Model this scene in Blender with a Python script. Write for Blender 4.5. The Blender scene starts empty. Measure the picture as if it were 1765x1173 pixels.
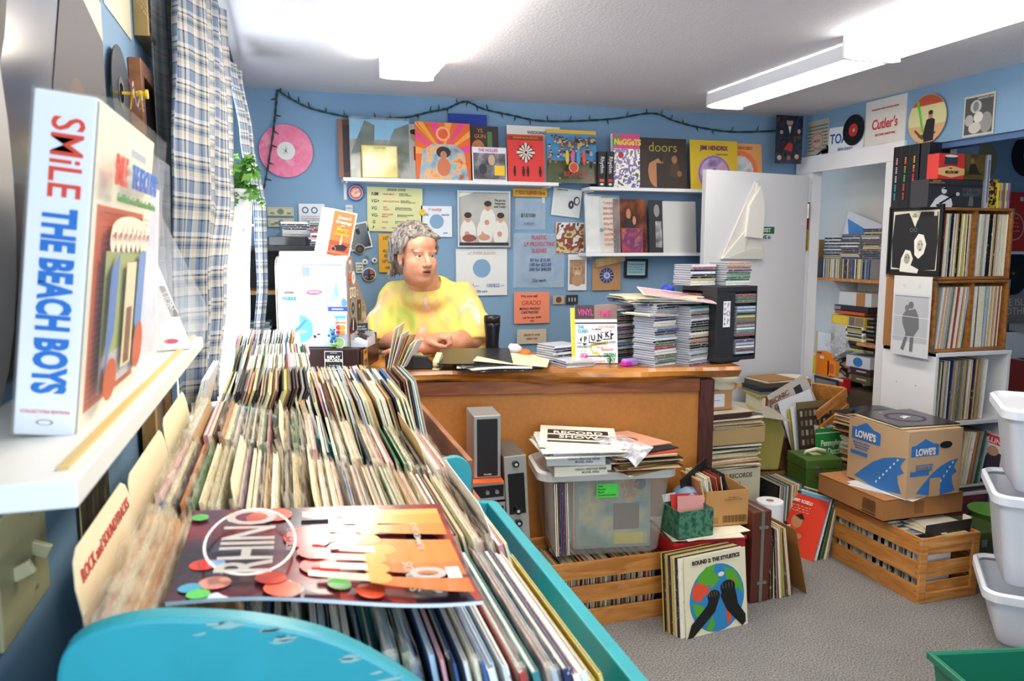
import bpy, bmesh, math, random
import numpy as np
from mathutils import Vector, Matrix, Euler
random.seed(7)
C = bpy.context.scene.collection
S = bpy.context.scene
PI = math.pi
R = math.radians

# ------------------------------------------------------------------ camera, light, exposure
EYE = 1.52; YAW = R(16.6); PIT = R(6.97); FPX = 1320.0
cam = bpy.data.cameras.new('camera'); cam_o = bpy.data.objects.new('camera', cam); C.objects.link(cam_o)
cam.sensor_width = 36; cam.lens = FPX/1765*36; cam.clip_start = .02
cam_o.location = (0, 0, EYE); cam_o.rotation_euler = (PI/2-PIT, 0, -YAW)
cam.dof.use_dof = True; cam.dof.focus_distance = 3.3; cam.dof.aperture_fstop = 9
S.camera = cam_o
S.view_settings.view_transform = 'Standard'; S.view_settings.look = 'None'
S.view_settings.gamma = 1; S.view_settings.use_curve_mapping = False
S.view_settings.exposure = 0.08
S.cycles.transparent_max_bounces = 16
S.cycles.max_bounces = 8
w = bpy.data.worlds.new('sky'); S.world = w; w.use_nodes = True
bg = w.node_tree.nodes['Background']; bg.inputs[0].default_value = (.72, .86, 1, 1); bg.inputs[1].default_value = 1.6
def area(name, loc, rot, sx, sy, power, col):
    l = bpy.data.lights.new(name, 'AREA'); l.shape = 'RECTANGLE'; l.size = sx; l.size_y = sy; l.energy = power; l.color = col
    o = bpy.data.objects.new(name, l); C.objects.link(o); o.location = loc; o.rotation_euler = rot; return o
# daylight entering through the shop front behind the camera, and through the left window
area('shopfront_daylight', (.75, -1.28, 1.55), (R(90), 0, 0), 1.7, 1.3, 42, (.80, .90, 1))
area('window_daylight', (-.62, 2.95, 1.6), (0, R(-90), 0), 1.3, 1.2, 60, (.80, .91, 1))

def W(px, py, x=None, y=None, z=None, d=None):
    """point of the room seen at a picture position, on the given real plane"""
    sy_, cy_, sp_, cp_ = math.sin(YAW), math.cos(YAW), math.sin(PIT), math.cos(PIT)
    f = (sy_*cp_, cy_*cp_, -sp_); r = (cy_, -sy_, 0); u = (sy_*sp_, cy_*sp_, cp_)
    a = (px-882.5)/FPX; b = -(py-586.5)/FPX
    v = Vector([f[i]+a*r[i]+b*u[i] for i in range(3)])
    t = x/v.x if x is not None else y/v.y if y is not None else (z-EYE)/v.z if z is not None else d
    return Vector((t*v.x, t*v.y, EYE+t*v.z))

# ------------------------------------------------------------------ materials
def lin(c):
    if isinstance(c, str):
        c = c.lstrip('#'); c = tuple(int(c[i:i+2], 16)/255 for i in (0, 2, 4))
    return tuple((v/12.92 if v <= .04045 else ((v+.055)/1.055)**2.4) for v in c[:3]) + (1,)
_m = {}
def M(c, rough=.55, metal=0, noise=0, nscale=30, bump=0, name=None, alpha=1, coat=0, trans=0):
    if not isinstance(c, str): return c
    k = (c, rough, metal, noise, nscale, bump, alpha, coat, trans)
    if k in _m: return _m[k]
    m = bpy.data.materials.new(name or 'paint_'+c.strip('#')); m.use_nodes = True; _m[k] = m
    nt = m.node_tree; b = nt.nodes['Principled BSDF']
    b.inputs['Base Color'].default_value = lin(c); b.inputs['Roughness'].default_value = rough
    b.inputs['Metallic'].default_value = metal; b.inputs['Alpha'].default_value = alpha
    b.inputs['Coat Weight'].default_value = coat
    if trans: b.inputs['Transmission Weight'].default_value = trans
    if noise or bump:
        tc = nt.nodes.new('ShaderNodeTexCoord'); n = nt.nodes.new('ShaderNodeTexNoise')
        n.inputs['Scale'].default_value = nscale; n.inputs['Detail'].default_value = 4
        nt.links.new(tc.outputs['Object'], n.inputs['Vector'])
        if noise:
            mx = nt.nodes.new('ShaderNodeMix'); mx.data_type = 'RGBA'
            L_ = lin(c); mx.inputs[6].default_value = tuple(v*(1-noise) for v in L_[:3])+(1,)
            mx.inputs[7].default_value = tuple(min(1, v*(1+noise)) for v in L_[:3])+(1,)
            nt.links.new(n.outputs['Fac'], mx.inputs[0]); nt.links.new(mx.outputs[2], b.inputs['Base Color'])
        if bump:
            bp = nt.nodes.new('ShaderNodeBump'); bp.inputs['Strength'].default_value = bump; bp.inputs['Distance'].default_value = .01
            nt.links.new(n.outputs['Fac'], bp.inputs['Height']); nt.links.new(bp.outputs[0], b.inputs['Normal'])
    return m
def mottle(cols, scale=20, rough=.4, detail=3, stretch=(1, 1, 1), name='printed_picture', interp='LINEAR', kind='noise'):
    k = ('mot', tuple(cols), scale, rough, stretch, kind, interp)
    if k in _m: return _m[k]
    m = bpy.data.materials.new(name); m.use_nodes = True; _m[k] = m
    nt = m.node_tree; b = nt.nodes['Principled BSDF']; b.inputs['Roughness'].default_value = rough
    tc = nt.nodes.new('ShaderNodeTexCoord'); mp = nt.nodes.new('ShaderNodeMapping'); mp.inputs['Scale'].default_value = stretch
    nt.links.new(tc.outputs['Object'], mp.inputs[0])
    if kind == 'noise':
        n = nt.nodes.new('ShaderNodeTexNoise'); n.inputs['Detail'].default_value = detail; out = n.outputs['Fac']
    else:
        n = nt.nodes.new('ShaderNodeTexVoronoi'); out = n.outputs['Color']
    n.inputs['Scale'].default_value = scale
    nt.links.new(mp.outputs[0], n.inputs['Vector'])
    r = nt.nodes.new('ShaderNodeValToRGB'); r.color_ramp.interpolation = interp
    while len(r.color_ramp.elements) < len(cols): r.color_ramp.elements.new(.5)
    lo, hi = (.3, .7) if kind == 'noise' else (0, .9)
    for i, c in enumerate(cols):
        e = r.color_ramp.elements[i]; e.position = lo+(hi-lo)*i/max(1, len(cols)-1); e.color = lin(c)
    nt.links.new(out, r.inputs[0]); nt.links.new(r.outputs[0], b.inputs['Base Color'])
    return m
def ocmat(name, rough=.5, speck=0, vary=.25, stretch=(1, 1, 1), scale=120):
    """paint taken from each object's own colour, with printed specks"""
    m = bpy.data.materials.new(name); m.use_nodes = True; nt = m.node_tree; b = nt.nodes['Principled BSDF']
    b.inputs['Roughness'].default_value = rough
    oi = nt.nodes.new('ShaderNodeObjectInfo'); tc = nt.nodes.new('ShaderNodeTexCoord')
    ad = nt.nodes.new('ShaderNodeVectorMath'); ad.operation = 'ADD'
    mp = nt.nodes.new('ShaderNodeMapping'); mp.inputs['Scale'].default_value = stretch
    nt.links.new(tc.outputs['Object'], mp.inputs[0]); nt.links.new(mp.outputs[0], ad.inputs[0]); 
    ml = nt.nodes.new('ShaderNodeMath'); ml.operation = 'MULTIPLY'; ml.inputs[1].default_value = 37.
    nt.links.new(oi.outputs['Random'], ml.inputs[0]); nt.links.new(ml.outputs[0], ad.inputs[1])
    n = nt.nodes.new('ShaderNodeTexNoise'); n.inputs['Scale'].default_value = scale; n.inputs['Detail'].default_value = 2
    nt.links.new(ad.outputs[0], n.inputs['Vector'])
    hs = nt.nodes.new('ShaderNodeMix'); hs.data_type = 'RGBA'; hs.blend_type = 'MULTIPLY'
    mr = nt.nodes.new('ShaderNodeMapRange'); mr.inputs[1].default_value = .3; mr.inputs[2].default_value = .7; mr.inputs[3].default_value = 1-vary; mr.inputs[4].default_value = 1
    nt.links.new(n.outputs['Fac'], mr.inputs[0]); hs.inputs[0].default_value = 1
    nt.links.new(oi.outputs['Color'], hs.inputs[6]); nt.links.new(mr.outputs[0], hs.inputs[7])
    src = hs.outputs[2]
    if speck:
        st = nt.nodes.new('ShaderNodeMath'); st.operation = 'GREATER_THAN'; st.inputs[1].default_value = 1-speck
        nt.links.new(n.outputs['Fac'], st.inputs[0])
        iv = nt.nodes.new('ShaderNodeInvert'); iv.inputs[0].default_value = .55; nt.links.new(oi.outputs['Color'], iv.inputs[1])
        m2 = nt.nodes.new('ShaderNodeMix'); m2.data_type = 'RGBA'
        nt.links.new(st.outputs[0], m2.inputs[0]); nt.links.new(src, m2.inputs[6]); nt.links.new(iv.outputs[0], m2.inputs[7]); src = m2.outputs[2]
    nt.links.new(src, b.inputs['Base Color'])
    return m
OC = ocmat('card_sleeve', .5)
OCS = ocmat('printed_spine', .45, speck=.33, vary=.12, stretch=(1, 1, .35), scale=150)
OCH = ocmat('printed_disc_spine', .35, speck=.36, vary=.2, stretch=(.45, 1, 1), scale=170)
def emat(c, s, name='glow'):
    m = bpy.data.materials.new(name); m.use_nodes = True; nt = m.node_tree; b = nt.nodes['Principled BSDF']
    b.inputs['Base Color'].default_value = lin(c); b.inputs['Emission Color'].default_value = lin(c); b.inputs['Emission Strength'].default_value = s
    return m
def plastic(name, c, alpha, rough=.15, bump=.4, nscale=60):
    m = bpy.data.materials.new(name); m.use_nodes = True; nt = m.node_tree
    b = nt.nodes['Principled BSDF']; b.inputs['Base Color'].default_value = lin(c); b.inputs['Roughness'].default_value = rough
    b.inputs['Alpha'].default_value = alpha
    if bump:
        tc = nt.nodes.new('ShaderNodeTexCoord'); n = nt.nodes.new('ShaderNodeTexNoise'); n.inputs['Scale'].default_value = nscale
        nt.links.new(tc.outputs['Object'], n.inputs['Vector'])
        bp = nt.nodes.new('ShaderNodeBump'); bp.inputs['Strength'].default_value = bump; bp.inputs['Distance'].default_value = .01
        nt.links.new(n.outputs['Fac'], bp.inputs['Height']); nt.links.new(bp.outputs[0], b.inputs['Normal'])
        mr = nt.nodes.new('ShaderNodeMapRange'); mr.inputs[1].default_value = .35; mr.inputs[2].default_value = .68
        mr.inputs[3].default_value = alpha*.55; mr.inputs[4].default_value = min(1, alpha*1.5)
        nt.links.new(n.outputs['Fac'], mr.inputs[0]); nt.links.new(mr.outputs[0], b.inputs['Alpha'])
    return m
POLY = bpy.data.materials.new('clear_poly_bag'); POLY.use_nodes = True
def _poly(nt):
    N = nt.nodes; L_ = nt.links.new; b = N['Principled BSDF']; b.inputs['Base Color'].default_value = lin('#fff8e6'); b.inputs['Roughness'].default_value = .12
    tl = N.new('ShaderNodeBsdfTranslucent'); tl.inputs[0].default_value = lin('#fff8e6'); tp = N.new('ShaderNodeBsdfTransparent'); m1 = N.new('ShaderNodeMixShader'); m1.inputs[0].default_value = .5; m2 = N.new('ShaderNodeMixShader')
    tc = N.new('ShaderNodeTexCoord'); mp = N.new('ShaderNodeMapping'); mp.inputs['Scale'].default_value = (1, .35, 1); n = N.new('ShaderNodeTexNoise'); n.inputs['Scale'].default_value = 70; mr = N.new('ShaderNodeMapRange'); mr.inputs[1].default_value = .35; mr.inputs[2].default_value = .65; mr.inputs[3].default_value = .06; mr.inputs[4].default_value = .40
    bp = N.new('ShaderNodeBump'); bp.inputs['Strength'].default_value = .4; bp.inputs['Distance'].default_value = .01
    L_(tc.outputs['Object'], mp.inputs[0]); L_(mp.outputs[0], n.inputs[0]); L_(n.outputs['Fac'], mr.inputs[0]); L_(n.outputs['Fac'], bp.inputs['Height']); L_(bp.outputs[0], b.inputs['Normal'])
    L_(b.outputs[0], m1.inputs[1]); L_(tl.outputs[0], m1.inputs[2]); L_(tp.outputs[0], m2.inputs[1]); L_(m1.outputs[0], m2.inputs[2]); L_(mr.outputs[0], m2.inputs[0]); L_(m2.outputs[0], N['Material Output'].inputs[0])
_poly(POLY.node_tree)
FILM = plastic('clear_film', '#dfe8f0', .18, .10, .12, 12)
TUB = plastic('frosted_plastic', '#d9d4c8', .30, .35, 0)
TUBW = plastic('white_frosted_plastic', '#eef1fa', .78, .35, 0)
def wood(c1, c2, scale=6, stretch=(1, 8, 8), rough=.45, name='wood', dark=None, coat=0):
    k = ('wood', c1, c2, scale, stretch, rough)
    if k in _m: return _m[k]
    m = bpy.data.materials.new(name); m.use_nodes = True; _m[k] = m; nt = m.node_tree; b = nt.nodes['Principled BSDF']
    b.inputs['Roughness'].default_value = rough; b.inputs['Coat Weight'].default_value = coat
    tc = nt.nodes.new('ShaderNodeTexCoord'); mp = nt.nodes.new('ShaderNodeMapping'); mp.inputs['Scale'].default_value = stretch
    n = nt.nodes.new('ShaderNodeTexNoise'); n.inputs['Scale'].default_value = scale; n.inputs['Detail'].default_value = 6; n.inputs['Distortion'].default_value = 1.2
    r = nt.nodes.new('ShaderNodeValToRGB'); r.color_ramp.elements[0].position = .35; r.color_ramp.elements[1].position = .68
    r.color_ramp.elements[0].color = lin(c1); r.color_ramp.elements[1].color = lin(c2)
    if dark: e = r.color_ramp.elements.new(.24); e.color = lin(dark)
    nt.links.new(tc.outputs['Object'], mp.inputs[0]); nt.links.new(mp.outputs[0], n.inputs[0]); nt.links.new(n.outputs['Fac'], r.inputs[0]); nt.links.new(r.outputs[0], b.inputs['Base Color'])
    bp = nt.nodes.new('ShaderNodeBump'); bp.inputs['Strength'].default_value = .15; bp.inputs['Distance'].default_value = .005
    nt.links.new(n.outputs['Fac'], bp.inputs['Height']); nt.links.new(bp.outputs[0], b.inputs['Normal'])
    return m
BLUE = M('#7d9fbd', .75, noise=.05, nscale=6, name='blue_wall_paint')
WHITE = M('#e9e9ec', .5, noise=.03, nscale=8, name='white_gloss_paint')
TEAL = M('#2a9aa6', .4, noise=.18, nscale=14, bump=.1, name='worn_teal_paint')
CREAM = '#efe3bd'; BLACK = '#16161a'
PINE = wood('#b5702c', '#dda059', 5, name='crate_pine'); PINEY = wood('#b5702c', '#d2924c', 5, (8, 1, 8), name='crate_pine')

# ------------------------------------------------------------------ mesh builders
class MB:
    def __init__(s): s.v = []; s.f = []; s.m = []; s.mats = []
    def mi(s, m):
        m = M(m) if isinstance(m, str) else m
        if m not in s.mats: s.mats.append(m)
        return s.mats.index(m)
    def add(s, vs, fs, m, T=None):
        b = len(s.v); i = s.mi(m)
        for p in vs:
            p = Vector(p); s.v.append(tuple(T @ p) if T else tuple(p))
        for f in fs: s.f.append([b+k for k in f]); s.m.append(i)
        return s
    def box(s, a, b, m, T=None):
        x0, y0, z0 = a; x1, y1, z1 = b
        vs = [(x0,y0,z0),(x1,y0,z0),(x1,y1,z0),(x0,y1,z0),(x0,y0,z1),(x1,y0,z1),(x1,y1,z1),(x0,y1,z1)]
        return s.add(vs, [(0,3,2,1),(4,5,6,7),(0,1,5,4),(1,2,6,5),(2,3,7,6),(3,0,4,7)], m, T)
    def cbox(s, c, d, m, rot=(0,0,0)):
        T = Matrix.Translation(c) @ Euler(rot).to_matrix().to_4x4()
        return s.box((-d[0]/2,-d[1]/2,-d[2]/2), (d[0]/2,d[1]/2,d[2]/2), m, T)
    def prism(s, poly, h0, h1, m, axis='y', T=None):
        """outline in the other two axes, pushed through from h0 to h1"""
        def P(u, v, h): return {'y': (u, h, v), 'x': (h, u, v), 'z': (u, v, h)}[axis]
        n = len(poly); vs = [P(u, v, h0) for u, v in poly]+[P(u, v, h1) for u, v in poly]
        fs = [tuple(range(n)), tuple(range(2*n-1, n-1, -1))]+[(i, i+n, (i+1) % n+n, (i+1) % n) for i in range(n)]
        return s.add(vs, fs, m, T)
    def cyl(s, c, r, h, m, axis='z', n=24, r2=None, T=None):
        r2 = r if r2 is None else r2
        vs = []
        for k, (rr, hh) in enumerate(((r, 0), (r2, h))):
            for i in range(n):
                a = 2*PI*i/n; u, v = rr*math.cos(a), rr*math.sin(a)
                vs.append({'z': (c[0]+u, c[1]+v, c[2]+hh), 'y': (c[0]+u, c[1]+hh, c[2]+v), 'x': (c[0]+hh, c[1]+u, c[2]+v)}[axis])
        fs = [tuple(range(n-1, -1, -1)), tuple(range(n, 2*n))]+[(i, (i+1) % n, (i+1) % n+n, i+n) for i in range(n)]
        return s.add(vs, fs, m, T)
    def lathe(s, prof, m, c=(0, 0, 0), n=28, T=None):
        vs = [(c[0]+r*math.cos(2*PI*i/n), c[1]+r*math.sin(2*PI*i/n), c[2]+z) for r, z in prof for i in range(n)]
        fs = [(j*n+i, j*n+(i+1) % n, (j+1)*n+(i+1) % n, (j+1)*n+i) for j in range(len(prof)-1) for i in range(n)]
        fs += [tuple(range(n-1, -1, -1)), tuple((len(prof)-1)*n+i for i in range(n))]
        return s.add(vs, fs, m, T)
    def tube(s, pts, r, m, n=8):
        pts = [Vector(p) for p in pts]; vs = []; fs = []
        for i, p in enumerate(pts):
            d = (pts[min(i+1, len(pts)-1)]-pts[max(i-1, 0)]).normalized()
            a = d.orthogonal().normalized() if i == 0 else (a-d*a.dot(d)).normalized()
            b = d.cross(a); rr = r[i] if isinstance(r, (list, tuple)) else r
            vs += [p+a*rr*math.cos(2*PI*k/n)+b*rr*math.sin(2*PI*k/n) for k in range(n)]
        for i in range(len(pts)-1):
            fs += [(i*n+k, i*n+(k+1) % n, (i+1)*n+(k+1) % n, (i+1)*n+k) for k in range(n)]
        fs += [tuple(range(n-1, -1, -1)), tuple((len(pts)-1)*n+k for k in range(n))]
        return s.add(vs, fs, m)
    def mesh(s, name, smooth=False):
        me = bpy.data.meshes.new(name); me.from_pydata(s.v, [], s.f)
        for m in s.mats: me.materials.append(m)
        me.polygons.foreach_set('material_index', s.m)
        if smooth: me.polygons.foreach_set('use_smooth', [True]*len(s.f))
        me.update(); return me
def link(name, me, parent=None, loc=(0,0,0), rot=(0,0,0)):
    o = bpy.data.objects.new(name, me); C.objects.link(o); o.location = loc; o.rotation_euler = rot
    if parent: o.parent = parent
    return o
def tag(o, label, cat, group=None, kind=None):
    if label: o['label'] = label
    if cat: o['category'] = cat
    if group: o['group'] = group
    if kind: o['kind'] = kind
    return o
def fin(o, bev=0, smooth=False):
    if bev:
        b = o.modifiers.new('soft_edges', 'BEVEL'); b.width = bev; b.segments = 2; b.limit_method = 'ANGLE'; b.angle_limit = R(40)
    return o
def part(name, mb, parent, bev=0, loc=(0,0,0), rot=(0,0,0), smooth=False, label=None):
    o = link(name, mb.mesh(name, smooth) if isinstance(mb, MB) else mb, parent, loc, rot)
    if label: o['label'] = label
    return fin(o, bev)
def solo(name, mb, label, cat, loc=(0,0,0), rot=(0,0,0), group=None, bev=0, smooth=False, kind=None):
    o = link(name, mb.mesh(name, smooth) if isinstance(mb, MB) else mb, None, loc, rot)
    tag(o, label, cat, group, kind); return fin(o, bev)
def thing(name, label, cat, loc=(0,0,0), rot=(0,0,0), group=None):
    o = link(name, None, None, loc, rot); return tag(o, label, cat, group)
def struct(name, mb, bev=0, loc=(0,0,0), rot=(0,0,0), parent=None):
    o = link(name, mb.mesh(name), parent, loc, rot)
    if not parent: o['kind'] = 'structure'
    return fin(o, bev)
_tx = {}
def text_mesh(s, size, col, shear=0, bold=0, sx=1, align='CENTER', leading=1.0, extrude=.0004):
    k = (s, size, col if isinstance(col, str) else col.name, shear, bold, sx, align, leading)
    if k in _tx: return _tx[k]
    cu = bpy.data.curves.new('lettering', 'FONT'); cu.body = s; cu.size = size; cu.shear = shear; cu.offset = bold*size
    cu.align_x = align; cu.align_y = 'CENTER'; cu.space_line = leading; cu.extrude = extrude; cu.resolution_u = 3
    o = bpy.data.objects.new('tmp', cu); C.objects.link(o)
    bpy.context.view_layer.update()
    me = bpy.data.meshes.new_from_object(o.evaluated_get(bpy.context.evaluated_depsgraph_get()))
    bpy.data.objects.remove(o); me.materials.clear(); me.materials.append(M(col) if isinstance(col, str) else col)
    me.transform(Matrix.Diagonal((sx, 1, 1, 1))); _tx[k] = me; return me
def letter(parent, s, x, z, size, col, rot=0, off=.003, **k):
    """writing on the −Y face of parent, centred at local x, z"""
    o = link('lettering', text_mesh(s, size, col, **k), parent, (x, -off, z), (0, 0, 0))
    o.rotation_euler = (Matrix.Rotation(-rot, 4, 'Y') @ Matrix.Rotation(PI/2, 4, 'X')).to_euler()
    return o
def circ(x, y, rx, ry, n=28, rot=0):
    c, s_ = math.cos(rot), math.sin(rot)
    return [(x+rx*math.cos(a)*c-ry*math.sin(a)*s_, y+rx*math.cos(a)*s_+ry*math.sin(a)*c) for a in [2*PI*i/n for i in range(n)]]
def art_mb(items, w, h, x0=0, z0=0, off=.0008, step=.00022, mb=None):
    """flat printed shapes on a w × h face, laid one over the other"""
    mb = mb or MB(); y = -off
    def A(p): return (x0+(p[0]-.5)*w, z0+p[1]*h)
    def poly(ps, m):
        ps = [A(p) for p in ps]; mb.add([(u, y, v) for u, v in ps], [tuple(range(len(ps)))], m)
    for it in items:
        k = it[0]
        if k == 'r': poly([(it[1], it[2]), (it[3], it[2]), (it[3], it[4]), (it[1], it[4])], it[5])
        elif k == 'c': poly(circ(it[1], it[2], it[3], it[3]*w/h), it[4])
        elif k == 'e': poly(circ(it[1], it[2], it[3], it[4], rot=it[6] if len(it) > 6 else 0), it[5])
        elif k == 'p': poly(it[1], it[2])
        elif k == 'ring':
            n = 40; a = circ(it[1], it[2], it[3], it[3]*w/h, n); b = circ(it[1], it[2], it[3]-it[4], (it[3]-it[4])*w/h, n)
            vs = [(A(p)[0], y, A(p)[1]) for p in a+b]; mb.add(vs, [(i, (i+1) % n, n+(i+1) % n, n+i) for i in range(n)], it[5])
        elif k == 'l':
            ps = it[1]; wd = it[2]
            for a, b in zip(ps, ps[1:]):
                dx, dy = b[0]-a[0], b[1]-a[1]; L_ = math.hypot(dx, dy) or 1; nx, ny = -dy/L_*wd/2, dx/L_*wd/2
                poly([(a[0]+nx, a[1]+ny), (a[0]-nx, a[1]-ny), (b[0]-nx, b[1]-ny), (b[0]+nx, b[1]+ny)], it[3])
        y -= step
    return mb
def scribble(x0, y0, x1, y1, rows, col, wd=.012, seed=1):
    """hand-written lines too small to read"""
    rr = random.Random(seed); out = []
    for i in range(rows):
        y = y1-(i+.5)*(y1-y0)/rows; x = x0; h = (y1-y0)/rows*.28
        while x < x1-.02:
            n = rr.randint(3, 6); ps = [(x+k*.012, y+rr.uniform(-h, h)) for k in range(n)]
            out.append(('l', [p for p in ps if p[0] <= x1], wd, col)); x += n*.012+.015
    return out
def cover(name, label, cat, loc, rot, w, h, base, items=(), texts=(), t=.004, group=None, edge=None, film=False, bottom=True):
    """a flat printed thing: body w × t × h standing on its origin, print and writing as parts on the −Y face"""
    mb = MB().box((-w/2, 0, 0), (w/2, t, h), edge or base)
    o = solo(name, mb, label, cat, loc, rot, group)
    its = list(items)
    if edge: its = [('r', 0.004, 0.004, .996, .996, base)]+its
    if its: part('printed_face', art_mb(its, w, h), o)
    for tx in texts:
        s, x, z, size, col = tx[:5]; kw = tx[5] if len(tx) > 5 else {}
        letter(o, s, (x-.5)*w, z*h, size*h, col, off=.0010+.00022*len(its)+.0008, **kw)
    if film:
        part('clear_sleeve', MB().box((-w/2-.004, -.004-.0003*len(its), -.001), (w/2+.006, t+.002, h+.012), FILM), o)
    return o
def onwall(name, label, cat, box, base, items=(), texts=(), t=.003, tilt=0, y=4.365, x=None, **k):
    """a printed thing pinned up at its real place on the back wall (or on a side wall at x)"""
    px0, py0, px1, py1 = box; pm = (px0+px1)/2; qm = (py0+py1)/2
    if x is None:
        a, b = W(px0, qm, y=y), W(px1, qm, y=y); lo, hi = W(pm, py1, y=y), W(pm, py0, y=y)
        w_, h_ = b.x-a.x, hi.z-lo.z; c = Vector(((a.x+b.x)/2, y, lo.z)); rz = 0
    else:
        a, b = W(px0, qm, x=x), W(px1, qm, x=x); lo, hi = W(pm, py1, x=x), W(pm, py0, x=x)
        w_, h_ = abs(b.y-a.y), hi.z-lo.z; c = Vector((x, (a.y+b.y)/2, lo.z)); rz = -PI/2 if x > 0 else PI/2
    c2 = c+Vector((0, 0, h_/2)); rot = Euler((0, tilt, rz), 'XYZ')
    Rm = Matrix.Rotation(rz, 4, 'Z') @ Matrix.Rotation(tilt, 4, 'Y')
    loc = c2 - (Rm @ Vector((0, 0, h_/2)))
    return cover(name, label, cat, loc, Rm.to_euler(), w_, h_, base, items, texts, t, **k)
def nth(i):
    return '%d%s' % (i, 'th' if 10 <= i % 100 <= 20 else {1: 'st', 2: 'nd', 3: 'rd'}.get(i % 10, 'th'))
def pick(pal, rr=random): 
    c = rr.choice(pal); L_ = lin(c[0] if isinstance(c, tuple) else c); return L_
CN = {'cream': '#f5eac4', 'white': '#f4f2ec', 'tan': '#d4b280', 'brown': '#6b432a', 'black': '#1d1c1f', 'grey': '#a3a19d', 'blue': '#3c62a0',
      'pale blue': '#a8c3da', 'red': '#aa4038', 'orange': '#cf8a55', 'yellow': '#dcc765', 'green': '#3f7d4a', 'purple': '#6c3f78', 'pink': '#dba0a8', 'olive': '#7d7444', 'navy': '#27345c', 'teal': '#3a8f93', 'ivory': '#fbf4da'}
def copy_tree(o, parent=None):
    c = o.copy(); C.objects.link(c)
    if parent: c.parent = parent
    for ch in list(o.children): copy_tree(ch, c)
    return c
# ------------------------------------------------------------------ the room
XL, XR, YB, ZC = -.30, 3.25, 4.38, 2.35
def carpet():
    m = bpy.data.materials.new('grey_loop_carpet'); m.use_nodes = True; nt = m.node_tree; b = nt.nodes['Principled BSDF']; b.inputs['Roughness'].default_value = .95
    tc = nt.nodes.new('ShaderNodeTexCoord'); n = nt.nodes.new('ShaderNodeTexNoise'); n.inputs['Scale'].default_value = 150; n.inputs['Detail'].default_value = 3
    n2 = nt.nodes.new('ShaderNodeTexNoise'); n2.inputs['Scale'].default_value = 5
    r = nt.nodes.new('ShaderNodeValToRGB'); r.color_ramp.elements[0].position = .3; r.color_ramp.elements[1].position = .72
    r.color_ramp.elements[0].color = lin('#5c5a58'); r.color_ramp.elements[1].color = lin('#b3afab')
    mx = nt.nodes.new('ShaderNodeMix'); mx.data_type = 'RGBA'; mx.blend_type = 'MULTIPLY'; mx.inputs[0].default_value = .25
    nt.links.new(tc.outputs['Object'], n.inputs[0]); nt.links.new(tc.outputs['Object'], n2.inputs[0]); nt.links.new(n.outputs['Fac'], r.inputs[0])
    nt.links.new(r.outputs[0], mx.inputs[6]); nt.links.new(n2.outputs['Fac'], mx.inputs[7]); nt.links.new(mx.outputs[2], b.inputs['Base Color'])
    bp = nt.nodes.new('ShaderNodeBump'); bp.inputs['Strength'].default_value = .5; bp.inputs['Distance'].default_value = .01
    nt.links.new(n.outputs['Fac'], bp.inputs['Height']); nt.links.new(bp.outputs[0], b.inputs['Normal']); return m
struct('floor', MB().box((XL-.1, -1.4, -.1), (5.7, 5.1, 0), carpet()))
struct('ceiling', MB().box((XL-.1, -1.4, ZC), (5.7, 5.1, ZC+.1), M('#dcdce2', .9, bump=.25, nscale=90, name='ceiling_paint')))
w0, w1, wz0, wz1 = 2.30, 3.55, .93, 2.12
struct('wall_left', MB().box((XL-.1, -1.4, 0), (XL, w0, ZC), BLUE).box((XL-.1, w1, 0), (XL, YB, ZC), BLUE).box((XL-.1, w0, 0), (XL, w1, wz0), BLUE).box((XL-.1, w0, wz1), (XL, w1, ZC), BLUE))
struct('wall_back', MB().box((XL-.1, YB, 0), (XR, YB+.1, ZC), BLUE).box((3.72, YB, 0), (5.7, YB+.1, ZC), BLUE))
cw = MB().box((XR, 3.42, 0), (XR+.07, 3.55, 2.0), WHITE).box((XR, 4.24, 0), (XR+.07, YB, 2.0), BLUE).box((XR, -1.4, 2.05), (XR+.07, 3.42, ZC), BLUE).box((XR, 3.42, 2.0), (XR+.07, YB, ZC), BLUE)
struct('wall_right', cw)
cin = M('#d6d2cb', .8, name='closet_paint')
struct('wall_closet', MB().box((3.65, 3.42, 0), (3.72, 5.0, ZC), BLUE).box((XR+.07, 3.42, 0), (3.65, 3.48, ZC), BLUE).box((XR, 4.94, 0), (3.65, 5.0, ZC), cin)
       .box((3.644, 3.486, 0), (3.65, 4.94, ZC), cin).box((XR+.07, 3.48, 0), (3.644, 3.486, ZC), cin))
struct('wall_far_right', MB().box((5.6, -1.4, 0), (5.7, YB, ZC), BLUE))
struct('wall_front', MB().box((XL-.1, -1.5, 0), (5.7, -1.4, .8), BLUE).box((XL-.1, -1.5, 2.25), (5.7, -1.4, ZC), BLUE).box((1.7, -1.5, .8), (5.7, -1.4, 2.25), BLUE))
struct('trim_1', MB().box((XR+.02, -1.4, 2.02), (XR+.09, 3.42, 2.052), M('#4c6a92', .7, name='soffit_paint')))
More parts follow.
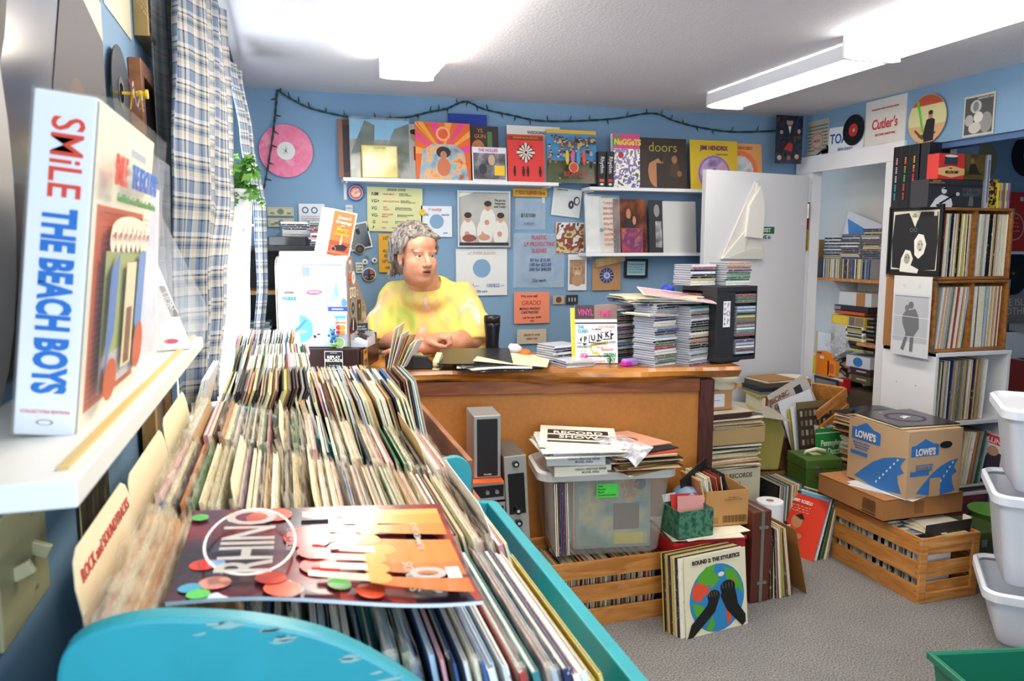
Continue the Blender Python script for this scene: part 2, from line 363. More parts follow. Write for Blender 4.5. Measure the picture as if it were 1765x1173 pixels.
# closet door frame and open door
struct('trim_2', MB().box((XR-.018, 4.22, 0), (XR, 4.33, 2.0), WHITE).box((XR-.018, 3.46, 0), (XR, 3.57, 2.0), WHITE).box((XR-.022, 3.44, 1.985), (XR, 4.35, 2.09), WHITE).box((XR-.002, 4.205, 0), (XR+.07, 4.24, 2.0), WHITE).box((XR-.002, 3.55, 0), (XR+.07, 3.565, 2.0), WHITE), .004)
dr_a = math.atan2(4.02-4.20, 2.36-3.20)
d = struct('door_1', MB().box((0, -.018, .02), (.855, .018, 1.965), M('#d9d9dd', .45, name='door_paint')), .003, (3.20, 4.20, 0), (0, 0, dr_a))
part('hinge', MB().cyl((-.004, .02, 1.70), .008, .09, M('#b9b7b0', .3, .9)).cyl((-.004, .02, .25), .008, .09, M('#b9b7b0', .3, .9)), d)
part('door_knob', MB().lathe([(.004, 0), (.026, .004), (.014, .02), (.028, .045), (.022, .065), (.002, .07)], M('#b79a5a', .3, .9), T=Matrix.Translation((.80, .018, .95)) @ Matrix.Rotation(R(-90), 4, 'X')), d)
# window in the left wall
wn = struct('window_1', MB().box((XL-.06, w0, wz0), (XL-.05, w1, wz1), plastic('window_glass', '#f4f8ff', .12, .05, 0)))
wf = MB()
for y0, y1, z0, z1 in ((w0-.06, w0+.03, wz0-.06, wz1+.06), (w1-.03, w1+.06, wz0-.06, wz1+.06), (w0, w1, wz0-.06, wz0+.03), (w0, w1, wz1-.03, wz1+.06), (w0, w1, 1.50, 1.54)):
    wf.box((XL-.07, y0, z0), (XL+.012, y1, z1), WHITE)
part('window_frame', wf, wn, .003)
# outlet of the daylight: nothing but sky outside
# ------------------------------------------------------------------ ceiling lamps
def strip_lamp(label, x0, x1, y0, y1, zb, side_metal=False, grp='fluorescent ceiling lamps'):
    o = thing('ceiling_lamp', label, 'ceiling lamp', ((x0+x1)/2, (y0+y1)/2, ZC), group=grp)
    wd, ln = (x1-x0)/2, (y1-y0)/2; h = ZC-zb
    wm = M('#e4e6ec', .4, name='lamp_enamel')
    part('housing', MB().prism([(-wd*.55, 0), (wd*.55, 0), (wd*.75, -h*.42), (-wd*.75, -h*.42)], -ln, ln, wm), o)
    part('end_cap', MB().prism([(-wd, 0), (wd, 0), (wd, -h), (wd*.7, -h*1.06), (-wd*.7, -h*1.06), (-wd, -h)], ln-.002, ln+.012, wm), o)
    part('end_cap', MB().prism([(-wd, 0), (wd, 0), (wd, -h), (wd*.7, -h*1.06), (-wd*.7, -h*1.06), (-wd, -h)], -ln-.012, -ln+.002, wm), o)
    prof = [(-wd*.98, -h*.42), (-wd*.98, -h*.85), (-wd*.6, -h), (wd*.6, -h), (wd*.98, -h*.85), (wd*.98, -h*.42)]
    if side_metal:
        part('reflector', MB().box((-wd, -ln, -h*.86), (-wd+.004, ln, -h*.1), wm).box((wd-.004, -ln, -h*.86), (wd, ln, -h*.1), wm), o)
        prof = [(-wd*.94, -h*.45), (-wd*.94, -h*.86), (-wd*.6, -h), (wd*.6, -h), (wd*.94, -h*.86), (wd*.94, -h*.45)]
    part('diffuser', MB().prism(prof, -ln+.003, ln-.003, LAMP2 if x0 < 1 else LAMP), o)
LAMP2 = emat('#fff4e4', 21, 'bright_lamp_diffuser')
LAMP = emat('#fff8ee', 13, 'lit_lamp_diffuser')
strip_lamp('lit strip lamp on the ceiling above the counter, left of the two rows', .44, .68, 2.30, 3.52, 2.262)
strip_lamp('lit strip lamp on the ceiling towards the closet, farther of the right row', 2.24, 2.46, 2.68, 3.80, 2.272, True)
strip_lamp('lit strip lamp at the upper right corner of the photo, nearer of the right row', 2.16, 2.42, 1.42, 2.64, 2.262)
strip_lamp('lit strip lamp over the record bin, above the top edge of the photo', .44, .68, .7, 1.95, 2.262)

# ------------------------------------------------------------------ the counter
CO = Vector((-.10, 3.295, 0)); CA = math.atan2(-.294, 1.426)
def cpt(u, v, z=0):   # counter frame → room
    return Vector((CO.x+u*math.cos(CA)-v*math.sin(CA), CO.y+u*math.sin(CA)+v*math.cos(CA), z))
cnt = thing('shop_counter', 'long wooden shop counter with a live-edge slab top and a brown panel front', 'counter', CO, (0, 0, CA))
SLAB = wood('#733a14', '#cd8836', 3.2, (1, 5, 6), .35, 'live_edge_wood', '#2c1608', .25)
n = 60; fe = []; rr = random.Random(4)
for i in range(n+1):
    u = -.05+2.10*i/n; fe.append((u, .006*math.sin(u*7)+.004*math.sin(u*19)+rr.uniform(-.002, .002)))
mb = MB(); vs = []; dep = .52
for u, v in fe:
    bt = .060+.012*math.sin(u*5+1)+.004*math.sin(u*23)
    vs += [(u, v+.006, 1.0), (u, v-.004, .985), (u, v+.002+.012*math.sin(u*6+2), .965), (u, v+.03, 1.0-bt), (u, dep, 1.0-.055), (u, dep, 1.0)]
fs = []
for i in range(n):
    for k in range(6): fs.append((i*6+k, i*6+(k+1) % 6, (i+1)*6+(k+1) % 6, (i+1)*6+k))
fs += [(5, 4, 3, 2, 1, 0), tuple(n*6+k for k in range(6))]
mb.add(vs, fs, SLAB); part('countertop', mb, cnt)
PANEL = M('#b8762f', .5, noise=.22, nscale=55, name='hardboard_panel')
part('front_panel', MB().box((.0, .062, .0), (1.88, .08, .90), PANEL), cnt)
part('apron_board', MB().box((.0, .045, .885), (1.88, .065, .945), wood('#7d4420', '#a9652f', 4, (1, 6, 6), .4, 'apron_wood')), cnt, .003)
DKW = wood('#3f1d15', '#5d2c20', 5, (6, 6, 1), .4, 'dark_post_wood')
part('corner_post', MB().box((1.88, .04, 0), (1.945, .10, .94), DKW), cnt, .004)
part('end_panel', MB().box((1.88, .10, 0), (1.90, .48, .94), DKW), cnt)
part('back_post', MB().box((.0, .46, 0), (.04, .50, .94), DKW), cnt)
part('back_post', MB().box((1.4, .46, 0), (1.44, .50, .94), DKW), cnt)

# ------------------------------------------------------------------ records: one jacket shape, copied
def jacket_mesh(t, h=.315, d_=.313, name='jacket'):
    mb = MB(); b = .0009
    mb.box((-t/2, -d_/2, 0), (-t/2+b, d_/2, h), OCS).box((t/2-b, -d_/2, 0), (t/2, d_/2, h), OCS)
    mb.box((-t/2+b, -d_/2+.0005, 0), (t/2-b, -d_/2+.003, h-.0005), OCS)
    mb.box((-t/2+b, -d_/2+.004, .002), (t/2-b, d_/2-.003, h-.0025), M('#e9e4d6', .7))
    return mb.mesh(name)
def poly_mesh(seed, t, h=.315, d_=.313):
    rr = random.Random(seed); mb = MB(); nx, nz = 9, 2; vs = []
    # crumpled open top of a bag: two wavy flaps standing above the jacket
    for s_ in (-1, 1):
        base = len(mb.v); pts = []
        for i in range(nx):
            y = -d_/2-.004+(d_+.008)*i/(nx-1)
            top = h+.012+rr.uniform(-.006, .012)
            pts.append([(s_*t/2, y, h*.35), (s_*(t/2+rr.uniform(0, .002)), y, h-.01), (s_*t/2*rr.uniform(-.4, 1.3), y+rr.uniform(-.004, .004), top)])
        v = [p for c in pts for p in c]; f = []
        for i in range(nx-1):
            for k in range(2): f.append((i*3+k, (i+1)*3+k, (i+1)*3+k+1, i*3+k+1))
        mb.add(v, f, POLY)
    mb.add([(-t/2, -d_/2-.003, .002), (t/2, -d_/2-.003, .002), (t/2, -d_/2-.003, h+.008), (-t/2, -d_/2-.003, h+.008)], [(0, 1, 2, 3)], POLY)
    return mb.mesh('poly_bag')
JM = {}
def jm(t, h=.315, d_=.313):
    k = (round(t, 4), h, d_)
    if k not in JM: JM[k] = jacket_mesh(t, h, d_)
    return JM[k]
PM = [poly_mesh(i, .0085) for i in range(6)]
PMS = [poly_mesh(i+20, .0065, .185, .185) for i in range(4)]
STUFF = MB()
def record_row(x0, x1, y0, zf, lean, place, group, n=None, pal=None, bag=.0, h=.315, d_=.313, th=(.0035, .004, .005, .007), jit=.008, zj=.006, kind='record', name='record_sleeve', seed=1, frm='from the left', leanj=1.2, axis='x', yaw=0, stuff=False, cat='record'):
    """records standing on edge between x0 and x1 (feet), fronts at y0; each one an object"""
    rr = random.Random(seed); n = n or int((x1-x0)/.0075); out = []
    pal = pal or ['cream']*4+['white']*2+['tan', 'grey', 'ivory', 'brown', 'black', 'blue', 'red', 'olive']
    for i in range(n):
        f = (i+.5)/n; x = x0+(x1-x0)*f; t = rr.choice(th); t = min(t, (x1-x0)/n*.9)
        t = max(.002, round(t*2000)/2000)
        c = rr.choice(pal); z = zf(x) if callable(zf) else zf; a = lean(f) if callable(lean) else lean
        yy = y0+d_/2+rr.uniform(0, jit)
        if axis == 'y': loc = (y0+d_/2+rr.uniform(0, jit), x, z+rr.uniform(0, zj))
        else: loc = (x, yy, z+rr.uniform(0, zj))
        if stuff:
            Rm = Matrix.Rotation(R(a+rr.uniform(-leanj, leanj)), 4, 'Y'); Rz = Matrix.Rotation(yaw+(PI/2 if axis == 'y' else 0), 4, 'Z')
            T = Matrix.Translation(loc) @ Rz @ Rm; q = M(CN[c], .6, noise=.25, nscale=90)
            STUFF.box((-t/2, -d_/2, 0), (-t/2+.001, d_/2, h), q, T).box((t/2-.001, -d_/2, 0), (t/2, d_/2, h), q, T).box((-t/2+.001, -d_/2, 0), (t/2-.001, d_/2-.004, h-.002), q, T); continue
        o = link(name, jm(t, h, d_), None, loc, (0, R(a+rr.uniform(-leanj, leanj)), 0 if axis == 'x' else PI/2))
        if yaw: o.rotation_euler = (Matrix.Rotation(yaw, 4, 'Z') @ Matrix.Rotation(R(a+rr.uniform(-leanj, leanj)), 4, 'Y')).to_euler()
        lc = lin(CN[c]); v = rr.uniform(.82, 1.15); o.color = (min(1, lc[0]*v), min(1, lc[1]*v), min(1, lc[2]*v), 1)
        tag(o, '%s %s, %s %s, %s' % (c, kind, nth(i+1), frm, place), cat, group)
        if rr.random() < bag:
            ms = PM if h > .25 else PMS
            b_ = link('plastic_sleeve', rr.choice(ms), o); b_.scale = (min(1.2, (x1-x0)/n/.0085), 1, h/(.315 if h > .25 else .185))
        out.append(o)
    return out

# ------------------------------------------------------------------ the teal bin with three rows
bn = thing('record_bin', 'worn teal painted record bin with a curved side panel, nearest the camera', 'record bin', (.12, .60, 0))
def O(p): return (p[0]-.12, p[1]-.60, p[2])
def bx(mb, a, b, m): mb.box(O(a), O(b), m)
def sidep(dz, rnd=0):
    P = [(-.165, .25), (-.172, 1.17), (-.168, 1.215), (-.152, 1.235), (-.115, 1.243), (-.07, 1.238), (-.02, 1.226), (.03, 1.205), (.085, 1.165), (.14, 1.11), (.20, 1.045), (.26, .99), (.33, .95), (.40, .93), (.465, .925), (.47, .25)]
    if rnd: P = [(-.19, .25), (-.19, 1.17), (-.17, 1.182), (-.08, 1.178), (.0, 1.14), (.1, 1.08), (.2, 1.03), (.30, 1.02), (.36, 1.035), (.39, 1.028), (.408, 1.0), (.412, .93), (.47, .915), (.47, .25)]
    n = len(P)-2; out = [P[0]]
    for i in range(1, n):
        a, b, c, d_ = P[max(i-1, 1)], P[i], P[i+1], P[min(i+2, n)]
        for k in range(5): f = k/5; out.append(tuple(.5*(2*b[j]+(c[j]-a[j])*f+(2*a[j]-5*b[j]+4*c[j]-d_[j])*f*f+(3*b[j]-a[j]-3*c[j]+d_[j])*f**3) for j in (0, 1)))
    return [(x-.12, z) for x, z in out+P[n:]]
part('side_panel', MB().prism(sidep(0), 0, .022, TEAL), bn, .004, label='curved teal side panel nearest the camera, scuffed along its top')
rr = random.Random(8); mb = MB(); SPF = sidep(0)
for i in range(16):
    x, z = SPF[rr.randint(20, len(SPF)-20)]; a = rr.uniform(.002, .011); zz = z-rr.uniform(.003, .016)
    mb.add([(x+a*math.cos(t)*(1+.4*math.sin(3*t+i)), -.0006, zz+a*.22*math.sin(t)*(1+.4*math.cos(2*t+i))) for t in [2*PI*k/9 for k in range(9)]], [tuple(range(9))], '#8fb4b0')
part('worn_patches', mb, bn)
part('side_panel', MB().prism(sidep(0, 1), 1.10, 1.12, TEAL), bn, .004)
mb = MB(); bx(mb, (.445, .622, .25), (.47, 1.70, .92), TEAL); part('front_rail', mb, bn, .003)
mb = MB(); bx(mb, (-.19, .622, .25), (-.175, 1.70, 1.15), TEAL); part('back_panel', mb, bn)
fz = lambda x: .893-.20*(x+.14)
mb = MB(); q = MB()
mb.prism([(-.175-.12, fz(-.175)-.003), (.445-.12, fz(.445)-.003), (.445-.12, fz(.445)-.02), (-.175-.12, fz(-.175)-.02)], .022, 1.10, TEAL); part('bin_floor', mb, bn)
for yy in (1.012, 1.352):
    mb = MB(); mb.prism([(-.175-.12, fz(-.175)), (.445-.12, fz(.445)), (.425-.12, .905), (.25, .98), (-.175-.12, 1.10)], yy-.60-.008, yy-.60, TEAL); part('divider', mb, bn)
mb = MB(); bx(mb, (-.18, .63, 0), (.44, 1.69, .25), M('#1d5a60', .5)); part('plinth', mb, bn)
def lean1(f): return -7-9*f
cols1 = ['white']*3+['pale blue']*4+['blue']*2+['navy', 'black', 'yellow', 'red', 'teal', 'ivory', 'pink', 'grey', 'purple']
record_row(-.125, -.01, .655, fz, lean1, 'in the nearest bin row by the wall', 'records in the nearest bin row', n=15, pal=['cream', 'ivory', 'white', 'tan', 'orange', 'black'], bag=.9, seed=3, jit=.012)
record_row(-.005, .385, .655, fz, lean1, 'in the nearest bin row under the magazine', 'records in the nearest bin row', n=42, pal=cols1, bag=.2, seed=4, jit=.012)
cols2 = ['cream']*6+['ivory']*5+['white']*3+['tan']*2+['grey']*2+['brown', 'black', 'blue', 'red', 'green', 'pink', 'purple', 'olive', 'navy', 'orange', 'black']
record_row(-.13, .385, 1.018, fz, lean1, 'in the middle row of the teal bin', 'records in the middle bin row', n=54, pal=cols2, bag=.62, seed=5, jit=.012)
record_row(-.135, .38, 1.362, lambda x: fz(x)+.004, lean1, 'in the far row of the teal bin', 'records in the far bin row', n=52, pal=cols2, bag=.62, seed=8, jit=.012)
# section cards standing up between the records
def divider_card(label, x, y, z, lean, w_=.31, h_=.345, col='#efe3bf', txt=None, tc='#c44a4a', sz=.02, turn=-PI/2):
    mb = MB().prism([(-w_/2, 0), (w_/2, 0), (w_/2, h_-.03), (w_/2-.012, h_-.008), (w_/2-.03, h_), (-w_/2+.03, h_), (-w_/2+.012, h_-.008), (-w_/2, h_-.03)], -.0006, .0006, col)
    o = solo('divider_card', mb, label, 'divider card', (x, y, z), (0, 0, 0), 'section cards in the record bins')
    o.rotation_euler = (Matrix.Rotation(R(lean), 4, 'Y') @ Matrix.Rotation(turn, 4, 'Z')).to_euler()
    if txt:
        L_ = letter(o, txt, 0, h_-.028, sz, tc, off=.0016)
    return o
divider_card('cream section card lettered in red, leaning on the left end of the nearest row', -.145, .895, .90, -9, w_=.27, h_=.34, txt='ROCK and SOUNDTRACKS', sz=.019, turn=PI/2)
divider_card('blank cream section card at the left end of the middle row', -.150, 1.20, .90, -9, h_=.33)
divider_card('blank cream section card at the left end of the far row', -.152, 1.52, .905, -9, h_=.33)
divider_card('cream section card standing up left of the middle of the middle row', -.01, 1.18, .875, -11)
divider_card('cream section card standing up in the middle of the middle row', .10, 1.17, .852, -12)
divider_card('tan section card standing high at the right of the far row', .325, 1.53, .812, -15, col='#d6b483', h_=.36)
divider_card('white section card standing high at the right end of the middle row', .36, 1.20, .80, -15, col='#e9e9ee', h_=.35)
divider_card('cream section card left of the middle of the far row', .05, 1.52, .865, -11)
# the magazine on the nearest row
mg = thing('magazine', 'glossy dark magazine lying on the nearest records, with white circle lettering and red lights', 'magazine', (.035, .835, 1.199), (0, 0, 0))
c0, c1, c2, c3 = (W(285, 1043, z=1.215), W(832, 1028, z=1.180), W(758, 868, z=1.180), W(335, 880, z=1.225))
mgc = (c0+c1+c2+c3)/4; mg.location = mgc
ux = (c1-c0); vy = (c3-c0)
nx, ny = 14, 8
def mgp(u, v, dz=0):
    p = c0*(1-u)*(1-v)+c1*u*(1-v)+c2*u*v+c3*(1-u)*v-mgc
    return (p.x, p.y, p.z+dz+.006*math.sin(u*5+.5)*(1-v)-.004*math.sin(v*3))
mb = MB(); vs = []; fs = []
for L_ in range(2):
    for j in range(ny+1):
        for i in range(nx+1): vs.append(mgp(i/nx, j/ny, -.0035*L_))
NN = (nx+1)*(ny+1)
for j in range(ny):
    for i in range(nx):
        a = j*(nx+1)+i; fs.append((a, a+1, a+nx+2, a+nx+1)); fs.append((NN+a, NN+a+nx+1, NN+a+nx+2, NN+a+1))
for i in range(nx): fs.append((i, NN+i, NN+i+1, i+1)); k = ny*(nx+1)+i; fs.append((k, k+1, NN+k+1, NN+k))
for j in range(ny): a = j*(nx+1); fs.append((a, a+nx+1, NN+a+nx+1, NN+a)); a += nx; fs.append((a, NN+a, NN+a+nx+1, a+nx+1))
mb.add(vs, fs, '#dfe2ee'); part('pages', mb, mg)
def mag_layer(shapes, name):
    """printed shapes that follow the curve of the cover"""
    mb = MB(); k = 0
    for poly, m in shapes:
        k += 1; bm = bmesh.new(); bm.faces.new([bm.verts.new((u, v, 0)) for u, v in poly])
        bmesh.ops.triangulate(bm, faces=bm.faces[:])
        for _ in range(2): bmesh.ops.subdivide_edges(bm, edges=bm.edges[:], cuts=1, use_grid_fill=True)
        bm.verts.index_update()
        mb.add([mgp(v.co.x, v.co.y, .0005+.00025*k) for v in bm.verts], [[v.index for v in f.verts] for f in bm.faces], m); bm.free()
    return part(name, mb, mg)
glossy = lambda c: M(c, .18)
sh = [([(0, 0), (1, 0), (1, 1), (0, 1)], mottle(['#2a2440', '#241a2c', '#571a2a', '#7c2026', '#3a2038'], 7, .18, 1, name='dark_cover_print'))]
sh += [([(.52, 0), (1, 0), (1, 1), (.52, 1)], mottle(['#8e2a22', '#7b2a2c', '#b0402a', '#5b2a40', '#a96a6a'], 9, .18, 2, name='warm_cover_print'))]
def C2(x, y, r, col, k=1.35): return (circ(x, y, r, r*k, 18), glossy(col))
for a in ((.08, .35, .045, '#e8402e'), (.12, .36, .028, '#8fb6e0'), (.13, .14, .05, '#e89a86'), (.06, .1, .035, '#4aa6c4'), (.09, .03, .035, '#5fd05a'), (.42, .62, .09, '#c02a2a'), (.46, .3, .07, '#d83a34'),
          (.30, .9, .06, '#d85a3a'), (.24, .86, .05, '#e06a4a'), (.34, .05, .06, '#e8603a'), (.52, .12, .04, '#5fd05a'), (.03, .88, .03, '#55a848'), (.55, .93, .03, '#c8443a'), (.30, .15, .05, '#c8402e'), (.44, .44, .06, '#d23030'), (.62, .06, .05, '#d85030')):
    sh.append(C2(*a))
rr = random.Random(5)
for v0, tip, L_ in ((.86, .40, .16), (.76, .50, .12), (.66, .46, .16), (.55, .44, .17), (.43, .53, .13), (.33, .44, .18), (.22, .46, .16), (.12, .42, .2)):
    sl = rr.uniform(-.03, .03)
    sh.append(([(tip+L_, v0-.035+sl), (.97, v0-.10+sl*2), (.97, v0+.03+sl*2), (tip+L_, v0+.04+sl)], glossy(rr.choice(['#e59a3c', '#d8862f', '#eaae52', '#c9742c']))))
    sh.append((circ(tip+L_+.03, v0, .05, .055, 16), glossy('#e8a74c')))
    sh.append(([(tip, v0-.028), (tip+L_, v0-.034+sl*.5), (tip+L_, v0+.034+sl*.5), (tip, v0+.028)], glossy(rr.choice(['#f2cfae', '#f6ddc8', '#efc39a']))))
    sh.append(([(tip, v0-.027), (tip+.035, v0-.03), (tip+.035, v0+.03), (tip, v0+.027)], glossy('#f6e9e4')))
mag_layer(sh, 'cover_print')
a, b = circ(.225, .50, .155, .40, 44), circ(.225, .50, .146, .378, 44)
ringv = [mgp(u, v, .011) for u, v in a+b]; mb = MB(); mb.add(ringv, [(i, (i+1) % 44, 44+(i+1) % 44, 44+i) for i in range(44)], '#f2efe9'); part('white_circle', mb, mg)
def mag_text(s, u, v, size, rot=PI/2, col='#f4f1ea', sx=1, bold=.01):
    me = text_mesh(s, size, col, bold=bold, sx=sx).copy(); o = link('lettering', me, mg)
    for vt in me.vertices:
        x, y = vt.co.x*math.cos(rot)-vt.co.y*math.sin(rot), vt.co.x*math.sin(rot)+vt.co.y*math.cos(rot)
        vt.co = Vector(mgp(u+x/ux.length, v+y/vy.length, .0115))
mag_text('RHINO', .225, .5, .070, sx=.74, bold=.02); mag_text('1978 + 2013', .36, .5, .011)
mag_text('SUMMER 2013', .84, .55, .010); mag_text('SOUNDS', .77, .15, .015); mag_text('40', .84, .12, .05, bold=.03)
mb = MB(); mb.add([mgp(.90, .02, .012), mgp(.95, .02, .012), mgp(.95, .22, .012), mgp(.90, .22, .012)], [(0, 1, 2, 3)], '#f0eef0'); part('address_label', mb, mg)
# ------------------------------------------------------------------ the brown record cabinet behind the teal bin
BRW = wood('#7a4528', '#a2653e', 5, (6, 1, 6), .45, 'cabinet_wood')
cb = thing('record_cabinet', 'brown wooden cabinet carrying the upper record rows in front of the counter', 'cabinet', (.05, 2.4, 0))
def Q(p): return (p[0]-.05, p[1]-2.4, p[2])
zt = .915
mb = MB(); mb.box(Q((-.27, 1.735, 0)), Q((.44, 3.08, zt-.02)), BRW); part('body', mb, cb, .004)
mb = MB(); mb.box(Q((-.27, 1.735, zt-.02)), Q((.44, 3.08, zt)), BRW); part('top_board', mb, cb)
mb = MB(); mb.box(Q((.405, 1.735, zt)), Q((.42, 3.02, zt+.10)), BRW); part('side_rail', mb, cb, .002)
pdark = ['black']*4+['brown']*3+['tan']*3+['cream']*3+['olive']*3+['grey']*3+['pale blue', 'yellow', 'orange']
record_row(-.232, -.045, 1.79, zt+.0, 20, 'in the tall leaning dark row behind the teal bin', 'tall leaning records behind the teal bin', n=34, stuff=True, pal=pdark, h=.288, seed=12, bag=.35, zj=.016)
record_row(-.262, -.238, 1.80, zt+.005, 14, 'in the pair of white jackets by the curtain', 'white jackets by the curtain', n=3, pal=['white'], h=.315, seed=14, zj=.0, th=(.006,))
pr = ['cream']*6+['tan']*3+['white']*3+['brown', 'grey', 'grey', 'pale blue', 'black', 'pink', 'ivory', 'olive']
record_row(.075, .345, 1.765, lambda x: zt, lambda f: -14-2*f, 'in the short front row behind the far bin row', 'records in the front cabinet row', n=38, pal=pr, h=.26, d_=.26, seed=15, stuff=True)
record_row(.10, .385, 2.045, zt, lambda f: -16+6*f, 'in the second cabinet row in front of the cash drawer', 'records in the second cabinet row', n=40, pal=pr+['grey', 'pale blue', 'white', 'blue'], h=.245, seed=16, stuff=True, d_=.262)
record_row(.10, .33, 2.325, zt, lambda f: -16, 'in the third cabinet row in front of the cash drawer', 'records in the third cabinet row', n=32, pal=pr+['grey', 'tan'], h=.218, seed=17, stuff=True, d_=.24)
ps = ['white']*6+['cream']*3+['pale blue', 'pink', 'black', 'tan', 'grey', 'ivory', 'ivory']
record_row(-.20, -.02, 2.13, zt, 17, 'in the white row behind the tall dark row', 'records in the white cabinet row', n=24, pal=ps, h=.295, seed=18, stuff=True, d_=.27)
record_row(-.22, .0, 2.42, zt, 15, 'in the fourth cabinet row left of the cash drawer', 'records in the fourth cabinet row', n=28, pal=ps+['green', 'yellow', 'brown'], h=.285, seed=19, stuff=True, d_=.285)
record_row(-.25, -.03, 2.74, zt, 14, 'in the farthest cabinet row beside the cash register', 'records in the farthest cabinet row', n=28, pal=ps+['tan', 'grey'], h=.30, seed=20, stuff=True, d_=.285)
divider_card('tall white paper card standing in the rows left of the cash register', -.10, 2.57, zt, 8, w_=.16, h_=.33, col='#f2f2f2')
# framed panel standing between cabinet and curtain
fb = thing('wooden_panel', 'worn light wooden frame standing against the curtain left of the tall records', 'frame', (-.272, 1.80, .93), (0, 0, 0))
FW_ = wood('#a97a3e', '#cfa564', 6, (4, 4, 1), .6, 'worn_frame_wood')
part('frame_rail', MB().box((-.018, -.10, 0), (.008, -.075, .30), FW_).box((-.018, -.10, .275), (.008, .16, .30), FW_).box((-.018, .135, 0), (.008, .16, .30), FW_).box((-.018, -.10, 0), (.008, .16, .025), FW_), fb)
part('backing', MB().box((-.012, -.08, .02), (-.006, .14, .28), '#8a7a68'), fb)

# ------------------------------------------------------------------ left wall: shelf, box sets, pictures
sz = 1.349
ls = thing('wall_shelf', 'white painted wall shelf at the left carrying the box sets', 'shelf', (XL, 1.15, sz))
part('shelf_board', MB().box((0, -.53, -.022), (.148, .42, 0), M('#ecebe2', .45, noise=.04, nscale=20)), ls, .002)
part('edge_strip', MB().box((.128, -.50, 0), (.136, .42, .0035), '#d9b978'), ls)
part('shelf_bracket', MB().box((0, .25, -.13), (.012, .275, -.022), WHITE).box((0, .25, -.034), (.12, .275, -.022), WHITE), ls)
# big white box set
LT = 6
bs = thing('box_set', 'large white box set with red and blue lettering on its spine', 'box set', (-.213, .772, sz+.001), (R(0), R(0), 0))
bsr = Matrix.Rotation(R(7), 4, 'Y'); bs.rotation_euler = bsr.to_euler()
part('box_body', MB().box((-.025, 0, 0), (.025, .305, .306), M('#e8ebf0', .35, name='white_card')), bs, .002)
SP = [('S\nM\nI\nL\nE', 0)]
o = letter(bs, 'SMiLE', .002, .250, .037, '#e0472f', rot=-PI/2, off=.0008, bold=.009, sx=.79)
o = letter(bs, 'THE BEACH BOYS', .0, .122, .036, '#1f74c8', rot=-PI/2, off=.0008, bold=.045, sx=.575)
o = letter(bs, 'COLLECTORS EDITION', 0, .022, .0038, '#e0705c', off=.0008)
lg = part('oval_emblem', art_mb([('e', .5, .5, .5, .5, '#777a80'), ('e', .5, .5, .38, .38, '#eceef2')], .014, .005, off=.0008), bs, loc=(0, 0, .010))
# cover faces +X
cvr = part('front_cover', art_mb([('r', .0, .0, 1, 1, '#efe8d0'), ('r', .06, .055, .86, .70, '#d2622f')] +
    [('l', [(.06, .055+.0215*i), (.86, .055+.0215*i)], .0025, '#7c2f18') for i in range(1, 30)] +
    [('r', .12, .10, .80, .56, '#a8b070'), ('r', .12, .10, .80, .22, '#c9c4c6'), ('e', .5, .63, .33, .05, '#f3e9cf')] +
    [('e', .2+.085*i, .60, .045, .045, '#f6edd6') for i in range(8)] + [('p', [(.18+.085*i, .62), (.22+.085*i, .62), (.20+.085*i, .59)], '#b03a3a') for i in range(8)] +
    [('r', .40, .15, .58, .52, '#e9dcb4'), ('r', .44, .16, .54, .36, '#8b5a30'), ('p', [(.14, .5), (.26, .56), (.24, .3), (.12, .16)], '#5f86c4'), ('p', [(.62, .55), (.76, .56), (.74, .16), (.60, .3)], '#6f94cc'), ('e', .22, .14, .10, .07, '#d2622f'), ('e', .70, .20, .10, .09, '#d2622f'), ('r', .3, .82+.055, .58, .90+.0, '#b9bcc8')], .303, .304),
    bs, loc=(.0254, .1525, .001), rot=(0, 0, PI/2))
q_ = thing
letter(cvr, 'SMiLE', -.100, .246, .038, '#e0472f', off=.013, bold=.03, sx=.62)
letter(cvr, 'THE BEACH BOYS', .033, .246, .033, '#2b6cc4', off=.013, bold=.03, sx=.60)
letter(cvr, 'Good Vibrations\u00b7Good Vibrations\u00b7Good Vibrations', 0, .222, .012, '#5f9c58', off=.013, bold=.01, sx=.9)
part('shrink_wrap', MB().box((-.0262, -.0012, 0), (.0385+.002, .3065, .3075), plastic('shrink_wrap', '#ffffff', .07, .06, .0)), bs)
# second white box and bagged pyramid box
b2 = thing('box_set', 'flat white box in a crinkled clear plastic bag behind the large white box set', 'box set', (-.222, 1.09, sz+.001), (0, R(4), 0))
part('box_body', MB().box((-.024, 0, 0), (.024, .22, .26), M('#dcdde0', .4)), b2, .002)
part('front_cover', art_mb([('r', 0, 0, 1, 1, '#e6e6e2'), ('r', .1, .06, .95, .95, mottle(['#d8dce2', '#c7d8e6', '#e4c9cf', '#eef0f2'], 18, .3))], .218, .258), b2, loc=(.0246, .11, 0), rot=(0, 0, PI/2))
BAGM = plastic('crinkled_bag', '#eef1f6', .16, .06, .35, 14)
mb = MB().prism([(-.03, 0), (.032, 0), (.046, .05), (.04, .20), (.036, .30), (-.02, .33), (-.032, .30)], -.012, .245, BAGM)
part('plastic_bag', mb, b2)
b3 = thing('pyramid_box', 'white triangular box in a clear plastic bag at the far end of the wall shelf', 'box', (-.212, 1.385, sz+.002), (0, 0, R(8)))
mb = MB().add([(-.06, -.045, 0), (.06, -.02, 0), (.05, .09, 0), (-.06, .09, 0), (-.005, .03, .20)], [(0, 3, 2, 1), (0, 1, 4), (1, 2, 4), (2, 3, 4), (3, 0, 4)], M('#e9e6de', .4)); part('box_body', mb, b3, .001)
lf = MB()
mb = MB().add([(.030, -.029, .055), (.042, -.027, .055), (.022, -.012, .105), (.014, -.014, .105)], [(0, 1, 2, 3)], '#6b5b48'); part('label_stripe', mb, b3)
letter(b3, 'LION', .026, .08, .014, '#efe8dc', rot=R(-70), off=.024)
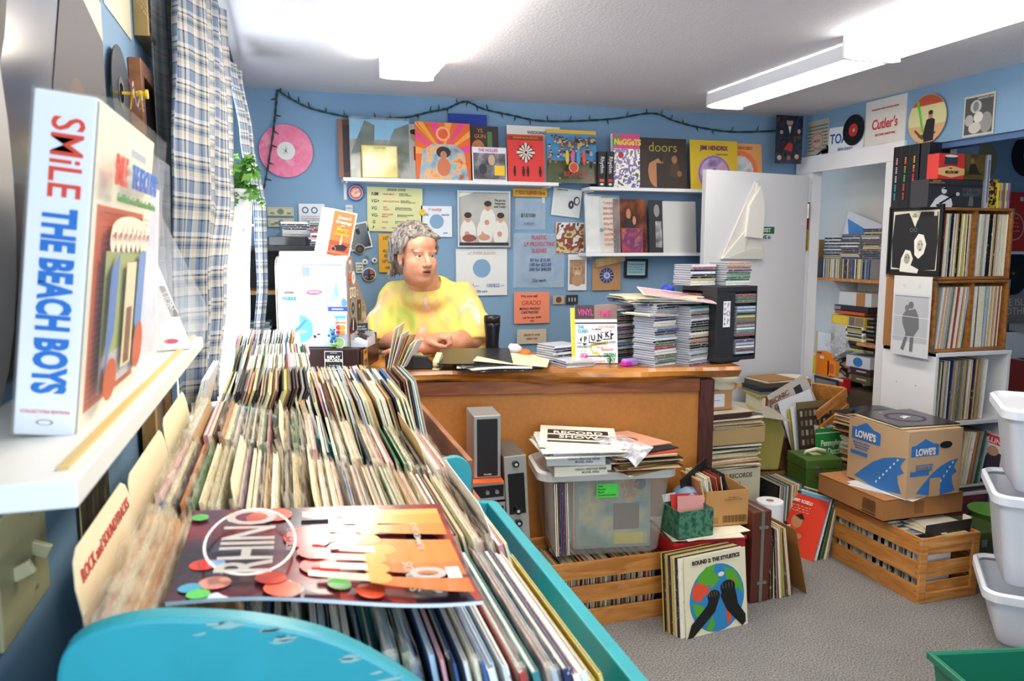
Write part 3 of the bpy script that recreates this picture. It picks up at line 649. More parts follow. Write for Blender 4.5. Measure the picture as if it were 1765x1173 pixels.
part('emblem', art_mb([('e', .2, .5, .18, .5, '#c8546a'), ('e', .8, .5, .18, .5, '#c8546a')], .06, .008, off=.042), b3, loc=(.01, 0, .012))
mb = MB().add([(-.07, -.06, 0), (.075, -.035, 0), (.07, .11, .0), (-.07, .11, 0), (-.05, -.01, .27), (.0, .0, .28), (-.02, .07, .27), (.09, -.02, .06), (.085, .1, .05)], [(0, 1, 5, 4), (1, 7, 5), (7, 8, 6, 5), (8, 2, 6), (2, 3, 6), (3, 0, 4, 6), (1, 2, 8, 7), (4, 5, 6)], BAGM); part('plastic_bag', mb, b3)
# pictures on the left wall (x = XL), facing the room
def lwall(name, label, cat, y0, y1, z0, z1, base, items=(), texts=(), t=.006, frame=None, tilt=0, **k):
    o = cover(name, label, cat, (XL+t+.001, (y0+y1)/2, z0), (0, 0, PI/2), y1-y0, z1-z0, base, items, texts, t, **k)
    if frame:
        fm, fw, ft = frame; w_, h_ = y1-y0, z1-z0
        part('frame', MB().box((-w_/2-fw, -ft, -fw), (-w_/2, t, h_+fw), fm).box((w_/2, -ft, -fw), (w_/2+fw, t, h_+fw), fm).box((-w_/2, -ft, -fw), (w_/2, t, 0), fm).box((-w_/2, -ft, h_), (w_/2, t, h_+fw), fm), o, .002)
    return o
lwall('poster', 'large black and white portrait poster under shiny plastic at the upper left', 'poster', .55, 1.57, 1.37, 2.30, '#6c6a70',
      [('r', 0, 0, 1, 1, mottle(['#1f1e24', '#333138', '#5c5a60', '#8a8784'], 3.2, .15, 1)), ('e', .30, .25, .17, .30, '#a8a5a2'), ('e', .26, .52, .24, .24, '#202026'), ('e', .24, .34, .045, .016, '#1b1b20'), ('e', .39, .34, .04, .016, '#1b1b20'), ('p', [(.28, .14), (.38, .14), (.36, .12), (.30, .12)], '#4a4547'),
       ('p', [(.62, 0), (1, 0), (1, .75), (.78, .66), (.66, .4)], '#3a383f'), ('e', .80, .20, .11, .24, '#57403a'), ('p', [(.45, .7), (1, .55), (1, .62), (.5, .78)], '#c9c4b4')], t=.003)
lwall('paper_sheet', 'yellowed typed sheet pinned high on the left wall', 'paper', 1.63, 1.90, 1.965, 2.30, '#e6dec2', scribble(.08, .08, .92, .92, 16, '#8b8577', .006, 3), t=.001)
r45 = thing('single_record', 'black single hung on a yellow pin with tangled wire on the left wall', 'record', (XL+.012, 1.68, 1.815), (0, PI/2, 0))
def disc(parent, r, lab, lr, hole, th=.002, vin='#17171a', groove=True, name='vinyl'):
    n = 56; mb = MB(); vs = []
    for z in (-th/2, th/2):
        for q in (r, hole): vs += [(q*math.cos(2*PI*i/n), q*math.sin(2*PI*i/n), z) for i in range(n)]
    fs = []
    for i in range(n):
        j = (i+1) % n; fs += [(i, j, 3*n+j if False else n+j, n+i), (2*n+i, 3*n+i, 3*n+j, 2*n+j), (i, 2*n+i, 2*n+j, j), (n+i, n+j, 3*n+j, 3*n+i)]
    mb.add(vs, fs, M(vin, .22) if isinstance(vin, str) else vin); part(name, mb, parent)
    mb = MB(); vs = []
    for z in (-th/2-.0006, th/2+.0006):
        for q in (lr, hole): vs += [(q*math.cos(2*PI*i/n), q*math.sin(2*PI*i/n), z) for i in range(n)]
    mb.add(vs, [(i, (i+1) % n, n+(i+1) % n, n+i) for i in range(n)]+[(2*n+i, 3*n+i, 3*n+(i+1) % n, 2*n+(i+1) % n) for i in range(n)], lab); part('centre_label', mb, parent)
disc(r45, .088, '#3c3a34', .030, .019)
part('push_pin', MB().cyl((0, 0, .002), .003, .03, '#e9c227').lathe([(.009, 0), (.009, .004), (.005, .006), (.005, .02), (.009, .024), (.009, .028)], '#e9c227', (0, 0, .02), 14), r45)
rr = random.Random(2); mb = MB()
for i, c in enumerate(('#e2c13c', '#7a5aa0', '#d8d4c8')): mb.tube([(rr.uniform(-.03, .03), rr.uniform(-.03, .02), .012+.004*k+rr.uniform(0, .006)) for k in range(7)], .0012, c, 5)
part('wire_tangle', mb, r45)
lwall('framed_picture', 'dark picture in a brown wooden frame on the left wall behind the box set', 'picture', 1.87, 2.14, 1.52, 1.885, '#2b2326', [('r', 0, 0, 1, 1, mottle(['#1f1b1e', '#3a2522', '#6a3a2c'], 9, .15))], t=.01, frame=(wood('#6b3f20', '#94592e', 6, (3, 3, 3), .35, 'brown_frame_wood'), .033, .016))
lwall('framed_picture', 'picture in a gold and black frame at the top of the left wall', 'picture', 1.95, 2.13, 2.00, 2.31, '#4a4a4c', [('r', 0, 0, 1, 1, mottle(['#2f3033', '#54565a', '#8a8f92'], 7, .1))], t=.01, frame=(M('#9c8355', .35, .5), .014, .022))
sw = thing('light_switch', 'beige light switch plate low on the left wall under the shelf', 'switch', (XL, .965, 1.165))
part('switch_plate', MB().box((0, -.085, -.07), (.006, .085, .07), M('#b9b48a', .45)), sw, .003)
part('toggle', MB().cbox((.013, .03, .0), (.022, .010, .016), M('#d5cfa8', .4), (0, R(25), 0)), sw, .002)
part('toggle', MB().cbox((.013, -.035, .0), (.022, .010, .016), M('#d5cfa8', .4), (0, R(-25), 0)), sw, .002)
part('screw', MB().cyl((.005, .03, .045), .003, .003, '#8f8b70', 'x', 10).cyl((.005, .03, -.045), .003, .003, '#8f8b70', 'x', 10), sw)
lwall('poster', 'narrow dark photo print low on the left wall beneath the shelf', 'poster', 1.21, 1.41, 1.00, 1.29, '#2c2a26', [('r', .05, .0, 1, 1, mottle(['#23211e', '#4b4436', '#8c8062'], 16, .3, stretch=(3, 1, 1))), ('r', 0, 0, .05, 1, '#b5a984')], t=.002)
# light string hanging down at the left edge
def cable(name, label, pts, r=.0022, col='#12574f', cat='string lights', bulbs=(), group=None, twist=True):
    o = thing(name, label, cat, pts[0], group=group); p0 = Vector(pts[0]); P = [Vector(p)-p0 for p in pts]
    def cr(t):
        k = min(int(t), len(P)-2); f = t-k; a, b, c, d_ = P[max(k-1, 0)], P[k], P[k+1], P[min(k+2, len(P)-1)]
        return .5*((2*b)+(c-a)*f+(2*a-5*b+4*c-d_)*f*f+(-a+3*b-3*c+d_)*f**3)
    N = (len(P)-1)*10
    for s_ in ((0, PI) if twist else (0,)):
        q = []
        for i in range(N+1):
            p = cr(i*(len(P)-1)/N); q.append(p+Vector((math.cos(i*.9+s_), 0, math.sin(i*.9+s_)))*r*.8 if twist else p)
        part('wire', MB().tube(q, r, M(col, .5), 6), o, smooth=True)
    for t, dv, bc in bulbs:
        p = cr(t); dv = Vector(dv).normalized(); 
        part('bulb', MB().tube([p, p+dv*.018], .0042, M(col, .5), 8).tube([p+dv*.018, p+dv*.024, p+dv*.036], [.0036, .0034, .0006], M(bc, .2), 8), o)
    return o
cable('string_lights', 'dark green string of unlit fairy lights hanging down at the left edge of the photo', [(-.285, .74, 1.62), (-.275, .70, 1.50), (-.262, .655, 1.40), (-.25, .64, 1.30), (-.255, .68, 1.20), (-.235, .70, 1.13), (-.225, .70, 1.04), (-.235, .66, .96)], .0028, '#175a52',
      bulbs=[(.6, (.9, .2, .1), '#8a3550'), (2.6, (1, .1, -.1), '#2f8f6a'), (4.3, (-1, .1, .1), '#175a52'), (6.0, (1, -.1, .4), '#8a3550')])
# ------------------------------------------------------------------ curtains, plant, rod at the window
def plaid(name, base, l1, l2, dark, alpha=1, thr=0):
    m = bpy.data.materials.new(name); m.use_nodes = True; nt = m.node_tree; b = nt.nodes['Principled BSDF']; b.inputs['Roughness'].default_value = .8
    uv = nt.nodes.new('ShaderNodeUVMap'); sp = nt.nodes.new('ShaderNodeSeparateXYZ'); nt.links.new(uv.outputs[0], sp.inputs[0]); outs = []
    for ax, k in ((0, 15.0), (1, 11.5)):
        mm = nt.nodes.new('ShaderNodeMath'); mm.operation = 'MULTIPLY'; mm.inputs[1].default_value = k; nt.links.new(sp.outputs[ax], mm.inputs[0])
        fr_ = nt.nodes.new('ShaderNodeMath'); fr_.operation = 'FRACT'; nt.links.new(mm.outputs[0], fr_.inputs[0])
        r = nt.nodes.new('ShaderNodeValToRGB'); r.color_ramp.interpolation = 'CONSTANT'
        st = [(0, base), (.16, dark), (.20, l1), (.30, l2), (.42, base), (.50, dark), (.54, base), (.62, l2), (.70, dark), (.75, l1), (.86, base)]
        while len(r.color_ramp.elements) < len(st): r.color_ramp.elements.new(.5)
        for i, (p, c) in enumerate(st): r.color_ramp.elements[i].position = p; r.color_ramp.elements[i].color = lin(c)
        nt.links.new(fr_.outputs[0], r.inputs[0]); outs.append(r)
    mx = nt.nodes.new('ShaderNodeMix'); mx.data_type = 'RGBA'; mx.inputs[0].default_value = .5
    nt.links.new(outs[0].outputs[0], mx.inputs[6]); nt.links.new(outs[1].outputs[0], mx.inputs[7]); nt.links.new(mx.outputs[2], b.inputs['Base Color'])
    if thr:
        tr = nt.nodes.new('ShaderNodeBsdfTranslucent'); nt.links.new(mx.outputs[2], tr.inputs[0]); ms = nt.nodes.new('ShaderNodeMixShader'); ms.inputs[0].default_value = thr
        nt.links.new(b.outputs[0], ms.inputs[1]); nt.links.new(tr.outputs[0], ms.inputs[2]); nt.links.new(ms.outputs[0], nt.nodes['Material Output'].inputs[0])
    return m
def drape(name, label, mat, left, right, zs, pleats, amp, group=None, width=.6, n=90, cat='curtain', seed=1):
    """cloth between two edge lines given at the heights zs, gathered into pleats"""
    rr = random.Random(seed); me = bpy.data.meshes.new(name); vs = []; fs = []; uvs = []
    m = 40
    def ip(L_, t):
        k = min(int(t*(len(L_)-1)), len(L_)-2); f = t*(len(L_)-1)-k; f = f*f*(3-2*f); a, b = Vector(L_[k]), Vector(L_[k+1]); return a*(1-f)+b*f
    ph = [rr.uniform(-.3, .3) for _ in range(8)]
    z0 = zs[0]; z1 = zs[-1]
    for j in range(m+1):
        t = j/m; a, b = ip(left, t), ip(right, t); z = z0+(z1-z0)*t; d_ = b-a; nn = Vector((-d_.y, d_.x)).normalized()
        for i in range(n+1):
            s_ = i/n; p = a+d_*s_; o = amp*(.75+.25*math.sin(s_*9+1))*math.sin(2*PI*pleats*s_+ph[0]+.5*math.sin(t*3+s_*4))+amp*.3*math.sin(2*PI*pleats*2.3*s_+t*2)
            vs.append((p.x+nn.x*o, p.y+nn.y*o, z)); uvs.append((s_*width, z))
    for j in range(m):
        for i in range(n): a = j*(n+1)+i; fs.append((a, a+1, a+n+2, a+n+1))
    me.from_pydata(vs, [], fs); me.materials.append(mat); ul = me.uv_layers.new(name='UVMap')
    for l in me.loops: ul.data[l.index].uv = uvs[l.vertex_index]
    me.polygons.foreach_set('use_smooth', [True]*len(fs))
    o = link(name, me); tag(o, label, cat, group); sd = o.modifiers.new('cloth', 'SOLIDIFY'); sd.thickness = .0012; return o
PL = plaid('blue_white_plaid', '#70849f', '#cdd0d2', '#cbc0a8', '#1a2644', thr=.2)
PG = plaid('grey_plaid', '#8f9194', '#a3a3a1', '#aaa8a2', '#77797c', thr=.15)
drape('curtain', 'blue and white plaid curtain hanging in folds nearest the box sets', PL, [(-.20, 2.10), (-.19, 1.92), (-.19, 1.80), (-.21, 1.85), (-.22, 1.9)], [(-.17, 2.75), (-.17, 2.85), (-.175, 2.85), (-.19, 2.5), (-.205, 2.2)], [2.27, 1.12], 4, .027, 'window curtains', .75, seed=2)
drape('curtain', 'blue and white plaid curtain swept into the room beside the pink record', PL, [(-.17, 3.30), (-.135, 3.32), (-.098, 3.38), (-.10, 3.42), (-.125, 3.42)], [(-.14, 3.60), (-.10, 3.50), (-.062, 3.45), (-.064, 3.46), (-.09, 3.48)], [2.25, 1.10], 2.5, .012, 'window curtains', .45, seed=5)
drape('curtain', 'dim grey plaid curtain at the wall side of the window', PG, [(-.265, 1.99), (-.262, 1.99)], [(-.245, 2.40), (-.245, 2.36)], [2.30, 1.30], 3, .010, 'window curtains', .5, seed=7)
SHEER = bpy.data.materials.new('white_sheer'); SHEER.use_nodes = True; nt = SHEER.node_tree; b = nt.nodes['Principled BSDF']; b.inputs['Base Color'].default_value = lin('#f4f6fa')
tr = nt.nodes.new('ShaderNodeBsdfTranslucent'); tr.inputs[0].default_value = lin('#f4f6fa'); ms = nt.nodes.new('ShaderNodeMixShader'); ms.inputs[0].default_value = .6
nt.links.new(b.outputs[0], ms.inputs[1]); nt.links.new(tr.outputs[0], ms.inputs[2]); nt.links.new(ms.outputs[0], nt.nodes['Material Output'].inputs[0])
drape('sheer_curtain', 'bright white sheer curtain between the two plaid curtains', SHEER, [(-.16, 2.85), (-.19, 2.45), (-.222, 1.98)], [(-.122, 3.36), (-.135, 3.2), (-.15, 2.95)], [1.74, .93], 4, .012, None, .6, seed=9)
solo('curtain_rod', MB().tube([(-.175, 1.75, 2.285), (-.175, 3.72, 2.285)], .008, M('#2a2622', .4)).lathe([(.002, 0), (.014, .006), (.014, .016), (.002, .024)], M('#2a2622', .4), T=Matrix.Translation((-.175, 3.715, 2.285)) @ Matrix.Rotation(R(-90), 4, 'X')).box((-.30, 3.60, 2.27), (-.17, 3.615, 2.30), '#2a2622').box((-.30, 1.9, 2.27), (-.17, 1.915, 2.30), '#2a2622'), 'dark iron curtain rod over the left window', 'curtain rod')
# ivy in a white pot on the sill
iv = thing('potted_ivy', 'green ivy in a white pot standing at the bright window', 'plant', (-.135, 2.86, 1.60))
part('pot', MB().lathe([(.028, 0), (.034, .02), (.043, .10), (.047, .105), (.047, .118), (.041, .118), (.04, .10), (.001, .098)], M('#e8e6e2', .4)), iv, smooth=True)
rr = random.Random(6); mb = MB(); st = MB()
LG = [M(c, .45) for c in ('#4f8f3a', '#6fae4c', '#3c7432', '#86bf5c')]
for s_ in range(16):
    a = rr.uniform(0, 2*PI); L_ = rr.uniform(.04, .085); up = rr.uniform(.02, .13); pts = []
    for k in range(7):
        t = k/6; pts.append(Vector((math.cos(a)*L_*t, math.sin(a)*L_*t, .10+up*math.sin(t*2.4)-.05*t*t*(1 if up < .07 else 0))))
    st.tube(pts, .0012, '#5d7a3c', 5)
    for p in pts[1:]:
        for _ in range(2):
            s2 = rr.uniform(.013, .024); T = Matrix.Translation(p+Vector((rr.uniform(-.01, .01), rr.uniform(-.01, .01), rr.uniform(-.006, .01)))) @ Euler((rr.uniform(-1.2, 1.2), rr.uniform(-1, 1), rr.uniform(0, 6))).to_matrix().to_4x4()
            lf = [(0, -.6), (.45, -.75), (.55, -.2), (1, .1), (.5, .3), (0, 1.1), (-.5, .3), (-1, .1), (-.55, -.2), (-.45, -.75)]
            mb.add([(x*s2, y*s2, .12*s2*abs(x)) for x, y in lf], [tuple(range(10))], rr.choice(LG), T)
part('leaves', mb, iv); part('stems', st, iv)
solo('plant_stand', MB().lathe([(.05, 0), (.05, .01), (.012, .03), (.012, .655), (.045, .665), (.045, .672)], WHITE, n=20), 'slim white plant stand under the ivy at the window', 'plant stand', (-.135, 2.86, .927), smooth=False)

# ------------------------------------------------------------------ shelves on the back wall
def wshelf(label, x0, x1, z, bk, y0=4.235):
    o = thing('wall_shelf', label, 'shelf', ((x0+x1)/2, YB, z), group='white shelves on the back wall'); h = (x1-x0)/2
    part('shelf_board', MB().box((-h, y0-YB, -.020), (h, 0, 0), WHITE), o, .002)
    for b in bk:
        part('shelf_bracket', MB().box((b-(x0+x1)/2-.008, -.004, -.11), (b-(x0+x1)/2+.008, 0, -.02), M('#dcdad0', .4)).box((b-(x0+x1)/2-.004, -.12, -.028), (b-(x0+x1)/2+.004, 0, -.02), M('#dcdad0', .4)), o)
    return o
Z1, Z2, Z3 = 1.888, 1.870, 1.484
wshelf('long white wall shelf of display records at the upper left of the back wall', .325, 1.545, Z1, (.345, 1.50))
wshelf('upper white wall shelf of display records behind the open door', 1.74, 2.75, Z2, (1.77,))
wshelf('lower white wall shelf of display records behind the open door', 1.72, 2.75, Z3, (1.76,))
def disp(name, label, px0, px1, ytop, zb, base, items=(), texts=(), y=4.27, lean=6, t=.004, **k):
    a, b = W(px0, ytop+40, y=y), W(px1, ytop+40, y=y); zt_ = W((px0+px1)/2, ytop, y=y+.02).z
    return cover(name, label, 'record' if 'cat' not in k else k.pop('cat'), ((a.x+b.x)/2, y, zb+.001), (R(-lean), 0, 0), b.x-a.x, (zt_-zb)/math.cos(R(lean)), base, items, texts, t, **k)
G1 = 'display records on the upper left shelf'; G2 = 'display records on the upper right shelf'; G3 = 'display records on the lower right shelf'
disp('album_cover', 'dark brown edged record at the left end of the upper left shelf', 583, 606, 205, Z1, '#4a3028', [('r', .0, 0, .35, 1, '#8a5c48'), ('r', .4, .1, 1, .9, '#2d2226')], y=4.30, group=G1)
disp('album_cover', 'record with green trees and pale road under plastic, second on the upper left shelf', 604, 706, 206, Z1, '#7d8b86', [('r', 0, .62, 1, 1, '#6fb0d0'), ('r', 0, .0, 1, .66, mottle(['#39442e', '#566048', '#8d8c74', '#a6a086'], 11, .2)), ('p', [(.3, 0), (.9, 0), (.56, .55), (.5, .55)], '#9a988e'), ('p', [(0, .4), (.25, .98), (.42, .9), (.4, .5)], '#3d4a2c'), ('p', [(.6, .5), (.75, .85), (1, .95), (1, .45)], '#46522f')], y=4.275, group=G1, film=True)
disp('booklet', 'small gold glossy square sleeve in front of the tree record', 624, 686, 251, Z1, '#c9b45c', [('r', .03, .03, .97, .97, mottle(['#b79c3c', '#e5d88a', '#fbf6d0'], 7, .15))], [('COLLECTION', .5, .92, .06, '#5b4a1c')], y=4.245, group=G1, cat='booklet')
disp('album_cover', 'pale record showing a figure in a red tie, mostly behind the orange one', 703, 745, 214, Z1, '#cfd0cc', [('e', .3, .78, .16, .09, '#c89a80'), ('e', .3, .86, .18, .05, '#2a2220'), ('r', .25, .35, .36, .6, '#b03a3a')], y=4.30, group=G1)
rays = [('r', 0, 0, 1, 1, '#e2652a')]+[('p', [(.5, .45), (.5+math.cos(a)*1.0, .45+math.sin(a)*1.0), (.5+math.cos(a+.13)*1.0, .45+math.sin(a+.13)*1.0)], c) for a, c in [(i*.27+.05, ('#e8418a', '#f0a040')[i % 2]) for i in range(12)]]
rays = [r if r[0] != 'p' else ('p', [(min(1, max(0, x)), min(1, max(0, y))) for x, y in r[1]], r[2]) for r in rays]
disp('album_cover', 'bright orange and pink psychedelic record on the upper left shelf', 717, 812, 211, Z1, '#e2652a', rays+[('c', .5, .80, .13, '#f0a880'), ('c', .5, .80, .09, '#e2552a'), ('p', [(.05, 0), (.12, .5), (.3, .62), (.7, .62), (.88, .5), (.95, 0)], mottle(['#c8402a', '#e8b070', '#7ab0c8', '#b0583c'], 16, .3)), ('e', .5, .48, .13, .10, '#2c1c18'), ('e', .5, .43, .06, .07, '#b8785a'), ('e', .5, .22, .12, .16, '#c8734a')], y=4.255, group=G1)
disp('album_cover', 'deep blue record standing behind, above the dark ones on the upper left shelf', 775, 842, 196, Z1, '#1f3a9a', [('r', 0, 0, 1, .75, mottle(['#d8703a', '#2840a0', '#7a3a5a'], 8, .2))], y=4.32, group=G1)
disp('album_cover', 'dark record lettered in orange behind the small mauve-lettered one', 806, 861, 217, Z1, '#3a3230', [('e', .35, .55, .22, .2, '#c87a3c'), ('c', .28, .6, .06, '#2a2220'), ('c', .48, .6, .06, '#2a2220'), ('r', .65, .3, .8, .9, '#5a7a4c')], [("YS\nGUN", .42, .86, .10, '#e08a2c')], y=4.29, group=G1)
disp('album_cover', 'small record with mauve lettering and a yellow sticker on the upper left shelf', 815, 874, 254, Z1, '#e6e2e6', [('r', .03, .04, .97, .82, mottle(['#2a2a2e', '#6a6a70', '#a8a4a8'], 14, .3)), ('e', .3, .34, .12, .16, '#3a3640'), ('e', .56, .62, .10, .16, '#c8a890'), ('r', .64, .16, .94, .46, '#f0c02c')], [('THE HOLLIES', .46, .90, .13, '#b04a90', {'bold': .02, 'sx': .8})], y=4.24, group=G1)
disp('album_cover', 'white record lettered in black behind the red one', 876, 968, 217, Z1, '#e4e0d8', [], [('WEDDING', .56, .88, .075, '#2a2a2a', {'bold': .01})], y=4.30, group=G1)
disp('album_cover', 'red record with a black and white diamond emblem on the upper left shelf', 876, 939, 232, Z1, '#dc3c3a', [('r', .02, .88, .98, .97, '#8c3a2a'), ('p', [(.5, .84), (.76, .62), (.5, .40), (.24, .62)], '#e8d8cc')]+[('p', [(.5, .62), (.5+.24*math.cos(a), .62+.2*math.sin(a)), (.5+.24*math.cos(a+.16), .62+.2*math.sin(a+.16))], '#241c1e') for a in [i*PI/6+.18 for i in range(12)]]+[('c', .5, .62, .055, '#e8d8cc'), ('c', .5, .62, .035, '#241c1e')]+
     [q for x in (.18, .42, .54, .88) for q in (('e', x, .31, .022, .022, '#2a1a1c'), ('e', x, .22, .035, .08, '#2a1a1c'), ('r', x-.02, .11, x+.02, .2, '#2a1a1c'))], [('MAXIMUM ROCK AND SOUL', .5, .925, .055, '#e8b03c', {'sx': .8})], y=4.25, group=G1)
rr = random.Random(3); ppl = []
for i in range(70):
    x, y_ = rr.uniform(.03, .97), .84-.5*rr.random()**1.3
    ppl.append(('e', x, y_, .022, .03, rr.choice(['#d8b090', '#c89a78', '#e0c0a0', '#8a6a50']))); ppl.append(('e', x, y_+.02, .024, .016, rr.choice(['#2a2220', '#4a3828', '#8c7448'])))
    if i % 2: ppl.append(('e', x, y_-.05, .035, .035, rr.choice(['#7a3a3a', '#3c4a7a', '#c8a83c', '#5a7a4a', '#b0b0b0', '#2c2c34'])))
disp('album_cover', 'record crowded with many small colourful figures on the upper left shelf', 944, 1030, 224, Z1, '#4a90c4', [('r', 0, .93, 1, 1, '#e2b43a'), ('r', 0, 0, 1, .42, mottle(['#2c3a1e', '#43522a', '#6a3a30'], 14, .3))]+ppl+
     [('e', x, .46, .035, .14, c) for x, c in ((.36, '#d8c030'), (.47, '#d860a0'), (.58, '#4a9ad0'), (.69, '#d84a30'))]+[('c', .48, .27, .10, '#d8a860'), ('c', .48, .27, .08, '#c84a3a')], [('BEATLES', .52, .14, .13, '#a83030', {'bold': .02}), ('\u2605', .2, .06, .05, '#e0c040')], y=4.262, group=G1, edge=None)
for k, (a, b, c_) in enumerate(((1031, 1044, '#d8562c'), (1046, 1058, '#c83030'))):
    disp('box_set', 'black box set with white upright lettering, %s of the pair on the upper right shelf' % ('left' if k == 0 else 'right'), a, b, 262, Z2, '#1c1b20', [('r', .2, .14, .8, .22, c_), ('e', .5, .07, .25, .035, '#cfcfd4')], [('Masterworks', .5, .62, .13, '#f0f0f2', {'bold': .02, 'sx': .9}) if 0 else ('Rhythm', .5, .62, .17, '#f0f0f2', {'sx': .9})], lean=0, y=4.24, t=.12, group='pair of black box sets', cat='box set')
for o in [o for o in C.objects if o.name.startswith('lettering') and o.parent and o.parent.get('group') == 'pair of black box sets']: o.rotation_euler = (Matrix.Rotation(-PI/2, 4, 'Y') @ Matrix.Rotation(PI, 4, 'Y') @ Matrix.Rotation(PI/2, 4, 'X')).to_euler()
disp('box_set', 'multicoloured splattered box beside the black box sets on the upper right shelf', 1057, 1104, 231, Z2, '#e8e4dc', [('r', 0, 0, 1, 1, mottle(['#3a5a3a', '#e8e4dc', '#6a5a9a', '#e8e0d8', '#4a4a52'], 22, .3, interp='CONSTANT')), ('r', 0, .72, 1, 1, '#d84a8a'), ('p', [(0, .9), (.3, 1), (.2, .8), (0, .75)], '#3a9a4a'), ('e', .3, .6, .1, .06, '#b8323c')], [('NuGGeTS', .54, .84, .15, '#f0d040', {'bold': .05, 'sx': .85})], lean=3, y=4.25, t=.03, group=G2, cat='box set')
disp('album_cover', 'dark brown record with one large face and yellow lettering on the upper right shelf', 1103, 1186, 238, Z2, '#33261f', [('e', .36, .34, .17, .32, '#b07850'), ('p', [(.18, .7), (.5, .72), (.48, .5), (.4, .6), (.22, .5), (.12, .2)], '#2a1c16'), ('r', .36, 0, .56, .5, '#2b1f1a'), ('e', .74, .58, .06, .08, '#9a6844'), ('p', [(.66, .5), (.82, .5), (.84, .2), (.64, .25)], '#4a3426'), ('e', .84, .3, .05, .06, '#8a5c3c')], [('doors', .50, .81, .27, '#a8a040', {'bold': -.005})], y=4.26, group=G2)
disp('album_cover', 'mustard yellow record with a purple round picture on the upper right shelf', 1192, 1274, 242, Z2, '#cfae28', [('c', .5, .32, .34, '#8a6ab0'), ('c', .5, .32, .30, mottle(['#5a3a7a', '#b8a0c8', '#c87a4a'], 9, .3)), ('e', .36, .3, .08, .1, '#e8882c'), ('e', .62, .3, .08, .1, '#e8882c'), ('e', .5, .34, .07, .09, '#7a4a38')], [('JIMI HENDRIX', .5, .84, .13, '#6a2a5a', {'bold': .03, 'sx': .8}), ('experience', .66, .72, .06, '#6a2a5a')], y=4.255, group=G2)
disp('album_cover', 'orange record with a pale round picture behind the mustard one', 1240, 1316, 247, Z2, '#e0a060', [('c', .5, .42, .4, '#e8784a'), ('c', .5, .42, .30, mottle(['#8ab0c8', '#d8d4d0', '#a8687a'], 10, .3))], [('LIVE IN CONCERT', .45, .9, .09, '#c8502c', {'bold': .02})], y=4.29, group=G2)
for px0, px1, yt, base, items, tx, lab, yy in (
    (1011, 1039, 338, '#dcdcda', [('c', 1, .4, .12, '#2a2a2c')], [], 'plain white record at the left end of the lower right shelf', 4.27),
    (1036, 1066, 341, '#e2d6c2', scribble(.2, .1, .8, .95, 9, '#c86a4a', .03, 5), [], 'cream record with pale red writing on the lower right shelf', 4.275),
    (1060, 1117, 343, '#3a2620', [('r', 0, 0, 1, 1, mottle(['#2c1c18', '#5a2e1e', '#9a5a30'], 8, .2)), ('e', .45, .72, .07, .10, '#b87a54'), ('p', [(.3, .2), (.4, .65), (.6, .6), (.62, .2)], '#1c1614'), ('e', .62, .6, .05, .08, '#c08660')], [], 'dark brown record of two figures on the lower right shelf', 4.265),
    (1121, 1148, 345, '#26262a', [('e', .5, .8, .18, .12, '#8a8a8c'), ('r', .4, .1, .8, .6, mottle(['#2c2c30', '#8a8a8c', '#c8c8c8'], 20, .3))], [], 'black and white record beside the plain grey one on the lower right shelf', 4.265),
    (1145, 1202, 347, '#c9c9c6', [], [], 'plain pale grey record at the right of the lower right shelf', 4.26)):
    disp('album_cover', lab, px0, px1, yt, Z3, base, items, tx, y=yy, group=G3, film=px0 < 1040)
disp('cd_case', 'small red and orange disc case standing before the dark brown record', 1072, 1109, 393, Z3, '#8a3040', [('r', .04, .04, .96, .96, mottle(['#c8503a', '#6a3a6a', '#d88a3a'], 14, .15))], [('MAD', .5, .62, .16, '#2a3a8a')], lean=8, y=4.243, cat='disc case')

# ------------------------------------------------------------------ things pinned to the back wall
def wdisc(name, label, cat, cx, cy, rpx, plane_y=4.36, x=None, r=None, lab='#e4e0d8', lr=.3, hole=.0035, vin='#17171a', group=None):
    p = W(cx, cy, y=plane_y) if x is None else W(cx, cy, x=x)
    if r is None: r = (W(cx+rpx, cy, y=plane_y).x-p.x) if x is None else abs(W(cx, cy+rpx, x=x).z-p.z)
    o = thing(name, label, cat, p, (PI/2, 0, 0) if x is None else (PI/2, 0, -PI/2 if x > 0 else PI/2), group); disc(o, r, lab, r*lr, hole, .0022, vin); return o
PINK = mottle(['#d84a78', '#e8769a', '#e2638c', '#f0a0b8'], 9, .25, 4, name='pink_marbled_vinyl')
pk = wdisc('vinyl_record', 'pink marbled record hung on the blue back wall beside the curtain', 'record', 493, 260, 46, lab='#dcdcd8', lr=.34, vin=PINK)
part('scrawl', art_mb([('l', [(.30, .62), (.62, .36)], .02, '#3a3a42'), ('l', [(.32, .34), (.58, .66)], .02, '#3a3a42'), ('l', [(.44, .3), (.5, .7)], .02, '#3a3a42')], .09, .09, z0=-.045, off=.0022), pk, rot=(-PI/2, 0, 0))
pts = [(478, 155), (475, 190), (470, 235), (462, 285), (455, 325)]
cable('string_lights', 'dark green string of fairy lights hanging down over the pink record', [W(a, b, y=4.355-.03*(i > 1)) for i, (a, b) in enumerate(pts)], .0035, '#173a34', bulbs=[(t, (s_, -.3, dz), c) for t, s_, dz, c in ((.5, -1, -.3, '#7a2a30'), (1.2, 1, -.2, '#1f3a60'), (1.8, 1, -.6, '#2a5a3a'), (2.3, 1, -.4, '#7a2a30'), (2.9, 1, -.3, '#8a6a20'), (3.5, 1, -.3, '#1f3a60'))])
pts = [(478, 155), (505, 172), (540, 188), (600, 201), (650, 204), (700, 202), (740, 193), (770, 187), (802, 175), (835, 188), (880, 198), (930, 208), (1000, 208), (1060, 204), (1125, 195), (1162, 208), (1205, 219), (1265, 227), (1345, 225)]
bl = []; rr = random.Random(9)
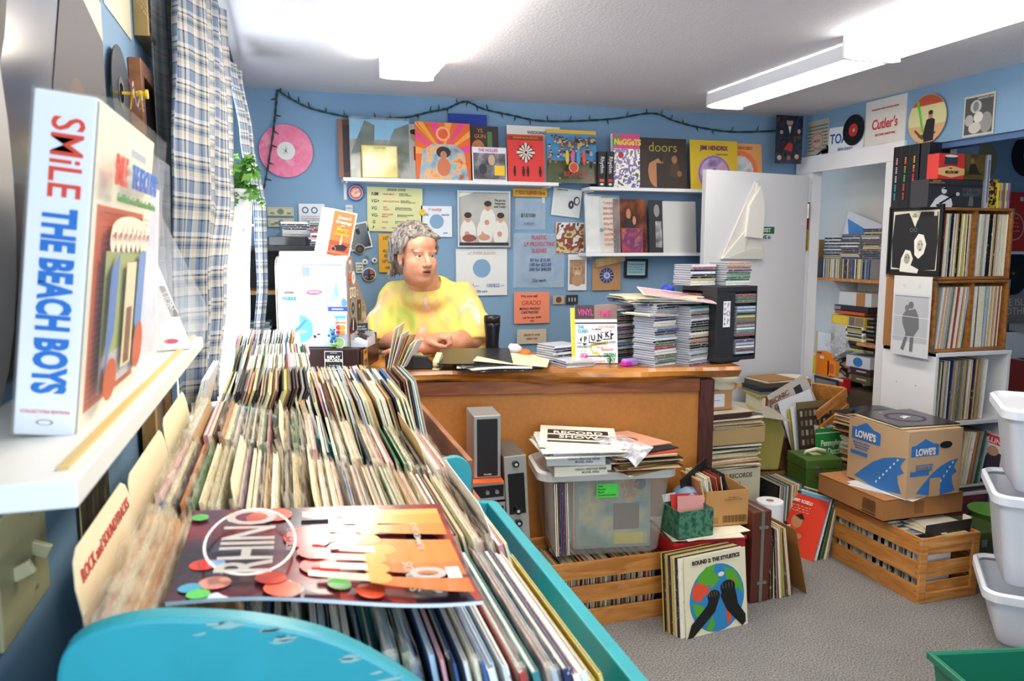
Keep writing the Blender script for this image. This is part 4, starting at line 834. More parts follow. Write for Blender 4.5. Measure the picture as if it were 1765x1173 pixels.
for i in range(34): t = .3+i*.52; bl.append((t, (rr.uniform(-.3, .3), -.3, rr.choice((-1, 1, 1))), rr.choice(('#7a2a30', '#1f3a60', '#2a5a3a', '#8a6a20', '#6a2a5a'))))
cable('string_lights', 'long dark green string of unlit fairy lights along the top of the back wall', [W(a, b, y=4.352) for a, b in pts], .0036, '#173a34', bulbs=bl)

def badge(label, cx, cy, r, face, items=(), rim='#e8e4da', plane_y=4.366):
    p = W(cx, cy, y=plane_y); rr_ = W(cx+r, cy, y=plane_y).x-p.x
    o = thing('badge', label, 'badge', p, group='badges pinned to the back wall')
    part('rim', MB().lathe([(rr_, 0), (rr_, .003), (rr_*.9, .006), (.001, .008)], rim, T=Matrix.Rotation(PI/2, 4, 'X'), n=24), o)
    part('face', art_mb([('c', .5, .5, .42, face)]+list(items), rr_*2, rr_*2, z0=-rr_, off=.0085), o); return o
badge('blue disc with a red bottle cap picture under the shelf bracket', 613, 332, 14.5, '#c8bfb8', [('c', .5, .5, .38, '#c8402e'), ('c', .5, .5, .28, mottle(['#d85a40', '#e8c0b0', '#a83020'], 40, .3))], '#2a6ac0')
badge('dark round badge below the tilted dark photo', 620, 429, 9, '#2c2822', [('c', .45, .5, .22, '#57503c')], '#c8bd9a')
badge('smallest pin badge, between the round dark badge and the two white ones', 634, 440, 3.2, '#8c8c8a', rim='#d4d0c4')
badge('small white pin badge nearest the cash register', 629, 451, 5, '#eae6da', [('e', .5, .5, .16, .2, '#3a3a38')])
badge('small white pin badge nearest the orange sign', 645, 448.5, 4.8, '#e4ded2', [('e', .55, .5, .2, .22, '#4a4038')])
badge('large round flag badge with a peace symbol', 636, 473, 12, '#2a1c20', [('p', [(.10, .5), (.46, .52), (.46, .92), (.18, .80)], '#3a5a9c')]+[('r', .54, .56+.09*i, .86-.03*i, .60+.09*i, '#e08a5a') for i in range(4)]+[('r', .16, .40-.07*i, .42, .43-.07*i, '#e8a080') for i in range(3)]+[('r', .58, .40-.07*i, .84, .43-.07*i, '#e8a080') for i in range(3)]+[('l', [(.5, .08), (.5, .92)], .05, '#17100e'), ('l', [(.5, .5), (.2, .2)], .05, '#17100e'), ('l', [(.5, .5), (.8, .2)], .05, '#17100e')], '#d8cfae')
onwall('paper_note', 'small white note pinned above the flag badge', 'note', (613, 452, 626, 470), '#e2e2d4', scribble(.1, .1, .9, .9, 3, '#8a8c70', .04), t=.001)
onwall('paper_note', 'small pale note pinned to the right of the greeting card', 'note', (596, 353, 608, 378), '#cfd8d4', scribble(.1, .1, .9, .9, 3, '#8c9a98', .03, 2), t=.001)
onwall('photograph', 'tilted dark photo with white border beside the greeting card', 'photo', (599, 384, 638, 430), '#dedcd4', [('r', .06, .06, .94, .94, mottle(['#1d1e22', '#2c2e33', '#3e4046'], 12, .2)), ('e', .5, .80, .05, .05, '#b8a898'), ('e', .5, .68, .09, .12, '#0f1014'), ('e', .2, .45, .1, .1, '#8a9a30')], tilt=R(-12), t=.002)
def bill(lab, box): onwall('banknote', lab, 'banknote', box, '#c9c7a0', [('r', .04, .08, .96, .92, '#8f9070'), ('r', .06, .12, .94, .88, '#c4c29c'), ('e', .5, .5, .13, .34, '#7a7c60'), ('r', .1, .2, .26, .42, '#7f8164'), ('r', .74, .2, .9, .42, '#7f8164')], [('1', .15, .74, .22, '#5a5c44'), ('1', .85, .74, .22, '#5a5c44')], t=.0008)
bill('dollar bill pinned high behind the pile of discs', (461, 357, 506, 372)); bill('dollar bill pinned lower behind the pile of discs', (462, 376, 507, 391))
onwall('paper_sheet', 'white printed sheet pinned behind the greeting card', 'paper', (515, 351, 560, 388), '#dfe2e4', [('ring', .25, .7, .13, .05, '#4a6a9a'), ('ring', .6, .7, .13, .05, '#4a6a9a')]+scribble(.1, .1, .9, .45, 4, '#8a8fa0', .02, 3), t=.001)
HW = {'shear': .12, 'bold': .012, 'sx': .9}; LE = dict(HW, align='LEFT')
g = [('NM', .07, .84, .115, '#23262c', LE), ('VG+', .07, .68, .105, '#23262c', LE), ('VG', .07, .52, .105, '#23262c', LE), ('VG-', .07, .36, .105, '#23262c', LE), ('G', .09, .21, .10, '#23262c', LE), ('F', .09, .08, .10, '#23262c', LE), ('GRADE CODE', .52, .945, .075, '#23262c', HW),
     ('NEAR MINT', .28, .84, .055, '#d85a48', LE), ('VERY GOOD PLUS', .28, .68, .05, '#d85a48', LE), ('VERY\nGOOD', .28, .52, .05, '#d85a48', LE), ('VERY GOOD\nMINUS', .26, .36, .05, '#d85a48', LE), ('GOOD', .26, .21, .05, '#d85a48', LE), ('FAIR', .26, .08, .05, '#d85a48', LE),
     ('ALMOST NEW\nCLOSE TO PERFECT', .57, .84, .036, '#3a3c40', LE), ('MINOR DEFECT,\nDOES NOT AFFECT PLAY', .60, .68, .034, '#3a3c40', LE), ('SOME LIGHT SCRATCHES\nBUT STILL SOUNDS GOOD', .50, .52, .036, '#3a3c40', LE), ('MORE NOTICEABLE MARKS\nBUT PLAYS WELL', .54, .36, .034, '#3a3c40', LE), ('WORN BUT PLAYS, SOLD\nAS IS', .50, .21, .034, '#3a3c40', LE), ('FOR THE JACKET OR THE WALL', .44, .08, .034, '#3a3c40', LE)]
sg = onwall('sign', 'hand-lettered pale green card of record grades pinned under the shelf', 'sign', (633, 323, 728, 399), '#d5d59c', [], g, t=.002, tilt=R(1))
onwall('paper_sleeve', 'small white paper sleeve with pink and blue handwriting beside the grade card', 'paper sleeve', (726, 355, 779, 408), '#dfe3ea', [('c', .5, .5, .23, '#7c9fc1')], [('7" PAPER', .44, .87, .13, '#d86a78', HW), ('15\u00a2', .17, .72, .11, '#3a6ab0', HW), ('sleeves', .78, .72, .1, '#3a6ab0', HW), ('each', .78, .13, .09, '#5a84bc', HW)], t=.0012)
badge('yellow smiling pin between the grade card and the paper sleeve', 728, 366, 5.5, '#e8c22c', [('e', .38, .6, .05, .08, '#3a3010'), ('e', .62, .6, .05, .08, '#3a3010')], '#e8c22c', plane_y=4.360)
onwall('sign', 'orange card about ten inch records, half behind the man', 'sign', (653, 403, 702, 469), '#e2a825', [], [('10"', .24, .88, .13, '#2c2a24', HW), ('SLEEVES', .66, .72, .12, '#2c2a24', HW), ('ALSO\nFITS\n10" LPs', .30, .42, .115, '#2c2a24', dict(HW, leading=1.2)), ('100 each', .4, .12, .09, '#2c2a24', HW)], t=.002)
# framed group portrait (a plain stand-in)
fr_items = [('r', 0, 0, 1, 1, mottle(['#a8a8a4', '#b8b8b2', '#c4c2ba'], 5, .2))]
for x, y_ in ((.18, .52), (.52, .54), (.58, .74), (.84, .52)):
    fr_items += [('e', x, y_-.28, .16, .26, '#dcdad4'), ('e', x, y_, .065, .085, '#c89a7c'), ('e', x, y_+.055, .075, .055, '#2c2220'), ('e', x-.02, y_-.3, .05, .05, '#c88a70')]
fr_items += [('r', 0, 0, 1, .06, '#2e2622'), ('e', .2, .14, .14, .07, '#8a4a3c'), ('e', .5, .16, .12, .06, '#c89078'), ('p', [(0, .9), (.3, 1), (0, 1)], '#e8e4d4')]
fo = onwall('framed_record', 'silver-framed record of four figures in white on the back wall', 'framed record', (791, 332, 876, 423), '#b4b4ae', fr_items, [('The group\nYesterday\nand Today', .82, .80, .06, '#2a2a2c', HW)], t=.006, y=4.355)
def addframe(o, w_, h_, fw, ft, m): part('frame', MB().box((-w_/2-fw, -ft, -fw), (-w_/2, .006, h_+fw), m).box((w_/2, -ft, -fw), (w_/2+fw, .006, h_+fw), m).box((-w_/2, -ft, -fw), (w_/2, .006, 0), m).box((-w_/2, -ft, h_), (w_/2, .006, h_+fw), m), o, .001)
bb = fo.data.vertices; addframe(fo, max(v.co.x for v in bb)*2, max(v.co.z for v in bb), .011, .012, M('#c4c6c8', .3, .7))
onwall('paper_sleeve', 'large white paper sleeve with handwritten prices behind the travel mug', 'paper sleeve', (786, 428, 874, 509), '#dedfdc', [('c', .50, .58, .175, '#7c9fc1')], [('LP PAPER SLEEVES', .5, .90, .085, '#c8a8a8', HW), ('50/$12.\u2014', .28, .21, .10, '#4a76b0', HW), ('100/$22.\u2014', .76, .21, .10, '#4a76b0', HW), ('30\u00a2 each', .5, .09, .075, '#4a76b0', HW)], t=.0012)
onwall('sign', 'yellow strip sign lettered in red over the small clear bag', 'sign', (884, 325, 943, 339), '#e0a62c', [], [('7" POLY SLEEVES 15\u00a2 ea', .5, .48, .62, '#8a2a24', dict(HW, sx=.62))], t=.001)
onwall('poly_sleeve', 'small clear plastic sleeve with black handwritten price on the wall', 'plastic sleeve', (888, 342, 940, 395), FILM, [], [('$15/100', .42, .45, .17, '#23262c', HW), ('5.00/25', .45, .18, .13, '#6a7a8a', HW)], t=.0015)
onwall('poly_sleeve', 'large clear plastic sleeve with red and blue handwriting on the wall', 'plastic sleeve', (885, 402, 972, 495), FILM, [], [('PLASTIC\nLP PROTECTIVE\nSLEEVES', .5, .80, .105, '#c23c58', dict(HW, leading=1.15, sx=.8)), ('50 for $15.00\n100 for $22.00\n200 for $40.00', .52, .42, .085, '#2c3a68', dict(HW, sx=.85)), ('25\u00a2 each', .5, .13, .085, '#2c3a68', HW)], t=.0015)
onwall('paper_sheet', 'lined sheet with two small drawn faces pinned under the shelf end', 'paper', (952, 325, 1001, 373), '#dcdfdd', [('r', .06, .1+.08*i, .94, .105+.08*i, '#a8b0b8') for i in range(9)]+[('e', .66, .44, .10, .15, '#3a3a3e'), ('e', .84, .60, .11, .16, '#3a3a3e'), ('e', .85, .60, .07, .11, '#dcdfdd'), ('e', .66, .44, .02, .06, '#dcdfdd')], [('SEARCH FOR', .3, .93, .08, '#3a4a3a', HW)], tilt=R(6), t=.001)
onwall('album_cover', 'small colourful picture sleeve pinned right of the plastic sleeves', 'record', (958, 383, 1007, 436), '#d8d4c8', [('r', .02, .02, .98, .98, mottle(['#5a7a3a', '#d8b48a', '#8a4a38', '#e0e0dc', '#3a3a40', '#c86a3a'], 13, .3, interp='CONSTANT'))], t=.003)
ct = onwall('photograph', 'white-bordered photo of a ginger cat face on the wall', 'photo', (979, 438, 1011, 500), '#e4e4e6', [('r', .08, .17, .92, .85, mottle(['#8a7060', '#a88a72', '#c4a88c'], 14, .2)), ('p', [(.22, .78), (.30, .60), (.42, .72)], '#b08a68'), ('p', [(.78, .76), (.70, .60), (.58, .72)], '#b08a68'), ('e', .5, .56, .27, .19, '#c09a74'), ('e', .5, .47, .14, .08, '#dcc4a8'), ('e', .39, .60, .05, .022, '#6a6a2c'), ('e', .61, .60, .05, .022, '#6a6a2c'), ('p', [(.46, .53), (.54, .53), (.5, .50)], '#a8605c'), ('e', .5, .28, .3, .16, '#b8926c'), ('l', [(.5, .74), (.5, .66)], .03, '#8a6444'), ('l', [(.4, .73), (.44, .66)], .03, '#8a6444'), ('l', [(.6, .73), (.56, .66)], .03, '#8a6444')], t=.001)
onwall('paper_sleeve', 'brown paper single sleeve showing a blue label, on the wall', 'paper sleeve', (1021, 449, 1070, 500), '#b98d5e', [('c', .5, .5, .25, '#3c3a7c')]+[('l', [(.5, .5), (.5+.25*math.cos(a), .5+.25*math.sin(a))], .012, '#d8d8e4') for a in [i*PI/6 for i in range(12)]]+[('c', .5, .5, .11, '#b8c4dc'), ('c', .5, .5, .05, '#6a8cb0')], t=.0015)
onwall('packet', 'gold packet under clear plastic hanging from the lower right shelf', 'packet', (1027, 441, 1076, 455), '#d8b45c', [('r', .04, .1, .8, .9, mottle(['#c89a3a', '#e8c878', '#d88a4a'], 30, .2))], tilt=R(-12), t=.003, film=True, y=4.350)
bf = onwall('framed_picture', 'small black frame with a pale blue card on the back wall', 'picture', (1080, 450, 1112, 474), '#a8d0d8', scribble(.1, .15, .9, .85, 4, '#6a9ab0', .03, 4), tilt=R(1), t=.003)
addframe(bf, max(v.co.x for v in bf.data.vertices)*2, max(v.co.z for v in bf.data.vertices), .015, .008, M('#201e20', .4))
onwall('sign', 'orange-pink paper sign with handwriting on the back wall beside the magazine', 'sign', (886, 503, 947, 557), '#ee8d6c', [], [('We now sell', .42, .87, .12, '#5a3a34', HW), ('GRADO', .48, .65, .2, '#d84a30', HW), ('MONO PHONO\nCARTRIDGES', .44, .41, .115, '#3a2c2c', dict(HW, sx=.85)), ('ask for our $100\nsale', .5, .14, .10, '#7a4a3c', HW)], t=.001)
onwall('paper_note', 'beige torn note below the orange-pink sign', 'note', (891, 567, 942, 592), '#c9bfa8', [], [("dealer's only\nsales tax", .5, .5, .26, '#b85a4a', HW)], t=.001)
onwall('sticker', 'small square sticker with a figure just above the magazine, left one', 'sticker', (953, 509, 973, 524), '#b8a48c', [('e', .5, .5, .25, .35, '#6a3a34')], t=.001)
onwall('sticker', 'small square dark sticker just above the magazine, right one', 'sticker', (976, 508, 996, 524), '#2a2a2c', [('e', .25+.25*i, .5, .06, .25, '#b8b8b4') for i in range(3)], t=.001)

# ------------------------------------------------------------------ upper right wall and the corner
def rwall(name, label, cat, box, base, items=(), texts=(), **k): return onwall(name, label, cat, box, base, items, texts, x=XR-k.pop('off', .006), **k)
po = onwall('poster', 'narrow dark poster of figures hung in the corner above the open door', 'poster', (1337, 199, 1383, 282), '#1c2030', [('r', 0, 0, 1, 1, mottle(['#14161e', '#2a3048', '#14161e', '#5a3a34'], 16, .2)), ('e', .5, .86, .12, .08, '#b88a70'), ('e', .5, .93, .14, .04, '#0e0e12'), ('p', [(.35, .8), (.65, .8), (.62, .55), (.38, .55)], '#101420'), ('p', [(.44, .78), (.56, .78), (.52, .62)], '#d8d8dc'), ('p', [(.3, .3), (.5, .45), (.65, .4), (.6, .25)], '#b02a24'), ('e', .2, .65, .06, .04, '#b88a70'), ('e', .85, .68, .06, .05, '#b88a70'), ('e', .15, .12, .08, .05, '#c09a80'), ('e', .8, .15, .08, .05, '#c09a80'), ('e', .5, .12, .08, .05, '#8a5a4c')], t=.002, y=4.20)
rwall('album_cover', 'single sleeve printed like sheet music on the upper right wall', 'record', (1392, 207, 1428, 265), '#b4b2a0', [('r', .04, .10+.1*i, .96, .14+.1*i, '#6c6c66') for i in range(8)]+[('c', .5, .38, .3, '#b8a89a'), ('ring', .5, .38, .26, .03, '#b0584c')], [('MUSIC', .5, .38, .12, '#b0483c', HW)], t=.002)
rwall('sign', 'small black tilted sign with white lettering above the closet door', 'sign', (1388, 266, 1430, 280), '#1c1c20', [], [('SAVOY', .5, .5, .6, '#e8e8ea', {'bold': .02})], tilt=R(28) if 0 else R(-26), t=.002)
rwall('licence_plate', 'white licence plate with blue characters on the upper right wall', 'licence plate', (1428, 217, 1489, 264), '#dfe4ec', [('r', .02, .03, .98, .97, '#e4e8ee')], [('TOA', .30, .55, .5, '#2c54a0', {'bold': .02, 'sx': .9}), ('NEW JERSEY', .5, .16, .16, '#2c54a0', HW)], t=.002, tilt=R(3))
o = wdisc('single_record', 'black single with a red label overlapping the licence plate', 'record', 1471, 224, 26, x=XR-.016, r=.088, lab='#c02a28', lr=.42, hole=.012)
cb_ = rwall('cloth_bag', 'white cloth bag printed with a red shop name on the upper right wall', 'bag', (1491, 169, 1560, 268), '#dcd8d0', [], [("PRODUCER'S VARIETY RECORD DEALER", .5, .83, .035, '#c8343c', {'bold': .02}), ("Cutler's", .5, .56, .24, '#cc2f38', {'bold': .02, 'sx': .8, 'shear': .1}), ('RECORD SHOP INC.', .54, .38, .055, '#cc2f38', {'bold': .02}), ('33 BROADWAY\nNEW HAVEN', .5, .18, .04, '#cc2f38', {'bold': .01})], t=.006)
p = W(1598, 205, x=XR-.012)
pd = thing('picture_disc', 'picture disc of a dark standing figure with a green beam on the upper right wall', 'record', p, (0, 0, -PI/2))
rd = abs(W(1598, 163, x=XR-.012).z-p.z)
part('vinyl', MB().lathe([(rd, 0), (rd, .002)], '#c8a880', T=Matrix.Rotation(PI/2, 4, 'X'), n=48), pd)
def cl(ps, r=.49): return [(.5+(x-.5)*min(1, r/max(1e-6, math.hypot(x-.5, y-.5))), .5+(y-.5)*min(1, r/max(1e-6, math.hypot(x-.5, y-.5)))) for x, y in ps]
def arcfill(a0, a1, n=16): return [(.5+.49*math.cos(a), .5+.49*math.sin(a)) for a in [a0+(a1-a0)*i/n for i in range(n+1)]]
part('picture', art_mb([('c', .5, .5, .49, '#d6cf98'), ('p', arcfill(R(35), R(145)), '#c2502e'), ('p', arcfill(R(195), R(345)), '#d8a878'), ('l', [(.2, .3), (.42, .1)], .05, '#5a4434'), ('l', [(.3, .16), (.75, .2)], .04, '#5a4434'), ('p', [(.42, .16), (.5, .48), (.62, .52), (.72, .46), (.70, .05), (.46, .03)], '#1c1a1e'), ('e', .60, .57, .055, .08, '#b8866a'), ('e', .60, .62, .06, .045, '#2c221e'), ('p', [(.40, .22), (.22, .88), (.28, .90), (.44, .24)], '#58c83c')], rd*2, rd*2, z0=-rd, off=.0026), pd)
rwall('album_cover', 'black and white picture sleeve at the right end of the upper wall', 'record', (1661, 163, 1714, 233), '#c4bfae', [('r', .05, .05, .95, .95, '#4a4a48'), ('e', .4, .72, .18, .16, '#b8b8b2'), ('e', .4, .72, .09, .12, '#7a7a78'), ('e', .2, .4, .14, .14, '#a8a8a4'), ('e', .75, .3, .2, .25, '#8c8c88'), ('c', .5, .45, .15, '#d0cec4'), ('e', .4, .2, .2, .14, '#c0beb6')], [('GREATEST HITS', .72, .90, .07, '#d8d6cc')], t=.002)
# hung on the door and its frame
dl = MB()
def on_door(name, mb, label, cat, u, z): 
    o = solo(name, mb, label, cat); o.location = Vector((3.20, 4.20, z))+Vector((math.cos(dr_a), math.sin(dr_a), 0))*u+Vector((-math.sin(dr_a), math.cos(dr_a), 0))*.019; o.rotation_euler = (0, 0, dr_a+PI); return o
tw = MB(); rr = random.Random(4)
tri = [(-.17, -.33), (.16, -.31), (.145, .0), (.12, .14), (.085, .13)]
tw.prism(tri, -.012, -.002, M('#d6d3cb', .9, bump=.2, nscale=20, name='white_towel')).prism([(-.17, -.33), (.0, -.31), (.05, -.1), (.09, .12), (.105, .1), (.01, -.16)], -.022, -.012, '#dedbd3').prism([(.0, -.20), (.14, -.21), (.15, -.02), (.11, .10), (.02, -.02)], -.034, -.010, '#e2dfd8')
tw.prism([(-.155, -.330), (.16, -.335), (.16, -.28), (.05, -.27)], -.026, -.004, '#cfccc4')
on_door('towel', tw, 'white cloth draped from a hook on the open door', 'towel', .56, 1.78)
st_ = MB(); so = on_door('sticker', st_.box((-.07, -.0015, 0), (.07, 0, .042), '#1f6a48').box((-.07, -.0012, -.045), (.05, 0, 0), '#d0d0d4'), 'green and white sticker lettered in capitals on the open door', 'sticker', .36, 1.60)
letter(so, 'RESIST', -.012, .020, .034, '#e4e8e4', off=.003, bold=.02); letter(so, 'GIVE in', -.012, -.022, .032, '#26463a', off=.003, bold=.02)
fs_ = rwall('sticker', 'long narrow red and yellow bumper sticker on the closet door frame', 'sticker', (1385.5, 349, 1394, 432), '#c23a24', [('r', 0, 0, 1, .44, '#e0b81e')], [], off=.021, t=.001)
for zz, s_, c_ in ((.72, 'YOU FOUND', '#3a0f0c'), (.22, 'GARBAGE', '#2a2408')):
    v = max(v.co.z for v in fs_.data.vertices); letter(fs_, s_, 0, zz*v, .028, c_, rot=-PI/2, off=.0025, bold=.03, sx=.95)
# ------------------------------------------------------------------ disc cases and piles
CASE = plastic('clear_case', '#dfe4ec', .75, .12, 0)
def cd_mesh(w_=.142, d_=.125, h=.0098):
    """jewel case lying flat, spine towards −Y"""
    return (MB().box((-w_/2, -d_/2, 0), (w_/2, d_/2, h*.16), M('#c9ccd6', .2)).box((-w_/2, -d_/2, h*.8), (w_/2, d_/2, h), M('#c9ccd6', .2))
            .box((-w_/2+.003, -d_/2+.004, h*.16), (w_/2-.002, d_/2-.001, h*.8), M('#8f939c', .3))).mesh('disc_case'), MB().box((-w_/2+.004, -d_/2-.0006, h*.12), (w_/2-.004, -d_/2+.004, h*.9), OCH).mesh('spine_label')
CDM, CDL = cd_mesh()
CDP = ['white']*4+['black']*4+['grey']*2+['blue', 'red', 'yellow', 'green', 'pale blue', 'navy', 'cream', 'brown', 'orange', 'purple', 'pink', 'teal', 'olive']
def cname(c): return c
def cd_stack(n, x, y, z, rz, where, group, seed=1, jit=.006, jr=3, pal=CDP, top='top'):
    rr = random.Random(seed); z0 = z
    for i in range(n):
        c = rr.choice(pal)
        o = link('cd_case', CDM, None, (x+rr.uniform(-jit, jit), y+rr.uniform(-jit, jit), z0+.0104*i), (0, 0, rz+R(rr.uniform(-jr, jr))))
        tag(o, '%s disc case, %s from the bottom of %s' % (c, nth(i+1), where), 'disc case', group)
        l = link('spine_label', CDL, o); l.color = lin(CN[c])
    return z0+.0104*n
LPH = MB().box((-.157, -.157, 0), (.157, .157, .0035), OCH).box((-.155, -.156, .0008), (.156, .156, .0028), M('#e4dfd2', .7)).mesh('flat_sleeve')
def flat_pile(n, x, y, z, rz, where, group, seed=1, jit=.012, jr=5, pal=None, scale=1, t=.0036, kind='record', name='record_sleeve', cat='record'):
    rr = random.Random(seed); pal = pal or ['cream']*4+['white']*2+['tan', 'brown', 'black', 'red', 'blue', 'olive', 'grey', 'orange']
    if n > 8:
        for i in range(n):
            T = Matrix.Translation((x+rr.uniform(-jit, jit), y+rr.uniform(-jit, jit), z+t*i)) @ Matrix.Rotation(rz+R(rr.uniform(-jr, jr)), 4, 'Z'); h = .157*scale
            STUFF.box((-h, -h, 0), (h, h, t*.75), M(CN[rr.choice(pal)], .6, noise=.25, nscale=90), T)
        return z+t*n
    for i in range(n):
        c = rr.choice(pal); o = link(name, LPH, None, (x+rr.uniform(-jit, jit), y+rr.uniform(-jit, jit), z+t*i), (0, 0, rz+R(rr.uniform(-jr, jr)))); o.color = lin(CN[c]); o.scale = (scale, scale, t/.0036)
        tag(o, 'flat %s %s, %s from the bottom of %s' % (c, kind, nth(i+1), where), cat, group)
    return z+t*n

# ------------------------------------------------------------------ black cabinet and printer in the back left corner
BLK = M('#141216', .45, name='black_laminate')
bc = thing('black_cabinet', 'black open cabinet in the far left corner behind the cash register', 'cabinet', (-.0, 4.15, 0))
mb = MB().box((-.28, -.18, 0), (-.26, .20, 1.50), BLK).box((.26, -.18, 0), (.28, .20, 1.50), BLK).box((-.28, -.18, 1.50), (.28, .20, 1.525), BLK).box((-.28, .185, 0), (.28, .20, 1.5), BLK).box((.0, -.17, 0), (.02, .19, 1.5), BLK).box((.02, -.18, 1.34), (.26, .19, 1.36), BLK)
part('body', mb, bc); part('shelf', MB().box((-.26, -.18, 1.285), (.0, .185, 1.305), '#b58a50'), bc); part('shelf', MB().box((-.26, -.18, .90), (.0, .185, .92), BLK), bc)
cd_stack(22, -.13, 4.06, .921, R(-8), 'the pile inside the black corner cabinet', 'disc cases in the black cabinet', 31, pal=['white', 'grey', 'black', 'red', 'yellow', 'pale blue', 'green'])
pn = thing('printer', 'pale grey printer with slots, between the black cabinet and the cash register', 'printer', (.085, 3.84, 0))
part('stand', MB().box((-.11, -.08, 0), (.12, .10, 1.37), BLK), pn)
part('printer_body', MB().box((-.10, -.085, 1.37), (.115, .10, 1.50), M('#b9bbbd', .4)), pn, .006)
part('slot', MB().box((-.09, -.087, 1.475), (.105, -.083, 1.479), '#5c5e60').box((-.09, -.087, 1.462), (.105, -.083, 1.465), '#77797b').box((-.09, -.087, 1.448), (.105, -.083, 1.451), '#77797b'), pn)
solo('plastic_tray', MB().box((-.09, -.06, 0), (.09, .06, .045), plastic('smoky_tray', '#3c3838', .75, .1, 0)), 'smoky clear plastic case under the disc pile in the back left corner', 'case', (.02, 4.05, 1.526), (0, 0, R(6)), bev=.003)
zt_ = cd_stack(7, .06, 4.07, 1.572, R(10), 'the left pile on the black cabinet', 'disc cases on the black cabinet', 41, .012, 6, pal=['black']*3+['grey', 'white', 'navy'])
cd_stack(12, .19, 4.09, 1.526, R(14), 'the right pile on the black cabinet', 'disc cases on the black cabinet', 43, .010, 7, pal=['black']*2+['grey', 'white', 'red', 'green', 'pink', 'white'])

# ------------------------------------------------------------------ cash drawer, register and what stands by it
DR = R(-20); D0 = Vector((.290, 3.215, 1.0))
def dpt(u, v, z=0): return Vector((D0.x+u*math.cos(DR)-v*math.sin(DR), D0.y+u*math.sin(DR)+v*math.cos(DR), 1.0+z))
cd_ = thing('cash_box', 'dark brown cash drawer under the register with a black shop sticker', 'cash drawer', D0, (0, 0, DR))
part('case', MB().box((-.40, 0, 0), (0, .36, .098), M('#33201e', .3, name='dark_brown_metal')), cd_, .004)
part('drawer_front', MB().box((0, .02, .012), (.006, .34, .088), M('#2c1b1a', .35)), cd_, .002)
st1 = part('sticker', art_mb([('r', 0, 0, 1, 1, '#ecebe6'), ('r', .03, .04, .97, .96, '#141316')], .078, .078), cd_, loc=(-.105, -.0006, .010))
letter(st1, 'REPLAY\nRECORDS', 0, .045, .0165, '#f2f0e8', off=.0018, bold=.03, leading=.85); letter(st1, 'new & used', 0, .070, .006, '#f2f0e8', off=.0018); letter(st1, 'buy \u00b7 sell \u00b7 trade', 0, .018, .006, '#f2f0e8', off=.0018)
st2 = part('sticker', art_mb([('r', 0, 0, 1, 1, '#e3b73c')]+[('e', .2+.2*i, .38, .08, .10, '#3a3a86') for i in range(4)]+[('r', .16+.2*i, .12, .24+.2*i, .34, '#3a3a86') for i in range(4)], .07, .085), cd_, loc=(.0062, .09, .004), rot=(0, 0, PI/2))
letter(st2, 'JAMS', 0, .068, .018, '#c03a4a', off=.0015, bold=.03)
rg = thing('cash_register', 'silver-grey cash register covered in stickers, seen from behind', 'cash register', dpt(0, 0, .0995), (0, 0, DR))
SIL = M('#b9bcc8', .38, name='register_grey'); TAUPE = M('#8f7b70', .5, name='register_side')
x0r, x1r = -.355, -.045
bk_ = [(.03, 0), (.03, .335), (.036, .362), (.052, .378), (.085, .384), (.11, .378), (.125, .35), (.150, .30), (.30, .175), (.325, .15), (.325, 0)]
part('body', MB().prism(bk_, x0r+.006, x1r-.006, SIL, 'x'), rg, .006)
part('side_cheek', MB().prism(bk_, x1r-.006, x1r, TAUPE, 'x'), rg, .001); part('side_cheek', MB().prism(bk_, x0r, x0r+.006, TAUPE, 'x'), rg, .001)
part('key_panel', MB().add([(x0r+.03, .152, .301), (x1r-.03, .152, .301), (x1r-.03, .298, .180), (x0r+.03, .298, .180)], [(0, 1, 2, 3)], '#3c3c42'), rg)
part('rear_panel_line', MB().box((x0r+.12, .0292, .30), (x1r-.02, .0300, .302), '#8d90a0').box((x0r+.12, .0292, .345), (x1r-.02, .0300, .347), '#8d90a0').box((x0r+.12, .0292, .30), (x0r+.122, .03, .347), '#8d90a0'), rg)
BA = (x1r-x0r)
def stk(px0, py0, px1, py1, items, texts=(), lab=None):
    """sticker on the back: place in fractions of the back panel"""
    w_, h_ = (px1-px0)*BA, (py1-py0)*.38
    o = part('sticker', art_mb(items, w_, h_), rg, loc=(x0r+(px0+px1)/2*BA, .0298, py0*.38), label=lab)
    for tx in texts: letter(o, tx[0], (tx[1]-.5)*w_, tx[2]*h_, tx[3]*h_, tx[4], off=.0022, **(tx[5] if len(tx) > 5 else {}))
stk(.02, .65, .33, .90, [('r', 0, 0, 1, 1, '#f2f3f4')])
stk(.38, .79, .53, .885, [('r', 0, 0, 1, 1, '#8a9ac4'), ('r', .65, 0, 1, 1, '#a8b4d4')]); stk(.53, .79, .96, .885, [('r', 0, 0, 1, 1, '#eef0f4')])
stk(.12, .585, .25, .625, [('r', 0, 0, 1, 1, '#9a8c84')], [('AUCTION', .5, .5, .6, '#4a403c')])
stk(.04, .44, .34, .58, [('r', 0, 0, 1, 1, '#dff0f8'), ('r', .05, .08, .2, .35, '#9ac0e0')], [('PARKS', .5, .7, .38, '#2f7ab8', {'bold': .06})])
stk(.40, .39, .70, .75, [('r', 0, 0, 1, 1, '#eff1f3'), ('r', .05, .30, .35, .38, '#a8dcdc'), ('e', .45, .62, .38, .07, '#e0708a'), ('e', .4, .57, .3, .04, '#d85a78')], [('summer', .47, .62, .10, '#f6e0e4', HW)])
stk(.72, .36, .98, .78, [('r', 0, 0, 1, 1, '#f0f2f4'), ('p', [(.3, .5), (.45, .9), (.6, .5)], '#8ad0c8'), ('e', .3, .45, .2, .1, '#a8d8e0'), ('r', .0, .10, 1, .22, '#2f56b4'), ('r', .2, .14, .8, .17, '#dfe6f4'), ('e', .85, .32, .14, .12, '#6a9ad0')])
